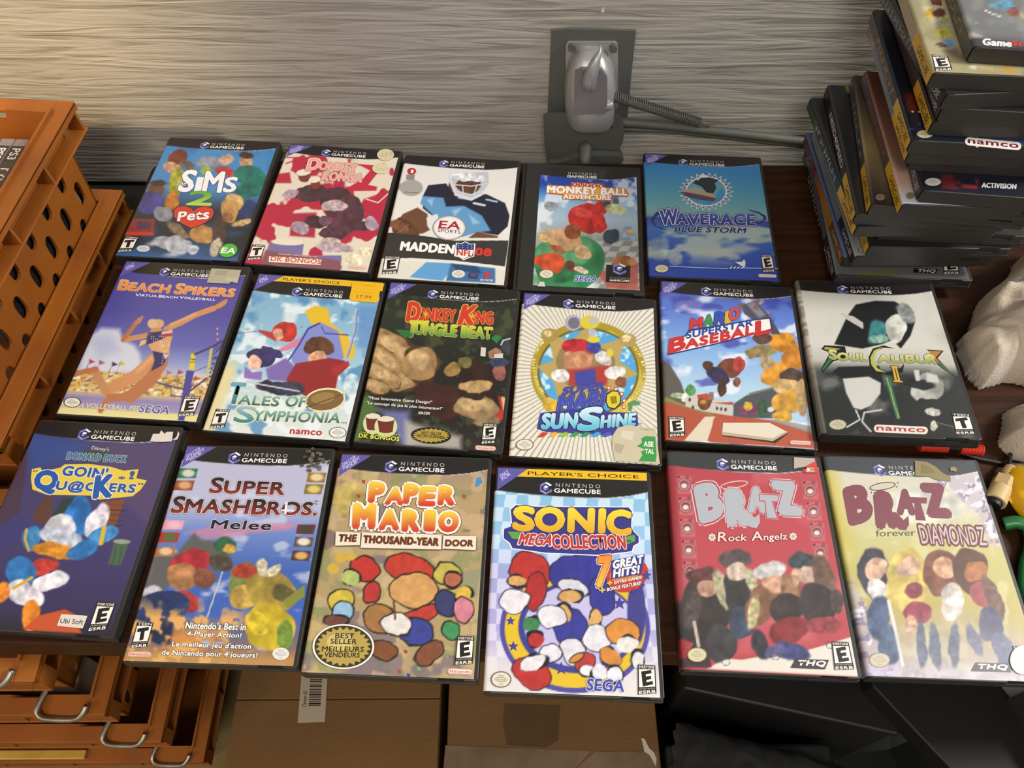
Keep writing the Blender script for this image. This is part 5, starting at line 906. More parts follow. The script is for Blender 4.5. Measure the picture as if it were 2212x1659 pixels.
def cover_sonic():
    r, A = laid('s', 0.0487, 0.2271, -2.57, 'game case with checkered pale blue cover and big yellow title, nearest the viewer')
    A.crop(1020, 990, 3.016)
    ck = (np.floor(A.U * 13 + .6 * np.sin(A.W * 3)) + np.floor(A.W * 15)) % 2
    A.grad([(0, '7fb4d4'), (.35, '8fbcdc'), (.5, '9aa0d0'), (.75, 'a9a4d0'), (1, 'dcd8d4')]); A.grad([(0, 'bcd8e4'), (.35, 'bfd9e8'), (.5, 'c3c5e2'), (.75, 'cdcae2'), (1, 'e2deda')], m=ck)
    A.put(np.clip((A.W - .78) / .2, 0, 1) * .9, 'd9d5cf')
    A.ell(670, 1110, 490, 420, '4c4898', 0, 6); A.ell(670, 1110, 458, 385, 'd8b62a', 0, 6); A.ell(690, 1100, 390, 300, '3c3c88', 0, 6); A.ell(700, 1090, 360, 270, 'bcb8dc', 0, 8); A.ell(1070, 1000, 60, 220, '3e3d82', 0, 8)
    # plain outlined masses instead of the characters
    K = lambda e: (A.ell(e[0], e[1], e[2] + 7, e[3] + 7, '1c1a2c', e[5], 6, 1, True), A.ell(e[0], e[1], e[2], e[3], e[4], e[5], 6, 1, True))
    for e in ((370, 730, 130, 110, 'b0302c', 10), (420, 860, 60, 120, 'a82c2c', 10), (290, 800, 60, 34, 'cfa05c', 10), (270, 930, 90, 70, 'd8d6da', 0), (390, 1080, 50, 50, '3c7c4c', 0), (410, 1180, 50, 50, 'b0302c', 0), (720, 760, 210, 130, '33358c', 0), (850, 900, 80, 120, '33358c', -20), (660, 850, 100, 60, 'cfd0d8', 20), (640, 900, 80, 40, 'cda060', 0),
              (640, 1090, 110, 120, '363a90', 10), (600, 1010, 50, 60, 'cda060', 0), (520, 1030, 100, 70, 'dcdadf', 10), (800, 1040, 40, 60, 'cda060', 0), (820, 1180, 90, 80, 'd9d7dc', 0), (660, 1260, 80, 90, 'd4d2da', 0), (510, 1270, 70, 60, 'd8d6dc', 0), (390, 1400, 130, 90, 'b0302c', 20), (400, 1330, 90, 50, 'd8d5d8', -20), (740, 1330, 60, 60, 'b23a34', 0), (750, 1380, 50, 40, 'dcdadf', 0),
              (980, 1140, 110, 90, 'c9843a', 10), (1010, 1210, 70, 50, 'dcd6cc', 0), (900, 1290, 80, 50, 'c9843a', 30), (830, 1400, 50, 50, 'dcdadf', 0), (930, 1410, 50, 50, 'dcdadf', 0), (1080, 1310, 40, 60, 'd9d5d4', 0), (680, 1300, 50, 20, 'c9843a', -30)): K(e)
    for x, y, rr in ((250, 1060, 32), (268, 1225, 36), (580, 1370, 46), (960, 945, 46)): A.vp(star(x, y, rr), '3f3f8c')
    header(A, choice=True, two=False, logo=(.325, .05))
    b = [(250, 335), (285, 305), (420, 315), (1020, 320), (1040, 345), (1035, 460), (1085, 510), (1085, 550), (1050, 570), (1040, 605), (840, 630), (480, 615), (262, 585), (245, 550), (205, 520), (208, 460), (262, 440)]
    cx, cy = 650, 460; A.vp([(cx + (x - cx) * 1.02, cy + (y - cy) * 1.04) for x, y in b], 'e6e4ea'); A.vp(b, '34357e')
    A.vp([(232, 478), (330, 480), (330, 530), (260, 522)], '5c9a4c'); A.vp([(980, 505), (1060, 500), (1062, 540), (1010, 560)], '5c9a4c')
    g = ('d8a22c', 'e6cf3a')
    A.T('S', (272, 462), (395, 470), (8, -145), g, .06, ((.09, '2a2a60'),)); A.T('ONI', (415, 470), (855, 480), (5, -145), g, .06, ((.09, '2a2a60'),)); A.T('C', (885, 492), (1025, 498), (0, -150), g, .06, ((.09, '2a2a60'),))
    A.T('MEGA', (300, 562), (512, 572), (22, -72), ('e0d0cc', 'b8322e'), .04, ((.08, 'e6e0dc'),)); A.T('MEGA', (302, 560), (510, 570), (22, -68), 'b8322e', .03)
    A.T('COLLECTION', (528, 586), (1000, 588), (-8, -84), 'b8322e', .04, ((.08, 'e6e0dc'),)); A.T('TM', (1002, 548), (1034, 549), (0, -14), '2a3a2a', .01)
    A.ve(1010, 760, 140, 110, 'b8382e', -20); A.ve(1000, 740, 110, 60, 'c87a34', -20)
    A.T('7', (808, 835), (880, 828), (20, -185), ('e0b83a', 'e6863a'), .05, ((.09, 'e9e4dc'), (.07, '8a2c20')))
    A.vp([(905, 668), (1125, 625), (1100, 755), (905, 790)], '34357e'); A.T('GREAT', (918, 722), (1110, 684), (2, -52), 'ece8e2', .05); A.T('HITS!', (920, 778), (1085, 748), (4, -50), 'ece8e2', .05)
    A.T('EXTRA GAMES!', (925, 822), (1104, 786), (1, -20), 'ece8e2', .03, ((.07, '6a2420'),)); A.T('BONUS FEATURES!', (878, 868), (1100, 824), (1, -22), 'ece8e2', .03, ((.07, '6a2420'),)); A.T('+', (878, 835), (912, 832), (2, -34), 'e0b83a', .04); A.T('+', (828, 884), (866, 880), (2, -36), 'e0b83a', .04)
    for x, y, rr in ((1135, 765, 34), (1110, 825, 20), (1050, 866, 18)): A.vp(star(x, y, rr), '3f3f8c')
    A.T('SEGA', (745, 1512), (985, 1522), (8, -74), '3c48a0', .03, ((.08, 'e4e2e4'), (.055, '3c48a0'), (.045, 'e4e2e4')))
    seal(A, 188, 1442, 64, 50, 'd9d3bc', '6a6048'); esrb(A, [(1078, 1345), (1192, 1350), (1200, 1540), (1080, 1532)], 'E', 'EVERYONE')
    A.finish()

BR = lambda A, o, c, ol, f=1.0: None
def bratz_title(A, ox, oy, c, outs):
    P = lambda x, y: (ox + x, oy + y)
    A.T('B', P(55, 250), P(185, 215), (-40, -215), c, .07, outs); A.T('R', P(240, 268), P(345, 262), (-18, -205), c, .09, outs); A.vp([P(300, 190), P(345, 178), P(400, 232), P(432, 205), P(436, 262), P(415, 300), P(375, 296), P(335, 262)], c); A.T('A', P(370, 185), P(465, 185), (-10, -145), c, .08, outs); [A.vp([P(*q) for q in pp], cc) for k_, cc in [(9, o_[1]) if j_ == 0 else (6, o_[1]) for j_, o_ in enumerate(outs)] + [(0, c)] for pp in ([(432 - k_, 78 - k_), (555 + k_, 84 - k_), (552 + k_, 122 + k_), (436 - k_, 118 + k_)], [(470 - k_, 110), (510 + k_, 112), (548 + k_, 236 + k_), (482 - k_, 232 + k_)])]; A.T('Z', P(575, 195), P(700, 200), (-50, -190), c, .08, outs)
def cover_rock():
    r, A = laid('r', 0.1998, 0.2413, -2.91, 'red game case with silver title and columns of loudspeakers')
    A.crop(1420, 960, 3.073)
    A.grad([(0, 'a9414a'), (.3, 'b2464e'), (.6, 'b04850'), (1, 'ad434c')]); A.speck('c46a70', 260, .55, 91, .6, .2); A.grad([(0, '7c2028'), (1, 'b2464e')], axis='u', m=np.clip((.05 - A.U) / .05, 0, 1) * .7)
    for i in range(5):
        for x, y, k in ((178 + i * 10, 268 + i * 143, 1.0), (1015 + i * 22, 305 + i * 138, 1.0)):
            if x > 900 and i > 3: continue
            A.poly([(x - 50, y - 62), (x + 46, y - 60), (x + 56, y + 60), (x - 42, y + 58)], 'bf7a7c', 10, .6); A.ell(x, y, 46, 46, '8a4a4e', 0, 5); A.ell(x, y, 38, 38, 'c08a8a', 0, 5); A.ell(x, y, 30, 30, '7c3a40', 0, 8); A.ell(x, y + 6, 20, 16, 'dfcfca', 0, 8); A.ell(x + 22, y - 52, 14, 14, '8a4a4e', 0, 5); A.ell(x - 38, y - 52, 8, 8, '4a2428', 0, 4)
    A.poly([(330, 1490), (450, 1420), (560, 1430), (760, 1395), (880, 1400), (1120, 1330), (1310, 1270), (1340, 1540)], 'd6d2c4', 8)
    A.poly([(160, 1480), (250, 1300), (330, 1300), (360, 1480)], '3c2c34', 12)
    # plain dark and blonde masses in place of the dolls
    for e in ((320, 1080, 170, 240, '3a3433', 8), (300, 870, 110, 60, '5a3a38', 0), (330, 950, 70, 60, 'b08a74', 0), (440, 960, 50, 140, 'a9a284', -20), (230, 1100, 60, 130, '4c4440', 10), (430, 1320, 110, 130, '3c3a3c', 0), (545, 1000, 110, 170, '3c3a3a', 0), (520, 760, 110, 60, '5c5050', 0), (530, 850, 70, 60, 'bfae9c', 0), (620, 900, 40, 90, 'b0ab8a', -20), (560, 1180, 90, 110, '3c4658', 0), (680, 1330, 50, 110, '34323c', -20),
              (700, 1030, 100, 170, '7c5a44', 20), (640, 1120, 40, 120, 'b8ac80', 10), (740, 840, 110, 60, 'bdbcb8', -6), (790, 930, 80, 60, 'c49a80', 0), (900, 1000, 70, 150, '8c6c50', -20), (860, 1090, 120, 110, '3c3434', 0), (880, 1240, 150, 90, '7c2c30', -20), (900, 1370, 110, 60, '3c4070', 10), (780, 1370, 70, 40, '5a5a80', -20),
              (960, 770, 90, 60, '3c4448', -4), (990, 860, 70, 60, 'b59a88', 0), (1110, 920, 70, 190, '6c5448', -18), (1060, 1060, 140, 130, '3a3638', 0), (1110, 1200, 110, 60, '8c3c40', 0), (920, 880, 30, 60, 'bfa084', 0), (1190, 1040, 40, 80, '4a403c', -10)):
        A.ell(*e[:5], rot=e[5], soft=34)
    A.stroke([(245, 1180), (275, 1340)], 22, 'b8aca0', 6); A.stroke([(990, 1150), (1080, 1090)], 26, '4a3434', 8)
    for x in (455, 785, 1150): A.stroke([(x + 28 * math.cos(t), (1440 if x < 500 else 1405 if x < 900 else 1330) + 26 * math.sin(t)) for t in np.linspace(0, 6.0, 14)], 4, '4a3c44', 3)
    header(A, tri=False, logo=(.355, .055), tint='34373a')  # header greyed: milky glare of the film put into the tint
    A.vp([(495 + 0, 0)] and [(510 + 92 * math.cos(t), 268 + 26 * math.sin(t) - 14 * math.cos(t)) for t in np.linspace(0, 2 * math.pi, 24, endpoint=False)], 'd8b0b0'); A.vp([(510 + 84 * math.cos(t), 268 + 18 * math.sin(t) - 13 * math.cos(t)) for t in np.linspace(0, 2 * math.pi, 24, endpoint=False)], 'ae454d')
    bratz_title(A, 245, 255, 'a9aeb4', ((.125, 'd6b6b8'), (.10, 'a23c46')))
    A.T('Rock', (400, 645), (590, 640), (5, -60), 'e0d4c8', .01, ((.04, '8a3038'),), sc=.7); A.T('Angelz', (625, 640), (860, 632), (0, -60), 'e0d4c8', .01, ((.04, '8a3038'),), sc=.7)
    for x, y in ((362, 618), (900, 612)): A.vp(star(x, y, 28, 7, .75), 'd9cbbb'); A.ve(x, y, 12, 11, 'b89a90')
    A.vp([(918, 1425), (1138, 1432), (1112, 1494), (884, 1484)], '3a3436'); A.T('THQ', (925, 1472), (1108, 1478), (14, -38), 'e2ddd8', .06)
    seal(A, 263, 1398, 62, 46, 'cdc6a4', '9c9064'); esrb(A, [(1155, 1310), (1268, 1313), (1306, 1498), (1176, 1495)], 'E', 'EVERYONE')
    A.finish('cover_sheet', 'print_glossy')
    def f(L):
        A.vp([(905, 88), (1042, 95), (1050, 130), (985, 150), (930, 158), (905, 165)], 'b3a79a', L); A.vp([(985, 145), (1050, 112), (1068, 192), (975, 190), (965, 165), (985, 165)], 'c9463a', L); A.vp([(990, 160), (1040, 158), (1042, 184), (988, 184)], 'd8cfc4', L); A.T('.99', (1004, 182), (1040, 182), (1, -20), '3c3430', .02, L=L)
    A.sticker('sticker', f, label='torn grey and red price sticker')

def cover_diam():
    r, A = laid('d', 0.3383, 0.2362, -2.44, 'pale yellow game case with maroon title, at the front right corner')
    A.crop(1760, 960, 3.073)
    A.grad([(0, 'c3c1b4'), (.2, 'c9c7b0'), (.45, 'bdb778'), (.7, 'b3a660'), (.88, 'b0a084'), (1, 'b3a8b4')]); A.speck('cfcb9c', 130, .55, 95, .6, .15); A.ell(720, 420, 330, 130, 'c9c9c0', 0, 200, .8)
    A.grad([(0, 'bfb14c'), (1, 'bfb14c')], m=np.clip((.10 - A.U) / .10, 0, 1) * np.clip((.6 - A.W) / .2, 0, 1) * .8)
    m = np.clip((A.polym([(800, 240), (1100, 190), (1240, 680), (1150, 640), (1080, 460), (960, 340)], 40)), 0, 1) + np.clip(A.polym([(230, 880), (330, 1050), (420, 1300), (560, 1440), (520, 1530), (350, 1520)], 40), 0, 1)
    A.put(m * .7, 'b5acbc'); A.put(m * np.clip((vnoise(A.X, A.Y, 40, 96) - .55) / .06, 0, 1), 'd6d3dc'); A.put(m * np.clip((vnoise(A.X + 99, A.Y, 34, 97) - .62) / .06, 0, 1), '8a8094')
    A.put(np.clip((A.W - .93) / .05, 0, 1) * np.clip((vnoise(A.X, A.Y, 50, 98) - .4) / .1, 0, 1), 'c3bccc')
    # plain upright masses in place of the dolls
    for e in ((390, 860, 95, 190, '3c3c48', 4), (410, 830, 70, 70, 'c9a68c', 0), (410, 970, 70, 70, 'd8d2ca', 0), (430, 1160, 70, 150, '4c5c78', 6), (500, 1330, 70, 140, '50607c', -10), (620, 900, 120, 230, 'cdb868', -6), (620, 820, 80, 80, 'd0ae94', 0), (655, 970, 60, 50, '8a4450', 0), (680, 1110, 80, 70, '8a3c4c', 0), (710, 1330, 36, 150, '46506a', -4), (800, 1340, 40, 150, '4a5670', -8),
              (840, 860, 120, 170, '7c5040', -8), (850, 820, 80, 70, 'c59c7c', 0), (910, 1040, 80, 120, 'cfc8c0', -6), (930, 1330, 40, 150, '4a5268', 0), (1060, 1300, 40, 110, '555a76', -26), (1050, 850, 130, 160, '5a3c30', -10), (1070, 840, 80, 70, 'a8704c', 0), (1120, 1000, 80, 90, 'a8545c', -8), (1190, 1020, 50, 160, '6a5048', -22), (1170, 1200, 80, 120, '4a4c68', -10), (1250, 1380, 60, 130, '50567a', -20), (640, 1200, 40, 60, 'c9a284', 0)):
        A.ell(*e[:5], rot=e[5], soft=30)
    A.stroke([(490, 1040), (540, 1250), (585, 1465)], 22, 'd9d8d6', 8)
    A.ell(1000, 1350, 460, 200, 'b9b6b4', 10, 300, .35)  # pale veil: haze of the glare painted over the lower right
    header(A, tri=False, logo=(.345, .065), tint='3c4146', silver='d4d4d0')  # lighter header tint carries the film's glare in its colour
    A.vp([(450 + 88 * math.cos(t), 278 + 26 * math.sin(t) - 12 * math.cos(t)) for t in np.linspace(0, 2 * math.pi, 24, endpoint=False)], '5c3a3c'); A.vp([(450 + 80 * math.cos(t), 278 + 20 * math.sin(t) - 11 * math.cos(t)) for t in np.linspace(0, 2 * math.pi, 24, endpoint=False)], 'c3bfac')
    for x, y in ((552, 254), (376, 318), (545, 282)): A.vp(star(x, y, 10, 4, .3), '5c4a44')
    bratz_title(A, 190, 270, '7c4450', ())
    A.T('forever', (408, 612), (672, 606), (-4, -44), '6a6450', 0)
    A.T('DIAMONDZ', (712, 660), (1145, 672), (-28, -125), 'c0b8b4', .0, ((.08, '6c3440'), (.03, '8a5058')))
    A.vp([(1068, 1448), (1300, 1455), (1300, 1512), (1036, 1506)], '5a5656'); A.T('THQ', (1078, 1494), (1272, 1500), (10, -36), 'dedcda', .06)
    seal(A, 430, 1432, 66, 46, 'c6bfa8', 'a89a84'); esrb(A, [(1312, 1338), (1430, 1342), (1470, 1520), (1345, 1516)], 'E', 'EVERYONE')
    A.finish('cover_sheet', 'print_glossy')
    def f(L):
        A.vp([(662, 112), (740, 118), (800, 150), (850, 195), (900, 215), (900, 250), (800, 235), (760, 215), (665, 212)], '8a7f54', L); A.vp([(700, 130), (760, 150), (800, 190), (700, 200)], '7a7048', L); A.vp([(895, 155), (925, 150), (945, 170), (930, 185), (915, 178), (900, 180)], '8f865c', L)
    A.sticker('tape_residue', f, label='yellowed residue of old tape')
    A.sticker('sticker', lambda L: A.ve(1385, 1432, 92, 98, 'd2d2c8', L=L), label='round white sticker, blank')

for fn in (cover_sims, cover_konga, cover_madden, cover_monkey, cover_wave, cover_beach, cover_tales, cover_jungle, cover_sun, cover_base, cover_soul, cover_donald, cover_smash, cover_paper, cover_sonic, cover_rock, cover_diam): fn()
# ================================================================ the room around the spread
WR = Matrix.Translation((0, WALL_Y, 0)) @ Matrix.Rotation(WALL_A, 4, 'Z')
def wobj(name, bm, m, **kw): o = obj(name, bm, m); o.matrix_world = WR; tag(o, kind='structure'); return o
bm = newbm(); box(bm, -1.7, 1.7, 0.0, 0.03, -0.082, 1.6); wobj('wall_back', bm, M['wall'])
bm = newbm(); box(bm, -1.7, 1.7, 0.012, 0.03, -0.618, -0.080); wobj('trim_1', bm, M['black'])
bm = newbm(); box(bm, -1.7, 1.4, -0.100, 0.011, -0.110, -0.090, .002); wobj('trim_2', bm, M['darkboard'])
bm = newbm(); box(bm, -1.7, 1.7, -2.2, 0.9, -0.63, -0.615); o = tag(obj('floor', bm, M['floor']), kind='structure')

# table top with a rounded back left corner
TBL = [(-0.437, 0.178), (0.95, 0.146), (0.95, 0.712), (-0.400, 0.7435)]
arc = [(-0.400 - 0.022 * math.sin(t), 0.7215 + 0.022 * math.cos(t)) for t in np.linspace(0.15, math.pi / 2, 6)]
bm = newbm(); prism(bm, TBL + arc, -0.030, 0.0, bev=0.0025)
t = empty('table', (0.2, 0.45, -0.615), 0, 'dark brown wooden table carrying the rows of game cases', 'table'); t_top = obj('table_top', bm, M['table']); t_top.parent = t; t_top.location = (-0.2, -0.45, 0.615)
for x, y in ((0.86, 0.26), (0.86, 0.66), (-0.34, 0.62), (0.50, 0.42)):
    bm = newbm(); box(bm, x - .022, x + .022, y - .022, y + .022, -0.615, -0.030, .003); l = obj('leg', bm, M['table'], t); l.location = (-0.2, -0.45, 0.615)

# ---------------------------------------------------------------- orange crates
def panel(bm, w, h, holes, th, mtx, outline=None):
    """upright panel w x h in local x,z with rounded through-slots; th = thickness along local y"""
    outer = outline or [(0, 0), (w, 0), (w, h), (0, h)]; loops = [[Vector((a, b, 0)) for a, b in outer]]
    for cx, cz, rx, rz in holes: loops.append([Vector((cx + rx * math.cos(t), cz + rz * math.copysign(abs(math.sin(t)) ** .6, math.sin(t)), 0)) for t in np.linspace(0, 2 * math.pi, 14, endpoint=False)])
    flat = [p for l in loops for p in l]; tr = tessellate_polygon(loops)
    A = [bm.verts.new(mtx @ Vector((p.x, 0, p.y))) for p in flat]; B = [bm.verts.new(mtx @ Vector((p.x, th, p.y))) for p in flat]
    for a, b, c in tr:
        for S in (A, B):
            try: bm.faces.new((S[a], S[b], S[c]))
            except ValueError: pass
    n = 0
    for l in loops:
        for i in range(len(l)):
            j = (i + 1) % len(l)
            try: bm.faces.new((A[n + i], A[n + j], B[n + j], B[n + i]))
            except ValueError: pass
        n += len(l)
def crate(name, LX, LY, H, fl, label, group, handle=False, taper=.045):
    """origin at the crate's back right bottom corner; extends to -x and -y"""
    r = empty(name, (0, 0, 0), 0, label, 'crate', group); i = fl; th = .003; T = Matrix.Translation
    R90 = Matrix.Rotation(math.pi / 2, 4, 'Z')
    # body: floor and four slotted walls
    bm = newbm(); box(bm, -LX + i, -i, -LY + i, -i, 0, .004)
    def slots(L):
        n = max(2, int(L / .042)); out = []
        for k in range(n):
            for q in range(3): out.append(((k + .5 + (.5 if q % 2 else 0)) * L / (n + .5), H * (.15 + .235 * q), .0072, .0145))
        return out
    LXi, LYi = LX - 2 * i, LY - 2 * i
    panel(bm, LYi, H, slots(LYi), th, T((-i, -LY + i, 0)) @ R90); panel(bm, LYi, H, slots(LYi), th, T((-LX + i + th, -LY + i, 0)) @ R90)
    dip = [(0, 0), (LXi, 0), (LXi, H), (LXi - .045, H + .002), (LXi - .052, H - .010), (LXi - .068, H - .010), (LXi - .078, H + .003), (.078, H + .003), (.068, H - .010), (.052, H - .010), (.045, H + .002), (0, H)]
    panel(bm, LXi, H, slots(LXi)[:0], th, T((-LX + i, -i - th, 0)), dip); panel(bm, LXi, H, [], th, T((-LX + i, -LY + i, 0)), dip)
    for v in bm.verts:
        k = 1 - taper * (1 - v.co.z / H); v.co.x = -LX / 2 + (v.co.x + LX / 2) * k; v.co.y = -LY / 2 + (v.co.y + LY / 2) * k
    obj('body', bm, M['crate'], r)
    # top rim, lower flange, ribs between them
    def ring(z0, z1, inset, w):
        bm = newbm()
        box(bm, -w - inset, -inset, -LY + inset, -inset, z0, z1, .0008); box(bm, -LX + inset, -LX + inset + w, -LY + inset, -inset, z0, z1, .0008)
        box(bm, -LX + inset + w, -inset - w, -inset - w, -inset, z0, z1, .0008); box(bm, -LX + inset + w, -inset - w, -LY + inset, -LY + inset + w, z0, z1, .0008); return bm
    bm = ring(H - .004, H, 0, i + .001)
    for a, b in ((-LY, 0), ): box(bm, -i - .002, -i + .001, a + i, b - i, H - .001, H + .0035, .0005); box(bm, -LX + i - .001, -LX + i + .002, a + i, b - i, H - .001, H + .0035, .0005)
    box(bm, -.004, 0, -LY, 0, H - .009, H - .001, .0005); box(bm, -LX, 0, -LY, -LY + .003, H - .011, H - .001, .0005)
    obj('rim', bm, M['crate'], r); obj('flange', ring(H - .034, H - .031, 0, i + .001), M['crate'], r)
    n = max(2, int(LY / .085))
    for k in range(n + 1):
        y = -.004 - (LY - .012) * k / n
        bm = newbm(); prism(bm, [(0, 0), (-i, 0), (-i, .028), (-.0015, .028)], 0, .003, T((-.0006, y, H - .032)) @ Matrix.Rotation(math.pi / 2, 4, 'X')); obj('rib', bm, M['crate'], r)
    nx = max(2, int(LX / .09))
    for k in range(nx + 1):
        x = -.003 - (LX - .008) * k / nx
        bm = newbm(); prism(bm, [(0, 0), (i, 0), (i, .028), (.0015, .028)], 0, .003, T((x, -LY + .0006, H - .032)) @ Matrix.Rotation(math.pi / 2, 4, 'Z') @ Matrix.Rotation(math.pi / 2, 4, 'X')); obj('rib', bm, M['crate'], r)
    if handle:
        bm = newbm(); tube(bm, curve_pts([(-.053, -LY + .044, H + .0035), (-.058, -LY + .026, H + .0065), (-.0635, -LY + .008, H + .0055), (-.0625, -LY + .001, H + .0035), (-.056, -LY - .003, H + .002), (-.040, -LY - .004, H + .001), (-.026, -LY - .0035, H + .001), (-.020, -LY + .001, H + .003), (-.0165, -LY + .008, H + .006)], 5), .0028, 10)
        obj('handle', bm, M['steel'], r, True)
    return r
def copy_thing(o, loc, rz, label, name=None):
    r = o.copy(); COL.objects.link(r); r.location = loc; r.rotation_euler = (0, 0, rz); r['label'] = label
    if name: r.name = name
    for ch in list(o.children):
        c = ch.copy(); COL.objects.link(c); c.parent = r
        for g in ch.children:
            d = g.copy(); COL.objects.link(d); d.parent = c
    return r
cy = math.radians(-3.9)
CR = (-0.446, 0.692)
G1 = 'orange crates stacked beside the table'
c0 = crate('plastic_crate', 0.30, 0.34, 0.145, 0.0165, 'orange slotted crate beside the table, topmost, holding upright disc cases', G1)
c0.location = (*CR, 0.12 - 0.145); c0.rotation_euler = (0, 0, cy)
for k, zz in enumerate((0.0, -0.1175, -0.235, -0.3525, -0.47)):
    copy_thing(c0, (*CR, zz - 0.145), cy, ['second orange crate from the top, its rim level with the table top', 'third orange crate down beside the table', 'fourth orange crate down beside the table', 'fifth orange crate down beside the table', 'lowest orange crate of the stack beside the table, on the floor'][k])
G2 = 'orange crates stacked under the front of the table'
d0 = crate('plastic_crate', 0.36, 0.175, 0.145, 0.016, 'top orange crate with steel handle just under the table edge', G2, True, .16)
d0.location = (-0.394, 0.333, -0.040 - 0.145)
for k, zz in enumerate((-0.175, -0.320, -0.465)):
    copy_thing(d0, (-0.394, 0.333, zz - 0.145), 0, ['orange crate with steel handle under the table, second from top', 'orange crate with steel handle under the table, third from top', 'orange crate with steel handle standing on the floor'][k])

# upright disc cases in the top two crates
def disc_case(P, rz, label, band, art, word, group='upright disc cases in the orange crates', DZ=.122):
    """P = back right top corner of the spine"""
    r = empty('disc_case', (P[0], P[1], P[2] - DZ), rz, label, 'video game case', group); L_, W_ = .171, .0145
    bm = newbm(); box(bm, -W_, 0, -L_, 0, 0, DZ, .002); obj('body', bm, M['ps3body'], r)
    lay = Layer(DZ + .0002)
    def q(x0, x1, y0, y1, c): lay.add(np.array([(x0, y0), (x1, y0), (x1, y1), (x0, y1)]), np.array([(0, 1, 2), (0, 2, 3)]), np.tile(h2(c), (4, 1)))
    q(-W_ + .0006, -.0006, -.168, -.004 - .008, band); q(-W_ + .0006, -.0006, -.168, -.036, art)
    def word_(s, y0, y1, c, b=.0):
        v0, _ = glyph(s, 0.0); v, t = glyph(s, b); u = (v - v0.min(0)) / (v0.max(0) - v0.min(0))
        lay.add(np.stack([-W_ + .0035 + u[:, 1] * .0085, y1 - u[:, 0] * (y1 - y0)], 1), t, np.tile(h2(c), (len(v), 1)))
    word_('PS3', -.032, -.016, 'd8d6d4', .01)
    if word: word_(word, -.105, -.045, 'e8e2cc' if art != 'c9ac6a' else 'efe4bc', .0)
    link('spine_label', lay.mesh('spine_label'), M['print'], r)
    lay2 = Layer(0); lay2.add(np.array([(-.165, .004), (-.004, .004), (-.004, DZ - .004), (-.165, DZ - .004)]), np.array([(0, 1, 2), (0, 2, 3)]), np.tile(h2(band), (4, 1)))
    me = lay2.mesh('side_label'); 
    for v in me.vertices: v.co = Vector((.0003, v.co.x, v.co.y))
    link('side_label', me, M['print'], r); return r
p0 = at(79, 258, 0.100)
for z, tg in ((0.100, ''), (-0.020, 'lower ')):
    for k, (bd, ar, wd) in enumerate((('1d1b1c', 'c9ac6a', '~6'), ('1a1819', '2a2426', '~7'), ('201c1c', '8a2c28', '~5'), ('1b1a1c', '31405c', ''))):
        x = -.0268 - k * .0152; q = Matrix.Rotation(cy, 4, 'Z') @ Vector((x, -.036, 0))
        disc_case((CR[0] + q.x, CR[1] + q.y, z), cy, ('upright disc case with ' + ['tan', 'black', 'red', 'dark blue'][k] + ' spine in the ' + ('top crate' if not tg else 'second crate')), bd, ar, wd)

# things among the lower crates
bm = newbm(); a = at(-120, 1592, -.462); b = at(196, 1594, -.462)
box(bm, 0, (b - a).length, -.011, 0, 0, .006, .0015); o = obj('wooden_ruler', bm, mat('yellow_wood', 'b8923c', .45, noise=(40, 'c8a24c', 3)))
o.location = (a.x, 0.1725, -0.4640); tag(o, 'yellow wooden ruler lying across the rim of the lowest handled crate', 'ruler')
bm = newbm(); box(bm, -.03, .03, -.018, .018, 0, .012, .001); o = obj('paper_carton', bm, M['paper']); o.location = (-0.475, 0.205, -0.175 - .145 + .005); o.scale = (1, 1, 9); tag(o, 'white paper carton end standing in the second handled crate', 'carton')

# ---------------------------------------------------------------- cardboard boxes below the table edge
def carton(x0, x1, y0, y1, zt, label, tape, crease):
    r = empty('cardboard_box', ((x0 + x1) / 2, (y0 + y1) / 2, -0.615), 0, label, 'cardboard box', 'cardboard boxes below the table'); cx, cyy = (x0 + x1) / 2, (y0 + y1) / 2
    hw, hd, ht = (x1 - x0) / 2, (y1 - y0) / 2, zt + 0.615
    bm = newbm(); box(bm, -hw, hw, -hd, hd, 0, ht - .003, .003); obj('body', bm, M['carton'], r)
    ys = crease - cyy
    bm = newbm(); box(bm, -hw + .001, hw - .001, -hd, ys - .0004, ht - .0035, ht, .0012); obj('flap', bm, M['carton'], r)
    bm = newbm(); box(bm, -hw + .001, hw - .001, ys + .0004, hd, ht - .0035, ht - .0008, .0012); obj('flap', bm, M['carton'], r)
    return r, cx, cyy, ht
b1, cx, cyy, ht = carton(-0.351, -0.092, 0.02, 0.44, -0.415, 'plain brown cardboard box with a barcode label, nearer the orange crates', 0, .222)
lab = Layer(ht + .0006)
def Lp(u, v): p = at(u, v, -0.415); return (p.x - cx, p.y - cyy)
def lq(pts, c): lab.add(np.array([Lp(*p) for p in pts]), np.array([(0, 1, 2), (0, 2, 3)]), np.tile(h2(c), (4, 1)))
lq([(653, 1440), (709, 1440), (702, 1560), (643, 1562)], 'b3a68e')
y = 1452
for k, wd in enumerate((3, 2, 1, 4, 2, 3, 1, 2, 4, 1, 3, 2, 2, 4, 1, 2, 3, 2, 5, 2, 1, 3)):
    if y > 1526: break
    lq([(671 - (y - 1452) * .06, y), (697 - (y - 1452) * .06, y), (697 - (y - 1452) * .06, y + wd * .8), (671 - (y - 1452) * .06, y + wd * .8)], '2a2018'); y += wd * .8 + 1.8
v0, tt = glyph('Carton ID', .01); u = (v0 - v0.min(0)) / (v0.max(0) - v0.min(0)); BLp, BRp, TLp = np.array(Lp(661, 1528)), np.array(Lp(664, 1493)), np.array(Lp(653, 1527))
lab.add(BLp + u[:, :1] * (BRp - BLp) + u[:, 1:] * (TLp - BLp), tt, np.tile(h2('2a2018'), (len(v0), 1)))
link('barcode_label', lab.mesh('barcode_label'), M['print'], b1)
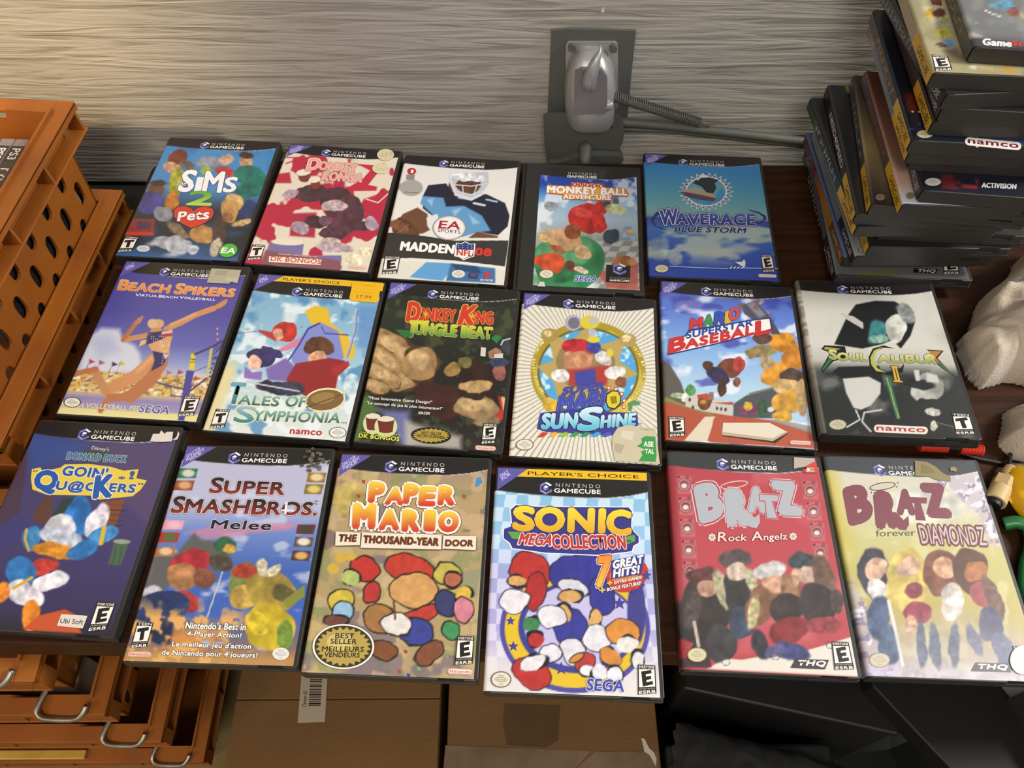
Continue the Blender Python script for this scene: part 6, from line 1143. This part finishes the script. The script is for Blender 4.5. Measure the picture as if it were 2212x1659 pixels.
b2, cx, cyy, ht = carton(-0.083, 0.177, 0.02, 0.42, -0.415, 'brown cardboard box with shiny packing tape and a dark stain, beside the barcoded box', 0, .30)
def flat(bx, name, pts, m, dz, c=(0, 0)):
    bm = newbm(); P = [at(u, v, -0.415) for u, v in pts]; prism(bm, [(p.x - cx, p.y - cyy) for p in P], ht + dz, ht + dz + .0002); o = obj(name, bm, m, bx); return o
flat(b2, 'tape', [(962, 1610), (1276, 1622), (1240, 1662), (1225, 1700), (955, 1700)], M['tape'], .0003)
flat(b2, 'tape', [(1285, 1624), (1421, 1622), (1423, 1700), (1235, 1700), (1245, 1660)], M['tape'], .0004)
flat(b2, 'stain', [(1090, 1520), (1210, 1524), (1205, 1600), (1180, 1615), (1095, 1610), (1086, 1560)], mat('damp_cardboard', '50361a', .8, noise=(20, '5c4020', 5)), .0002)
flat(b2, 'torn_paper', [(1385, 1594), (1392, 1596), (1402, 1616), (1412, 1625), (1418, 1640), (1416, 1655), (1404, 1632), (1392, 1624)], M['paper'], .0007)

# ---------------------------------------------------------------- black things under the right half
a, b = at(1940, 1588, -0.315), at(1500, 1493, -0.315); ang = math.atan2(a.y - b.y, a.x - b.x)
r = empty('storage_box', (a.x, a.y, -0.615), ang, 'large plain black lidded box under the front right of the table', 'storage box')
bm = newbm(); box(bm, -.235, 0, .002, .24, 0, .292, .004); obj('body', bm, M['black'], r)
bm = newbm(); box(bm, -.237, .002, 0, .242, .286, .300, .003); obj('lid', bm, M['black'], r)
P = [at(1885, 1482, -0.283), at(2055, 1662, -0.283), at(2330, 1700, -0.283), at(2168, 1486, -0.283)]
back = [Vector((P[3].x, P[3].y + .16, 0)), Vector((P[0].x, P[0].y + .12, 0))]
bm = newbm(); prism(bm, [(p.x, p.y) for p in (P[0], P[1], P[2], P[3])] + [(p.x, p.y) for p in back], -0.3145, -0.283, bev=.002)
tag(obj('black_board', bm, M['black']), 'flat black board lying slanted on the black storage box', 'board')
P = [at(2176, 1490, -0.24), at(2330, 1760, -0.24), at(2600, 1700, -0.24), at(2500, 1480, -0.24)]
bm = newbm(); prism(bm, [(p.x + .022, p.y) for p in P], -0.615, -0.24, bev=.003)
tag(obj('dark_bin', bm, mat('dark_grey_plastic', '2a2b2c', .5)), 'tall dark grey bin at the right edge beside the black board', 'bin')
# crumpled black cloth in front of the black box
def heap(name, poly, z, hmax, m, seed, fold=18, n=70, edge=.02, wave=1.0, fold_dir=(1, .3)):
    """soft heap over a world-space outline: height from the distance to the outline plus folds"""
    P = np.array([(p.x, p.y) for p in poly]); lo, hi = P.min(0), P.max(0); xs = np.linspace(lo[0], hi[0], n); ys = np.linspace(lo[1], hi[1], n)
    X, Y = np.meshgrid(xs, ys); ins = np.zeros(X.shape, bool); D = np.full(X.shape, 9.0); k = len(P)
    for i in range(k):
        (ax, ay), (bx, by) = P[i], P[(i + 1) % k]
        if ay != by: ins ^= ((ay > Y) != (by > Y)) & (X < (bx - ax) * (Y - ay) / (by - ay) + ax)
        L = (bx - ax) ** 2 + (by - ay) ** 2 + 1e-12; t = np.clip(((X - ax) * (bx - ax) + (Y - ay) * (by - ay)) / L, 0, 1); D = np.minimum(D, np.hypot(X - ax - t * (bx - ax), Y - ay - t * (by - ay)))
    h = np.sqrt(np.clip(D / edge, 0, 1) * (2 - np.clip(D / edge, 0, 1)))
    nz = vnoise(X * 1000 + 3000, Y * 1000 + 3000, 45, seed, 3); n2 = vnoise(X * 1000 + 3000, Y * 1000 + 3000, 30, seed + 5, 2)
    ridge = 1 - np.abs(np.sin((X * fold_dir[0] + Y * fold_dir[1]) * fold * 2 + nz * 7)) ** 0.8
    H = hmax * h * (.62 + .22 * nz + .34 * wave * (ridge - .4))
    bm = newbm(); top = {}; 
    for j in range(n):
        for i in range(n):
            if ins[j, i] or D[j, i] < (hi - lo).max() / n * 1.1: top[j, i] = bm.verts.new((X[j, i] + (nz[j, i] - .5) * .012, Y[j, i] + (n2[j, i] - .5) * .012, z + (max(H[j, i], .0005) if ins[j, i] else .0005)))
    for j in range(n - 1):
        for i in range(n - 1):
            q = [(j, i), (j, i + 1), (j + 1, i + 1), (j + 1, i)]
            if all(a in top for a in q): bm.faces.new([top[a] for a in q])
    bmesh.ops.smooth_vert(bm, verts=bm.verts[:], factor=.5, use_axis_x=True, use_axis_y=True, use_axis_z=False); bmesh.ops.smooth_vert(bm, verts=bm.verts[:], factor=.5, use_axis_x=True, use_axis_y=True, use_axis_z=True)
    bmesh.ops.smooth_vert(bm, verts=[v for v in bm.verts if v.is_boundary], factor=.6, use_axis_x=True, use_axis_y=True, use_axis_z=False)
    ext = bmesh.ops.extrude_face_region(bm, geom=bm.faces[:]); vs = [g for g in ext['geom'] if isinstance(g, bmesh.types.BMVert)]
    for v in top.values():
        if v.is_valid: v.co.z = z
    o = obj(name, bm, m, None, True); return o
Pz = [at(u, v, -0.40) for u, v in ((1462, 1560), (1560, 1590), (1640, 1612), (1760, 1640), (1900, 1690), (1500, 1760), (1440, 1690), (1455, 1600))]
bm = newbm(); box(bm, 0.182, 0.38, -0.02, 0.165, -0.615, -0.40, .004); tag(obj('black_carton', bm, M['black']), 'low black carton under the crumpled black cloth', 'box')
tag(heap('black_cloth', Pz, -0.3995, .045, M['cloth_black'], 3, 22, 46), 'crumpled black cloth below the table beside the cardboard', 'cloth')
bm = newbm(); box(bm, 0.182, 1.3, -0.8, 0.9, -0.6149, -0.611, .001); tag(obj('floor_shade_sheet', bm, M['black']), 'black sheet added as shade on the floor under the right half of the table', 'dark sheet')  # added sheet: darkness of the floor put in as black colour
# ================================================================ opener fitting on the wall
NW = Vector((math.sin(WALL_A), -math.cos(WALL_A), 0)); UW = Vector((math.cos(WALL_A), math.sin(WALL_A), 0)); ZW = Vector((0, 0, 1))
fr = empty('window_opener', on_wall(1275, 250, 0.0), WALL_A, 'grey metal opener fitting with lever, spring and rod on the wall', 'metal fitting')
FI = Matrix.Translation(fr.location) @ Matrix.Rotation(WALL_A, 4, 'Z'); FI = FI.inverted()
def wl(u, v, off): return FI @ on_wall(u, v, off)                 # photo pixel -> fitting frame (x along the wall, y into it, z up)
def wall_prism(name, pts, off, th, m, bev=.0008, parent=fr):
    """outline on a plane parallel to the wall, at distance off, th thick (towards the wall)"""
    P = [wl(u, v, off) for u, v in pts]; bm = newbm()
    prism(bm, [(p.x, p.z) for p in P], 0, th, Matrix.Translation((0, -off, 0)) @ Matrix(((1, 0, 0, 0), (0, 0, 1, 0), (0, 1, 0, 0), (0, 0, 0, 1))), bev)
    return obj(name, bm, m, parent)
wall_prism('backing_plate', [(1191, 66), (1230, 63), (1374, 67), (1364, 160), (1355, 262), (1183, 246)], .004, .004, M['iron'], .0006)
def round_rect(u0, u1, v0, v1, r, n=5):
    out = []
    for cx, cyy, a0 in ((u1 - r, v0 + r, -90), (u1 - r, v1 - r, 0), (u0 + r, v1 - r, 90), (u0 + r, v0 + r, 180)):
        for k in range(n + 1): a = math.radians(a0 + 90 * k / n); out.append((cx + r * math.cos(a), cyy + r * math.sin(a)))
    return out
wall_prism('mounting_flange', round_rect(1222, 1335, 92, 236, 8), .008, .004, M['zinc'])
# cast housing: rounded shoulders, flat front
bm = newbm(); rows = []
secs = [(100, .30, .012), (112, .62, .020), (128, .82, .027), (150, .94, .033), (180, 1.0, .036), (215, 1.0, .036), (238, .97, .036), (248, .88, .034)]
for v, k, dep in secs:
    cl, cr_ = wl(1219 + (1 - k) * 55, v, .008), wl(1330 - (1 - k) * 55, v, .008); c = (cl + cr_) / 2; hw = (cr_.x - cl.x) / 2; z = c.z
    rows.append([bm.verts.new((c.x + hw * math.copysign(abs(math.cos(t)) ** .55, math.cos(t)), -.006 - dep * math.sin(t) ** .7 if math.sin(t) > 0 else -.006, z)) for t in np.linspace(0, math.pi, 15)])
for a_, b_ in zip(rows[:-1], rows[1:]):
    for i in range(14): bm.faces.new((a_[i], a_[i + 1], b_[i + 1], b_[i]))
bm.faces.new(rows[0]); bm.faces.new(rows[-1][::-1])
for q in rows: pass
o = obj('housing', bm, M['zinc'], fr); smooth_by_angle(o, 50)
wall_prism('front_face', [(1242, 158), (1258, 150), (1300, 152), (1312, 168), (1312, 225), (1306, 246), (1240, 248)], .0445, .006, mat('worn_grey_metal', '7f7c80', .5, .5, noise=(20, '757276', 4)), .0012)
for u, v in ((1236, 105), (1325, 107)):
    q = wl(u, v, .012); bm = newbm(); prism(bm, [(q.x + .0042 * math.cos(t), q.z + .0042 * math.sin(t)) for t in np.linspace(0, 2 * math.pi, 14, endpoint=False)], 0, .005, Matrix.Translation((0, -.0125, 0)) @ Matrix(((1, 0, 0, 0), (0, 0, 1, 0), (0, 1, 0, 0), (0, 0, 0, 1))), .0008)
    s = obj('screw', bm, M['iron'], fr)
# lever: a curved beak, thick below and pointed above
bm = newbm(); pts = [wl(1274, 190, .046), wl(1273, 184, .050), wl(1274, 172, .053), wl(1280, 152, .054), wl(1288, 130, .052), wl(1295, 112, .048), wl(1299, 96, .044)]
tube(bm, curve_pts([pts[0], pts[1], pts[2], pts[3], pts[4], pts[5], pts[6]], 4), [.0035, .005, .0062, .0070, .0074, .0076, .0077, .0077, .0077, .0075, .0072, .0070, .0066, .0062, .0058, .0053, .0048, .0042, .0036, .0030, .0024, .0018, .0012, .0006, .0003][:25], 14)
obj('lever', bm, M['zinc'], fr, True)
# bolt, spring, rod
bm = newbm(); q = wl(1313, 228, .040); box(bm, q.x - .006, q.x + .006, q.y - .004, q.y + .004, q.z - .005, q.z + .005, .003); obj('hook', bm, M['zinc'], fr, True)
s0, s1 = wl(1326, 208, .026), wl(1514, 266, .020); ax = (s1 - s0); L = ax.length; ax.normalize(); e1 = ax.cross(Vector((0, 1, 0))).normalized(); e2 = ax.cross(e1); N = 40
bm = newbm(); tube(bm, [s0 + ax * (L * k / (N * 8)) + (e1 * math.cos(2 * math.pi * k / 8) + e2 * math.sin(2 * math.pi * k / 8)) * .0053 for k in range(N * 8)], .00095, 5)
tube(bm, [s0 - ax * .008, s0 + ax * .002], .0016, 6); tube(bm, [s1 - ax * .002, s1 + ax * .004, s1 + ax * .012 + Vector((0, 0, -.001))], .0011, 6)
obj('spring', bm, M['iron'], fr, True)
bm = newbm(); tube(bm, curve_pts([wl(1318, 262, .016), wl(1420, 270, .018), wl(1540, 283, .018), wl(1640, 294, .018), wl(1790, 312, .018)], 5), .0052, 10)
tube(bm, curve_pts([wl(1325, 278, .013), wl(1450, 284, .013), wl(1560, 296, .013), wl(1790, 322, .013)], 5), .0028, 8); obj('rod', bm, M['iron'], fr, True)
# pivot bracket below, with its lip and stud
arc = [(1335 + 17 * math.cos(t) - 4, 285 + 38 * math.sin(t)) for t in np.linspace(-1.35, 1.2, 9)]
wall_prism('pivot_bracket', [(1174, 249), (1200, 245), (1306, 248)] + arc + [(1346, 338), (1182, 350), (1176, 310)], .024, .0035, M['iron'])
wall_prism('bracket_lip', [(1184, 354), (1205, 352), (1230, 345), (1255, 336), (1300, 336), (1338, 338), (1347, 344), (1344, 353), (1325, 356), (1280, 352), (1240, 352)], .036, .010, M['iron'], .0012)
q = wl(1264, 322, .03)
bm = newbm(); tube(bm, [q + Vector((0, .012, 0)), q + Vector((0, -.002, -.001)), q + Vector((0, -.012, -.004)), q + Vector((0, -.018, -.012))], [.0085, .0075, .0070, .0068], 14); obj('pivot_stud', bm, M['iron'], fr, True)
q = wl(1317, 272, .0245); bm = newbm(); prism(bm, [(q.x + .0032 * math.cos(t), q.z + .0032 * math.sin(t)) for t in np.linspace(0, 2 * math.pi, 12, endpoint=False)], 0, .002, Matrix.Translation((0, -.0256, 0)) @ Matrix(((1, 0, 0, 0), (0, 0, 1, 0), (0, 1, 0, 0), (0, 0, 0, 1)))); obj('rivet', bm, M['black'], fr)
bm = newbm(); q = wl(1265, 253, .026); box(bm, q.x - .011, q.x + .011, q.y - .006, q.y + .004, q.z - .004, q.z + .004, .001); obj('bushing', bm, M['brass'], fr)
p = on_wall(1302, 20, .001); 

# ================================================================ pile of cases on the right
def spine_sheet(root, bands, texts):
    V, F, C, n = [], [], [], [0]
    def add(xy, tris, cols, lift):
        x = -0.0680 - lift; V.append(np.column_stack([np.full(len(xy), x), 0.0935 - xy[:, 0], xy[:, 1]])); F.append(np.asarray(tris) + n[0]); C.append(cols); n[0] += len(xy)
    for a, b, c in bands: add(np.array([(a, .0016), (b, .0016), (b, .0121), (a, .0121)]), [(0, 1, 2), (0, 2, 3)], np.tile(h2(c), (4, 1)), 0)
    for s, a, b, c, bo in texts:
        v0, _ = glyph(s, 0.0); v, t = glyph(s, bo); u = (v - v0.min(0)) / (v0.max(0) - v0.min(0)); add(np.stack([a + u[:, 0] * (b - a), .0038 + u[:, 1] * .0062], 1), t, np.tile(h2(c), (len(v), 1)), .0001)
    V, F, C = np.concatenate(V), np.concatenate(F), np.concatenate(C); link('spine_sheet', make_mesh('spine_sheet', V, F, C), M['print'], root)
YB = 'c79a1e'; DK = '201e22'
def pile_case(ztop, FL, BL, label, bands, texts, cover, edge=None):
    f, b = at(*FL, ztop), at(*BL, ztop); d = (b - f); a = math.atan2(-d.x, d.y); a = max(min(a, .20), -.32)
    R = Matrix.Rotation(a, 3, 'Z'); c = f + R @ Vector((.0675, .095, 0)); 
    lim = max((c + R @ Vector((sx * .0675, .095, 0))).y - (wall_y((c + R @ Vector((sx * .0675, .095, 0))).x) - .004) for sx in (-1, 1))
    if lim > 0: c.y -= lim
    r = empty('game_case', (c.x, c.y, ztop - CT), a, label, 'video game case', 'video game cases piled on the right'); case_body(r)
    A = Art(r, step=.0022); cover(A); A.finish(); spine_sheet(r, bands, texts); return r
def plain(c, c2=None):
    def f(A): A.fill(c); (A.grad([(0, c2), (1, c)]) if c2 else None)
    return f
def plain_y(c):
    def f(A): A.fill(c); A.put(np.clip((.055 - A.W) / .006, 0, 1) * np.clip((A.U - .12) / .02, 0, 1), 'c79a12')
    return f
def sp_b(art, yb=True, title='', tc='c9c4bc', top=None):
    """usual spine: art colour, then a yellow or black band near the foot with the console's name"""
    bands = [(0, .130, art), (.130, .187, YB if yb else DK)] + ([(0, .03, top)] if top else []); tx = [('GAMECUBE', .145, .180, '2a2210' if yb else 'b5b0b4', .0)]
    if title: tx.append((title, .038, .118, tc, .01))
    return bands, tx
def cov_thq(A):
    A.crop(1720, 400, 7.542); A.fill('5a5c5c'); A.poly([(1020, 1390), (1620, 1400), (1620, 1450), (1020, 1460)], '66662c', 6); A.crop(1960, 560, 3.77)
    A.vp([(52, 72), (250, 80), (235, 116), (48, 108)], '1a1818'); A.T('THQ', (80, 108), (222, 112), (12, -28), 'b5b3b0', .05); esrb(A, [(290, -10), (412, -5), (425, 122), (296, 118)], 'E', 'EVERYONE')
def cov_midway(A):
    A.crop(1720, 400, 7.542); A.fill('6d7172'); A.grad([(.9, '6d7172'), (1, '8b8f8e')]); seal(A, 1125, 1052, 112, 54, '8c8870', '3c3a30'); A.crop(1700, 260, 4.32)
    A.T('MIDWAY', (1435, 1200), (1640, 1208), (6, -30), '1f2022', .04); A.ve(1375, 1192, 48, 20, '7c3438', 0); A.ve(1375, 1192, 34, 11, '6d7172', 0); A.T('M', (1355, 1204), (1398, 1206), (4, -24), '7c3438', .03); A.vp([(1670, 1160), (1860, 1160), (1850, 1215), (1680, 1210)], '2a2b2e')
def cov_act(A):
    A.crop(1940, 200, 5.926); A.grad([(0, '1a1b22'), (1, '1b1c28')]); A.poly([(560, 1050), (700, 1050), (800, 1240), (560, 1225)], '5e1f26', 8); A.poly([(820, 1180), (1000, 1190), (1000, 1100), (1020, 1100), (1015, 1225), (830, 1215)], '7c2630', 5); A.stroke([(730, 1060), (830, 1240)], 12, '5e1f26', 6); A.stroke([(700, 1060), (780, 1240)], 6, '14141a', 4)
    seal(A, 447, 1142, 102, 50, 'd6d4cc', '8a8880'); A.T('ACTIVISION', (1072, 1212), (1508, 1232), (6, -60), 'e6e6e4', .05)
def cov_namco(A):
    A.crop(1940, 200, 5.926); A.fill('131b2c'); A.poly([(1150, 560), (1700, 600), (1700, 800), (1000, 720)], '2c3f70', 50); A.poly([(80, 0), (420, 0), (430, 180), (140, 250)], '5c1417', 8)
    A.ell(1400, 440, 130, 100, 'b3201a', 0, 60); A.poly([(1250, 440), (1330, 320), (1520, 340), (1480, 600), (1290, 560)], 'b8241c', 30); A.ell(1480, 330, 50, 26, 'b8a020', 0, 10)
    for p in ([(195, 350), (190, 470)], [(275, 350), (275, 470)], [(700, 410), (690, 540), (740, 600), (780, 590), (790, 420)], [(460, 380), (700, 410)]): A.stroke(p, 5, '2c4a78', 3)
    for x, y in ((352, 430), (440, 438), (187, 243), (272, 245), (850, 490), (935, 497), (852, 550)): A.vp([(x - 16, y - 11), (x + 15, y - 10), (x + 16, y + 11), (x - 15, y + 10)], 'dcdcd6')
    for y in (380, 440, 502, 563, 688): A.ve(1013, y, 22, 14, 'c9b070')
    A.T('Two great games in one package!', (832, 462), (1512, 532), (2, -22), 'c9b43c', .01); A.T('Deux excellents jeux dans un seul ensemble', (778, 524), (1650, 612), (2, -22), 'c9bc8c', .01)
    capsule(A, (857, 618), (1578, 690), 52, 'namco', '6a1428', 'e2ddd2', ring=False, b=.03); seal(A, 345, 530, 108, 52, 'd8d2b0', '5a5640')
def cov_E(A):
    A.crop(1860, 0, 6.284); A.grad([(0, 'b3a88c'), (1, 'a39c74')]); A.speck('8a8460', 260, .52, 7, .7, .2); A.poly([(820, 80), (1100, 60), (1200, 240), (960, 300)], 'c3ba98', 40)
    A.ell(950, 150, 70, 36, 'c39c3c', 8, 12); A.ell(920, 210, 60, 36, 'c9a83c', 10, 10); A.ell(1060, 170, 80, 60, '5a2c28', 0, 30); A.ell(1120, 270, 60, 50, '8a9a5c', 10, 14); A.ell(1130, 450, 120, 56, 'a8a432', 6, 12); A.ell(1200, 580, 90, 60, '6a90ac', 0, 12); A.ell(1090, 610, 70, 40, '5c3a38', 20, 12); A.poly([(1100, 680), (1300, 640), (1480, 860), (1300, 800)], '5c5048', 60, .7)
    A.ell(1530, 905, 44, 24, 'd8d4c4', 0, 8); A.T('namco', (1600, 930), (1790, 955), (6, -40), 'c9b87c', .02); A.ell(2000, 945, 100, 26, 'c3922c', 12, 10); A.poly([(1640, 980), (2300, 1040), (2300, 1160), (1700, 1090)], 'b08a50', 40)
    A.vp([(940, 0), (1090, 0), (1100, 80), (970, 60)], '6a3a30'); esrb(A, [(955, 735), (1180, 762), (1242, 965), (1010, 945)], 'E', 'EVERYONE')
def cov_gs(A):
    A.crop(1860, 0, 6.284); A.grad([(0, '6a6c6c'), (.9, '6f7272'), (1, '424344')]); A.speck('8a8c8a', 220, .5, 9, .7, .2); A.poly([(1430, 395), (1680, 500), (1460, 490)], 'a89ea0', 8); A.ell(1900, 60, 160, 70, '5f8ca0', 0, 40); A.stroke([(1960, 0), (2060, 100)], 36, '5aa0c4', 10); A.stroke([(1680, 135), (1920, 240)], 16, 'd6d6d2', 5); A.stroke([(1460, 265), (1590, 325)], 10, 'c9b48c', 5); A.stroke([(2160, 80), (2200, 230)], 20, 'c9a86c', 6); A.ell(2080, 150, 80, 60, '7c4c40', 0, 20)
    A.poly([(1480, 520), (2400, 590), (2400, 760), (1500, 640)], '3c3d3f', 8)
    A.T('Game', (1655, 605), (2038, 632), (6, -84), 'dedcda', .05); A.T('Stop', (2048, 634), (2380, 660), (6, -84), 'c2383a', .05)
def cov_big(A):
    A.crop(1940, 200, 5.926); A.grad([(0, '6a3a30'), (.6, 'a87c68'), (.85, 'b79684'), (.93, 'b8b5b4'), (1, 'c3cad6')]); seal(A, 155, 1318, 60, 50, '8a7a64', '4a4034', gear=False); A.T('MIDWAY', (1200, 1480), (1420, 1492), (4, -26), '1f2434', .04)
C_ = [
 (0, (1803, 588), (1745, 345), 'bottom game case of the pile, black spine with small white letters', *sp_b('1c1a18', False, '~11', 'a8a49c'), plain('1c1c1e')),
 (1, (1808, 594), (1752, 335), 'grey game case with rating box at its foot, second from the pile bottom', *sp_b('4a4b4c', False), cov_thq),
 (2, (1826, 557), (1742, 288), 'low case in the pile with orange and pale blue spine', [(0, .06, '3c3568'), (.06, .11, '7c8c98'), (.11, .16, '8f8f88'), (.0, .187, 'a9701e'), (.135, .187, DK)], [('~8', .03, .10, 'b8402c', .02), ('GAMECUBE', .145, .182, 'a8a49c', 0)], plain('4a5a80')),
 (3, (1849, 554), (1768, 300), 'grey game case with black capital lettering and seal, low in the pile', *sp_b('6a7078', False), cov_midway),
 (4, (1880, 532), (1800, 262), 'case in the lower pile with dark green spine', *sp_b('2a3430', True), plain('20201f')),
 (5, (1905, 495), (1835, 215), 'case in the lower pile set back to the right, yellow spine foot showing', *sp_b('26241f', True), plain('201f1d')),
 (6, (1853, 490), (1762, 243), 'case in the lower pile with teal spine and a yellow top edge', *sp_b('2f3a3c', True, '~9', 'b0a890', '35482c'), plain_y('1b1b1c')),
 (7, (1851, 461), (1797, 222), 'game case with white capitals down its dark maroon spine', *sp_b('34292e', True, 'NEED4SPEED', 'd0ccc6', '2c3432'), plain_y('222426')),
 (8, (1884, 441), (1845, 178), 'case with a grey and beige spine and a round seal by its foot', *sp_b('3a3a3a', True, '~7', '8c8478'), lambda A: (A.grad([(0, '2a2220'), (.6, '8c7a50'), (1, '2a2226')]), A.crop(1720, 400, 7.542), seal(A, 1370, 195, 80, 56, '8c7c60', '3c3428', gear=False))),
 (9, (1952, 441), (1872, 165), 'wide case jutting left in mid pile with peach and white cover foot', *sp_b('403c3e', True, '~8', 'a83c34'), cov_big),
 (10, (1994, 411), (1925, 130), 'dark game case with white lettering and a red shape at its foot', *sp_b('1b1a1c', False, '~12', '9c9890'), cov_act),
 (11, (1972, 341), (1893, 60), 'game case in mid pile with gold letters down its black spine', *sp_b('242322', False, 'SPIDER-MAN', 'a8884c', 'a8a498'), plain('1f2020')),
 (12, (1968, 325), (1888, 62), 'case in mid pile with a pale blue spine', *sp_b('5f7488', True, '~6', '9c6a44', 'b09a98'), plain('232528')),
 (13, (1971, 303), (1895, 48), 'navy game case with white lozenge, dots and small yellow text', *sp_b('3a3634', True, '~8', 'b8843c'), cov_namco),
 (14, (2018, 262), (1935, 10), 'case above the navy one with a red and yellow spine', *sp_b('3a2420', True), plain('2a1a18')),
 (15, (2038, 232), (1960, -20), 'case in upper pile with COOL lettering on a dark spine', *sp_b('2f2c2a', False, 'COOL', 'a89c80'), plain('232323')),
 (16, (2046, 205), (1905, -40), 'case in upper pile turned sideways, plain charcoal spine', *sp_b('333538', False, '~12', '8c877a'), plain('242424')),
 (17, (2018, 157), (1935, -80), 'second case from the top of the pile with cream cover and E rating box', *sp_b('a0906c', True), cov_E),
 (18, (2105, 101), (2040, -90), 'topmost game case of the pile, grey with white and red lettering', [(0, .187, '4c4640'), (.02, .09, 'a39a8c')], [('~7', .10, .16, '8c8474', 0)], cov_gs)]
for k, FL, BL, lb, bands, tx, cv in C_: pile_case(.014 * (k + 1) + .0002 * k, FL, BL, lb, bands, tx, cv)

# ================================================================ towel, plugs and cables at the right edge
P = [at(u, v, 0.012) for u, v in ((2128, 640), (2075, 735), (2090, 790), (2130, 832), (2190, 815), (2260, 830), (2400, 800), (2480, 620), (2330, 520), (2200, 560))]
P2 = [at(u, v, 0.0) for u, v in ((2158, 905), (2150, 960), (2180, 985), (2240, 1000), (2400, 980), (2440, 900), (2330, 850), (2200, 870))]
tw = empty('towel', (at(2240, 760).x, at(2240, 760).y, 0), 0, 'beige terry towel heaped at the right edge of the table', 'towel')
h1 = heap('towel_cloth', P, 0.0005, .10, M['towel'], 4, 14, 110, .04, 1.5, (1, -.75)); h2_ = heap('towel_corner', P2, 0.0005, .05, M['towel'], 8, 16, 70, .028, 1.1)
for h in (h1, h2_): h.parent = tw; h.location = -tw.location
def cable(name, ctrl, rad, m, label, n=8):
    bm = newbm(); tube(bm, curve_pts(ctrl, n), rad, 8); return tag(obj(name, bm, m, None, True), label, 'cable')
cable('cable', [at(1985, 958, .003), at(2050, 968, .003), at(2095, 985, .003), at(2140, 996, .003), at(2205, 1004, .003), at(2300, 990, .003)], .0019, M['cable'], 'thin black cable running from the red plug to the right edge')
cable('cable', [at(2300, 880, .003), at(2215, 940, .003), at(2186, 975, .003), at(2181, 1000, .010), at(2177, 1012, .011)], .0019, M['cable'], 'black cable leading into the cream connector')
def along(name, p0, p1, prof, m, parent, seg=16):
    d = (p1 - p0); bm = newbm(); tube(bm, [p0 + d * t for t, _ in prof], [r for _, r in prof], seg); return obj(name, bm, m, parent, False)
q0, q1 = at(2122, 972, .006), at(2072, 968, .006); r = empty('plug', (q0.x, q0.y, 0), 0, 'red ribbed cable plug under the edge of the tilted case', 'plug')
for nm, a_, b_, pr, m in (('strain_relief', q0, q1, [(t / 13, .0062 if t % 2 else .0048) for t in range(14)], M['red']), ('sleeve', at(2045, 965, .006), at(1985, 962, .006), [(0, .0055), (1, .0055)], M['red']), ('collar', q1, at(2045, 965, .006), [(0, .004), (1, .004)], M['cable'])):
    o = along(nm, a_, b_, pr, m, r); o.location = -r.location
q0, q1 = at(2186, 1012, .011), at(2148, 1084, .011); r = empty('cable_connector', (q0.x, q0.y, 0), 0, 'cream ribbed cable connector with hexagonal collar at the right edge', 'connector')
L1 = lambda t: q0 + (q1 - q0) * t
for nm, a_, b_, pr, m, sg in (('strain_relief', L1(0), L1(.36), [(t / 9, .0062 if t % 2 else .0053) for t in range(10)], M['cream'], 16), ('hex_collar', L1(.34), L1(.62), [(0, .0085), (.06, .0098), (.94, .0098), (1, .0085)], M['cream'], 6), ('barrel', L1(.60), L1(1.0), [(0, .0088), (1, .0092)], M['cream'], 18), ('tip', L1(1.0), L1(1.12), [(0, .0070), (1, .0066)], M['black'], 16)):
    o = along(nm, a_, b_, pr, m, r, sg); o.location = -r.location; smooth_by_angle(o, 40)
# yellow see-through item and green loop half out of view
c = at(2238, 1080, .012); bm = newbm(); bmesh.ops.create_uvsphere(bm, u_segments=24, v_segments=14, radius=1.0)
for v in bm.verts: v.co = Vector((v.co.x * .022, v.co.y * .034, v.co.z * .012))
o = obj('scent_dispenser', bm, M['yellow_clear'], None, True); o.location = (c.x, c.y, .0125); o.rotation_euler = (0, 0, .25); tag(o, 'shiny yellow see-through oval object at the right edge', 'dispenser')
cable('green_cord', [at(2168, 1132, .006), at(2196, 1128, .010), at(2222, 1140, .010), at(2228, 1180, .007), at(2215, 1230, .006), at(2222, 1290, .006), at(2300, 1340, .006)], .0058, M['green'], 'thick glossy green cord curling in at the right edge')
p = on_wall(1302, 20, .0005); bm = newbm(); prism(bm, [(p.x - .002, p.z - .003), (p.x + .002, p.z - .003), (p.x + .0006, p.z + .004)], 0, .0008, Matrix(((1, 0, 0, 0), (0, 0, 1, p.y - .0005), (0, 1, 0, 0), (0, 0, 0, 1))))
tag(obj('paint_chip', bm, M['paper']), 'small white paint chip on the grey wall above the metal plate', 'paint chip')
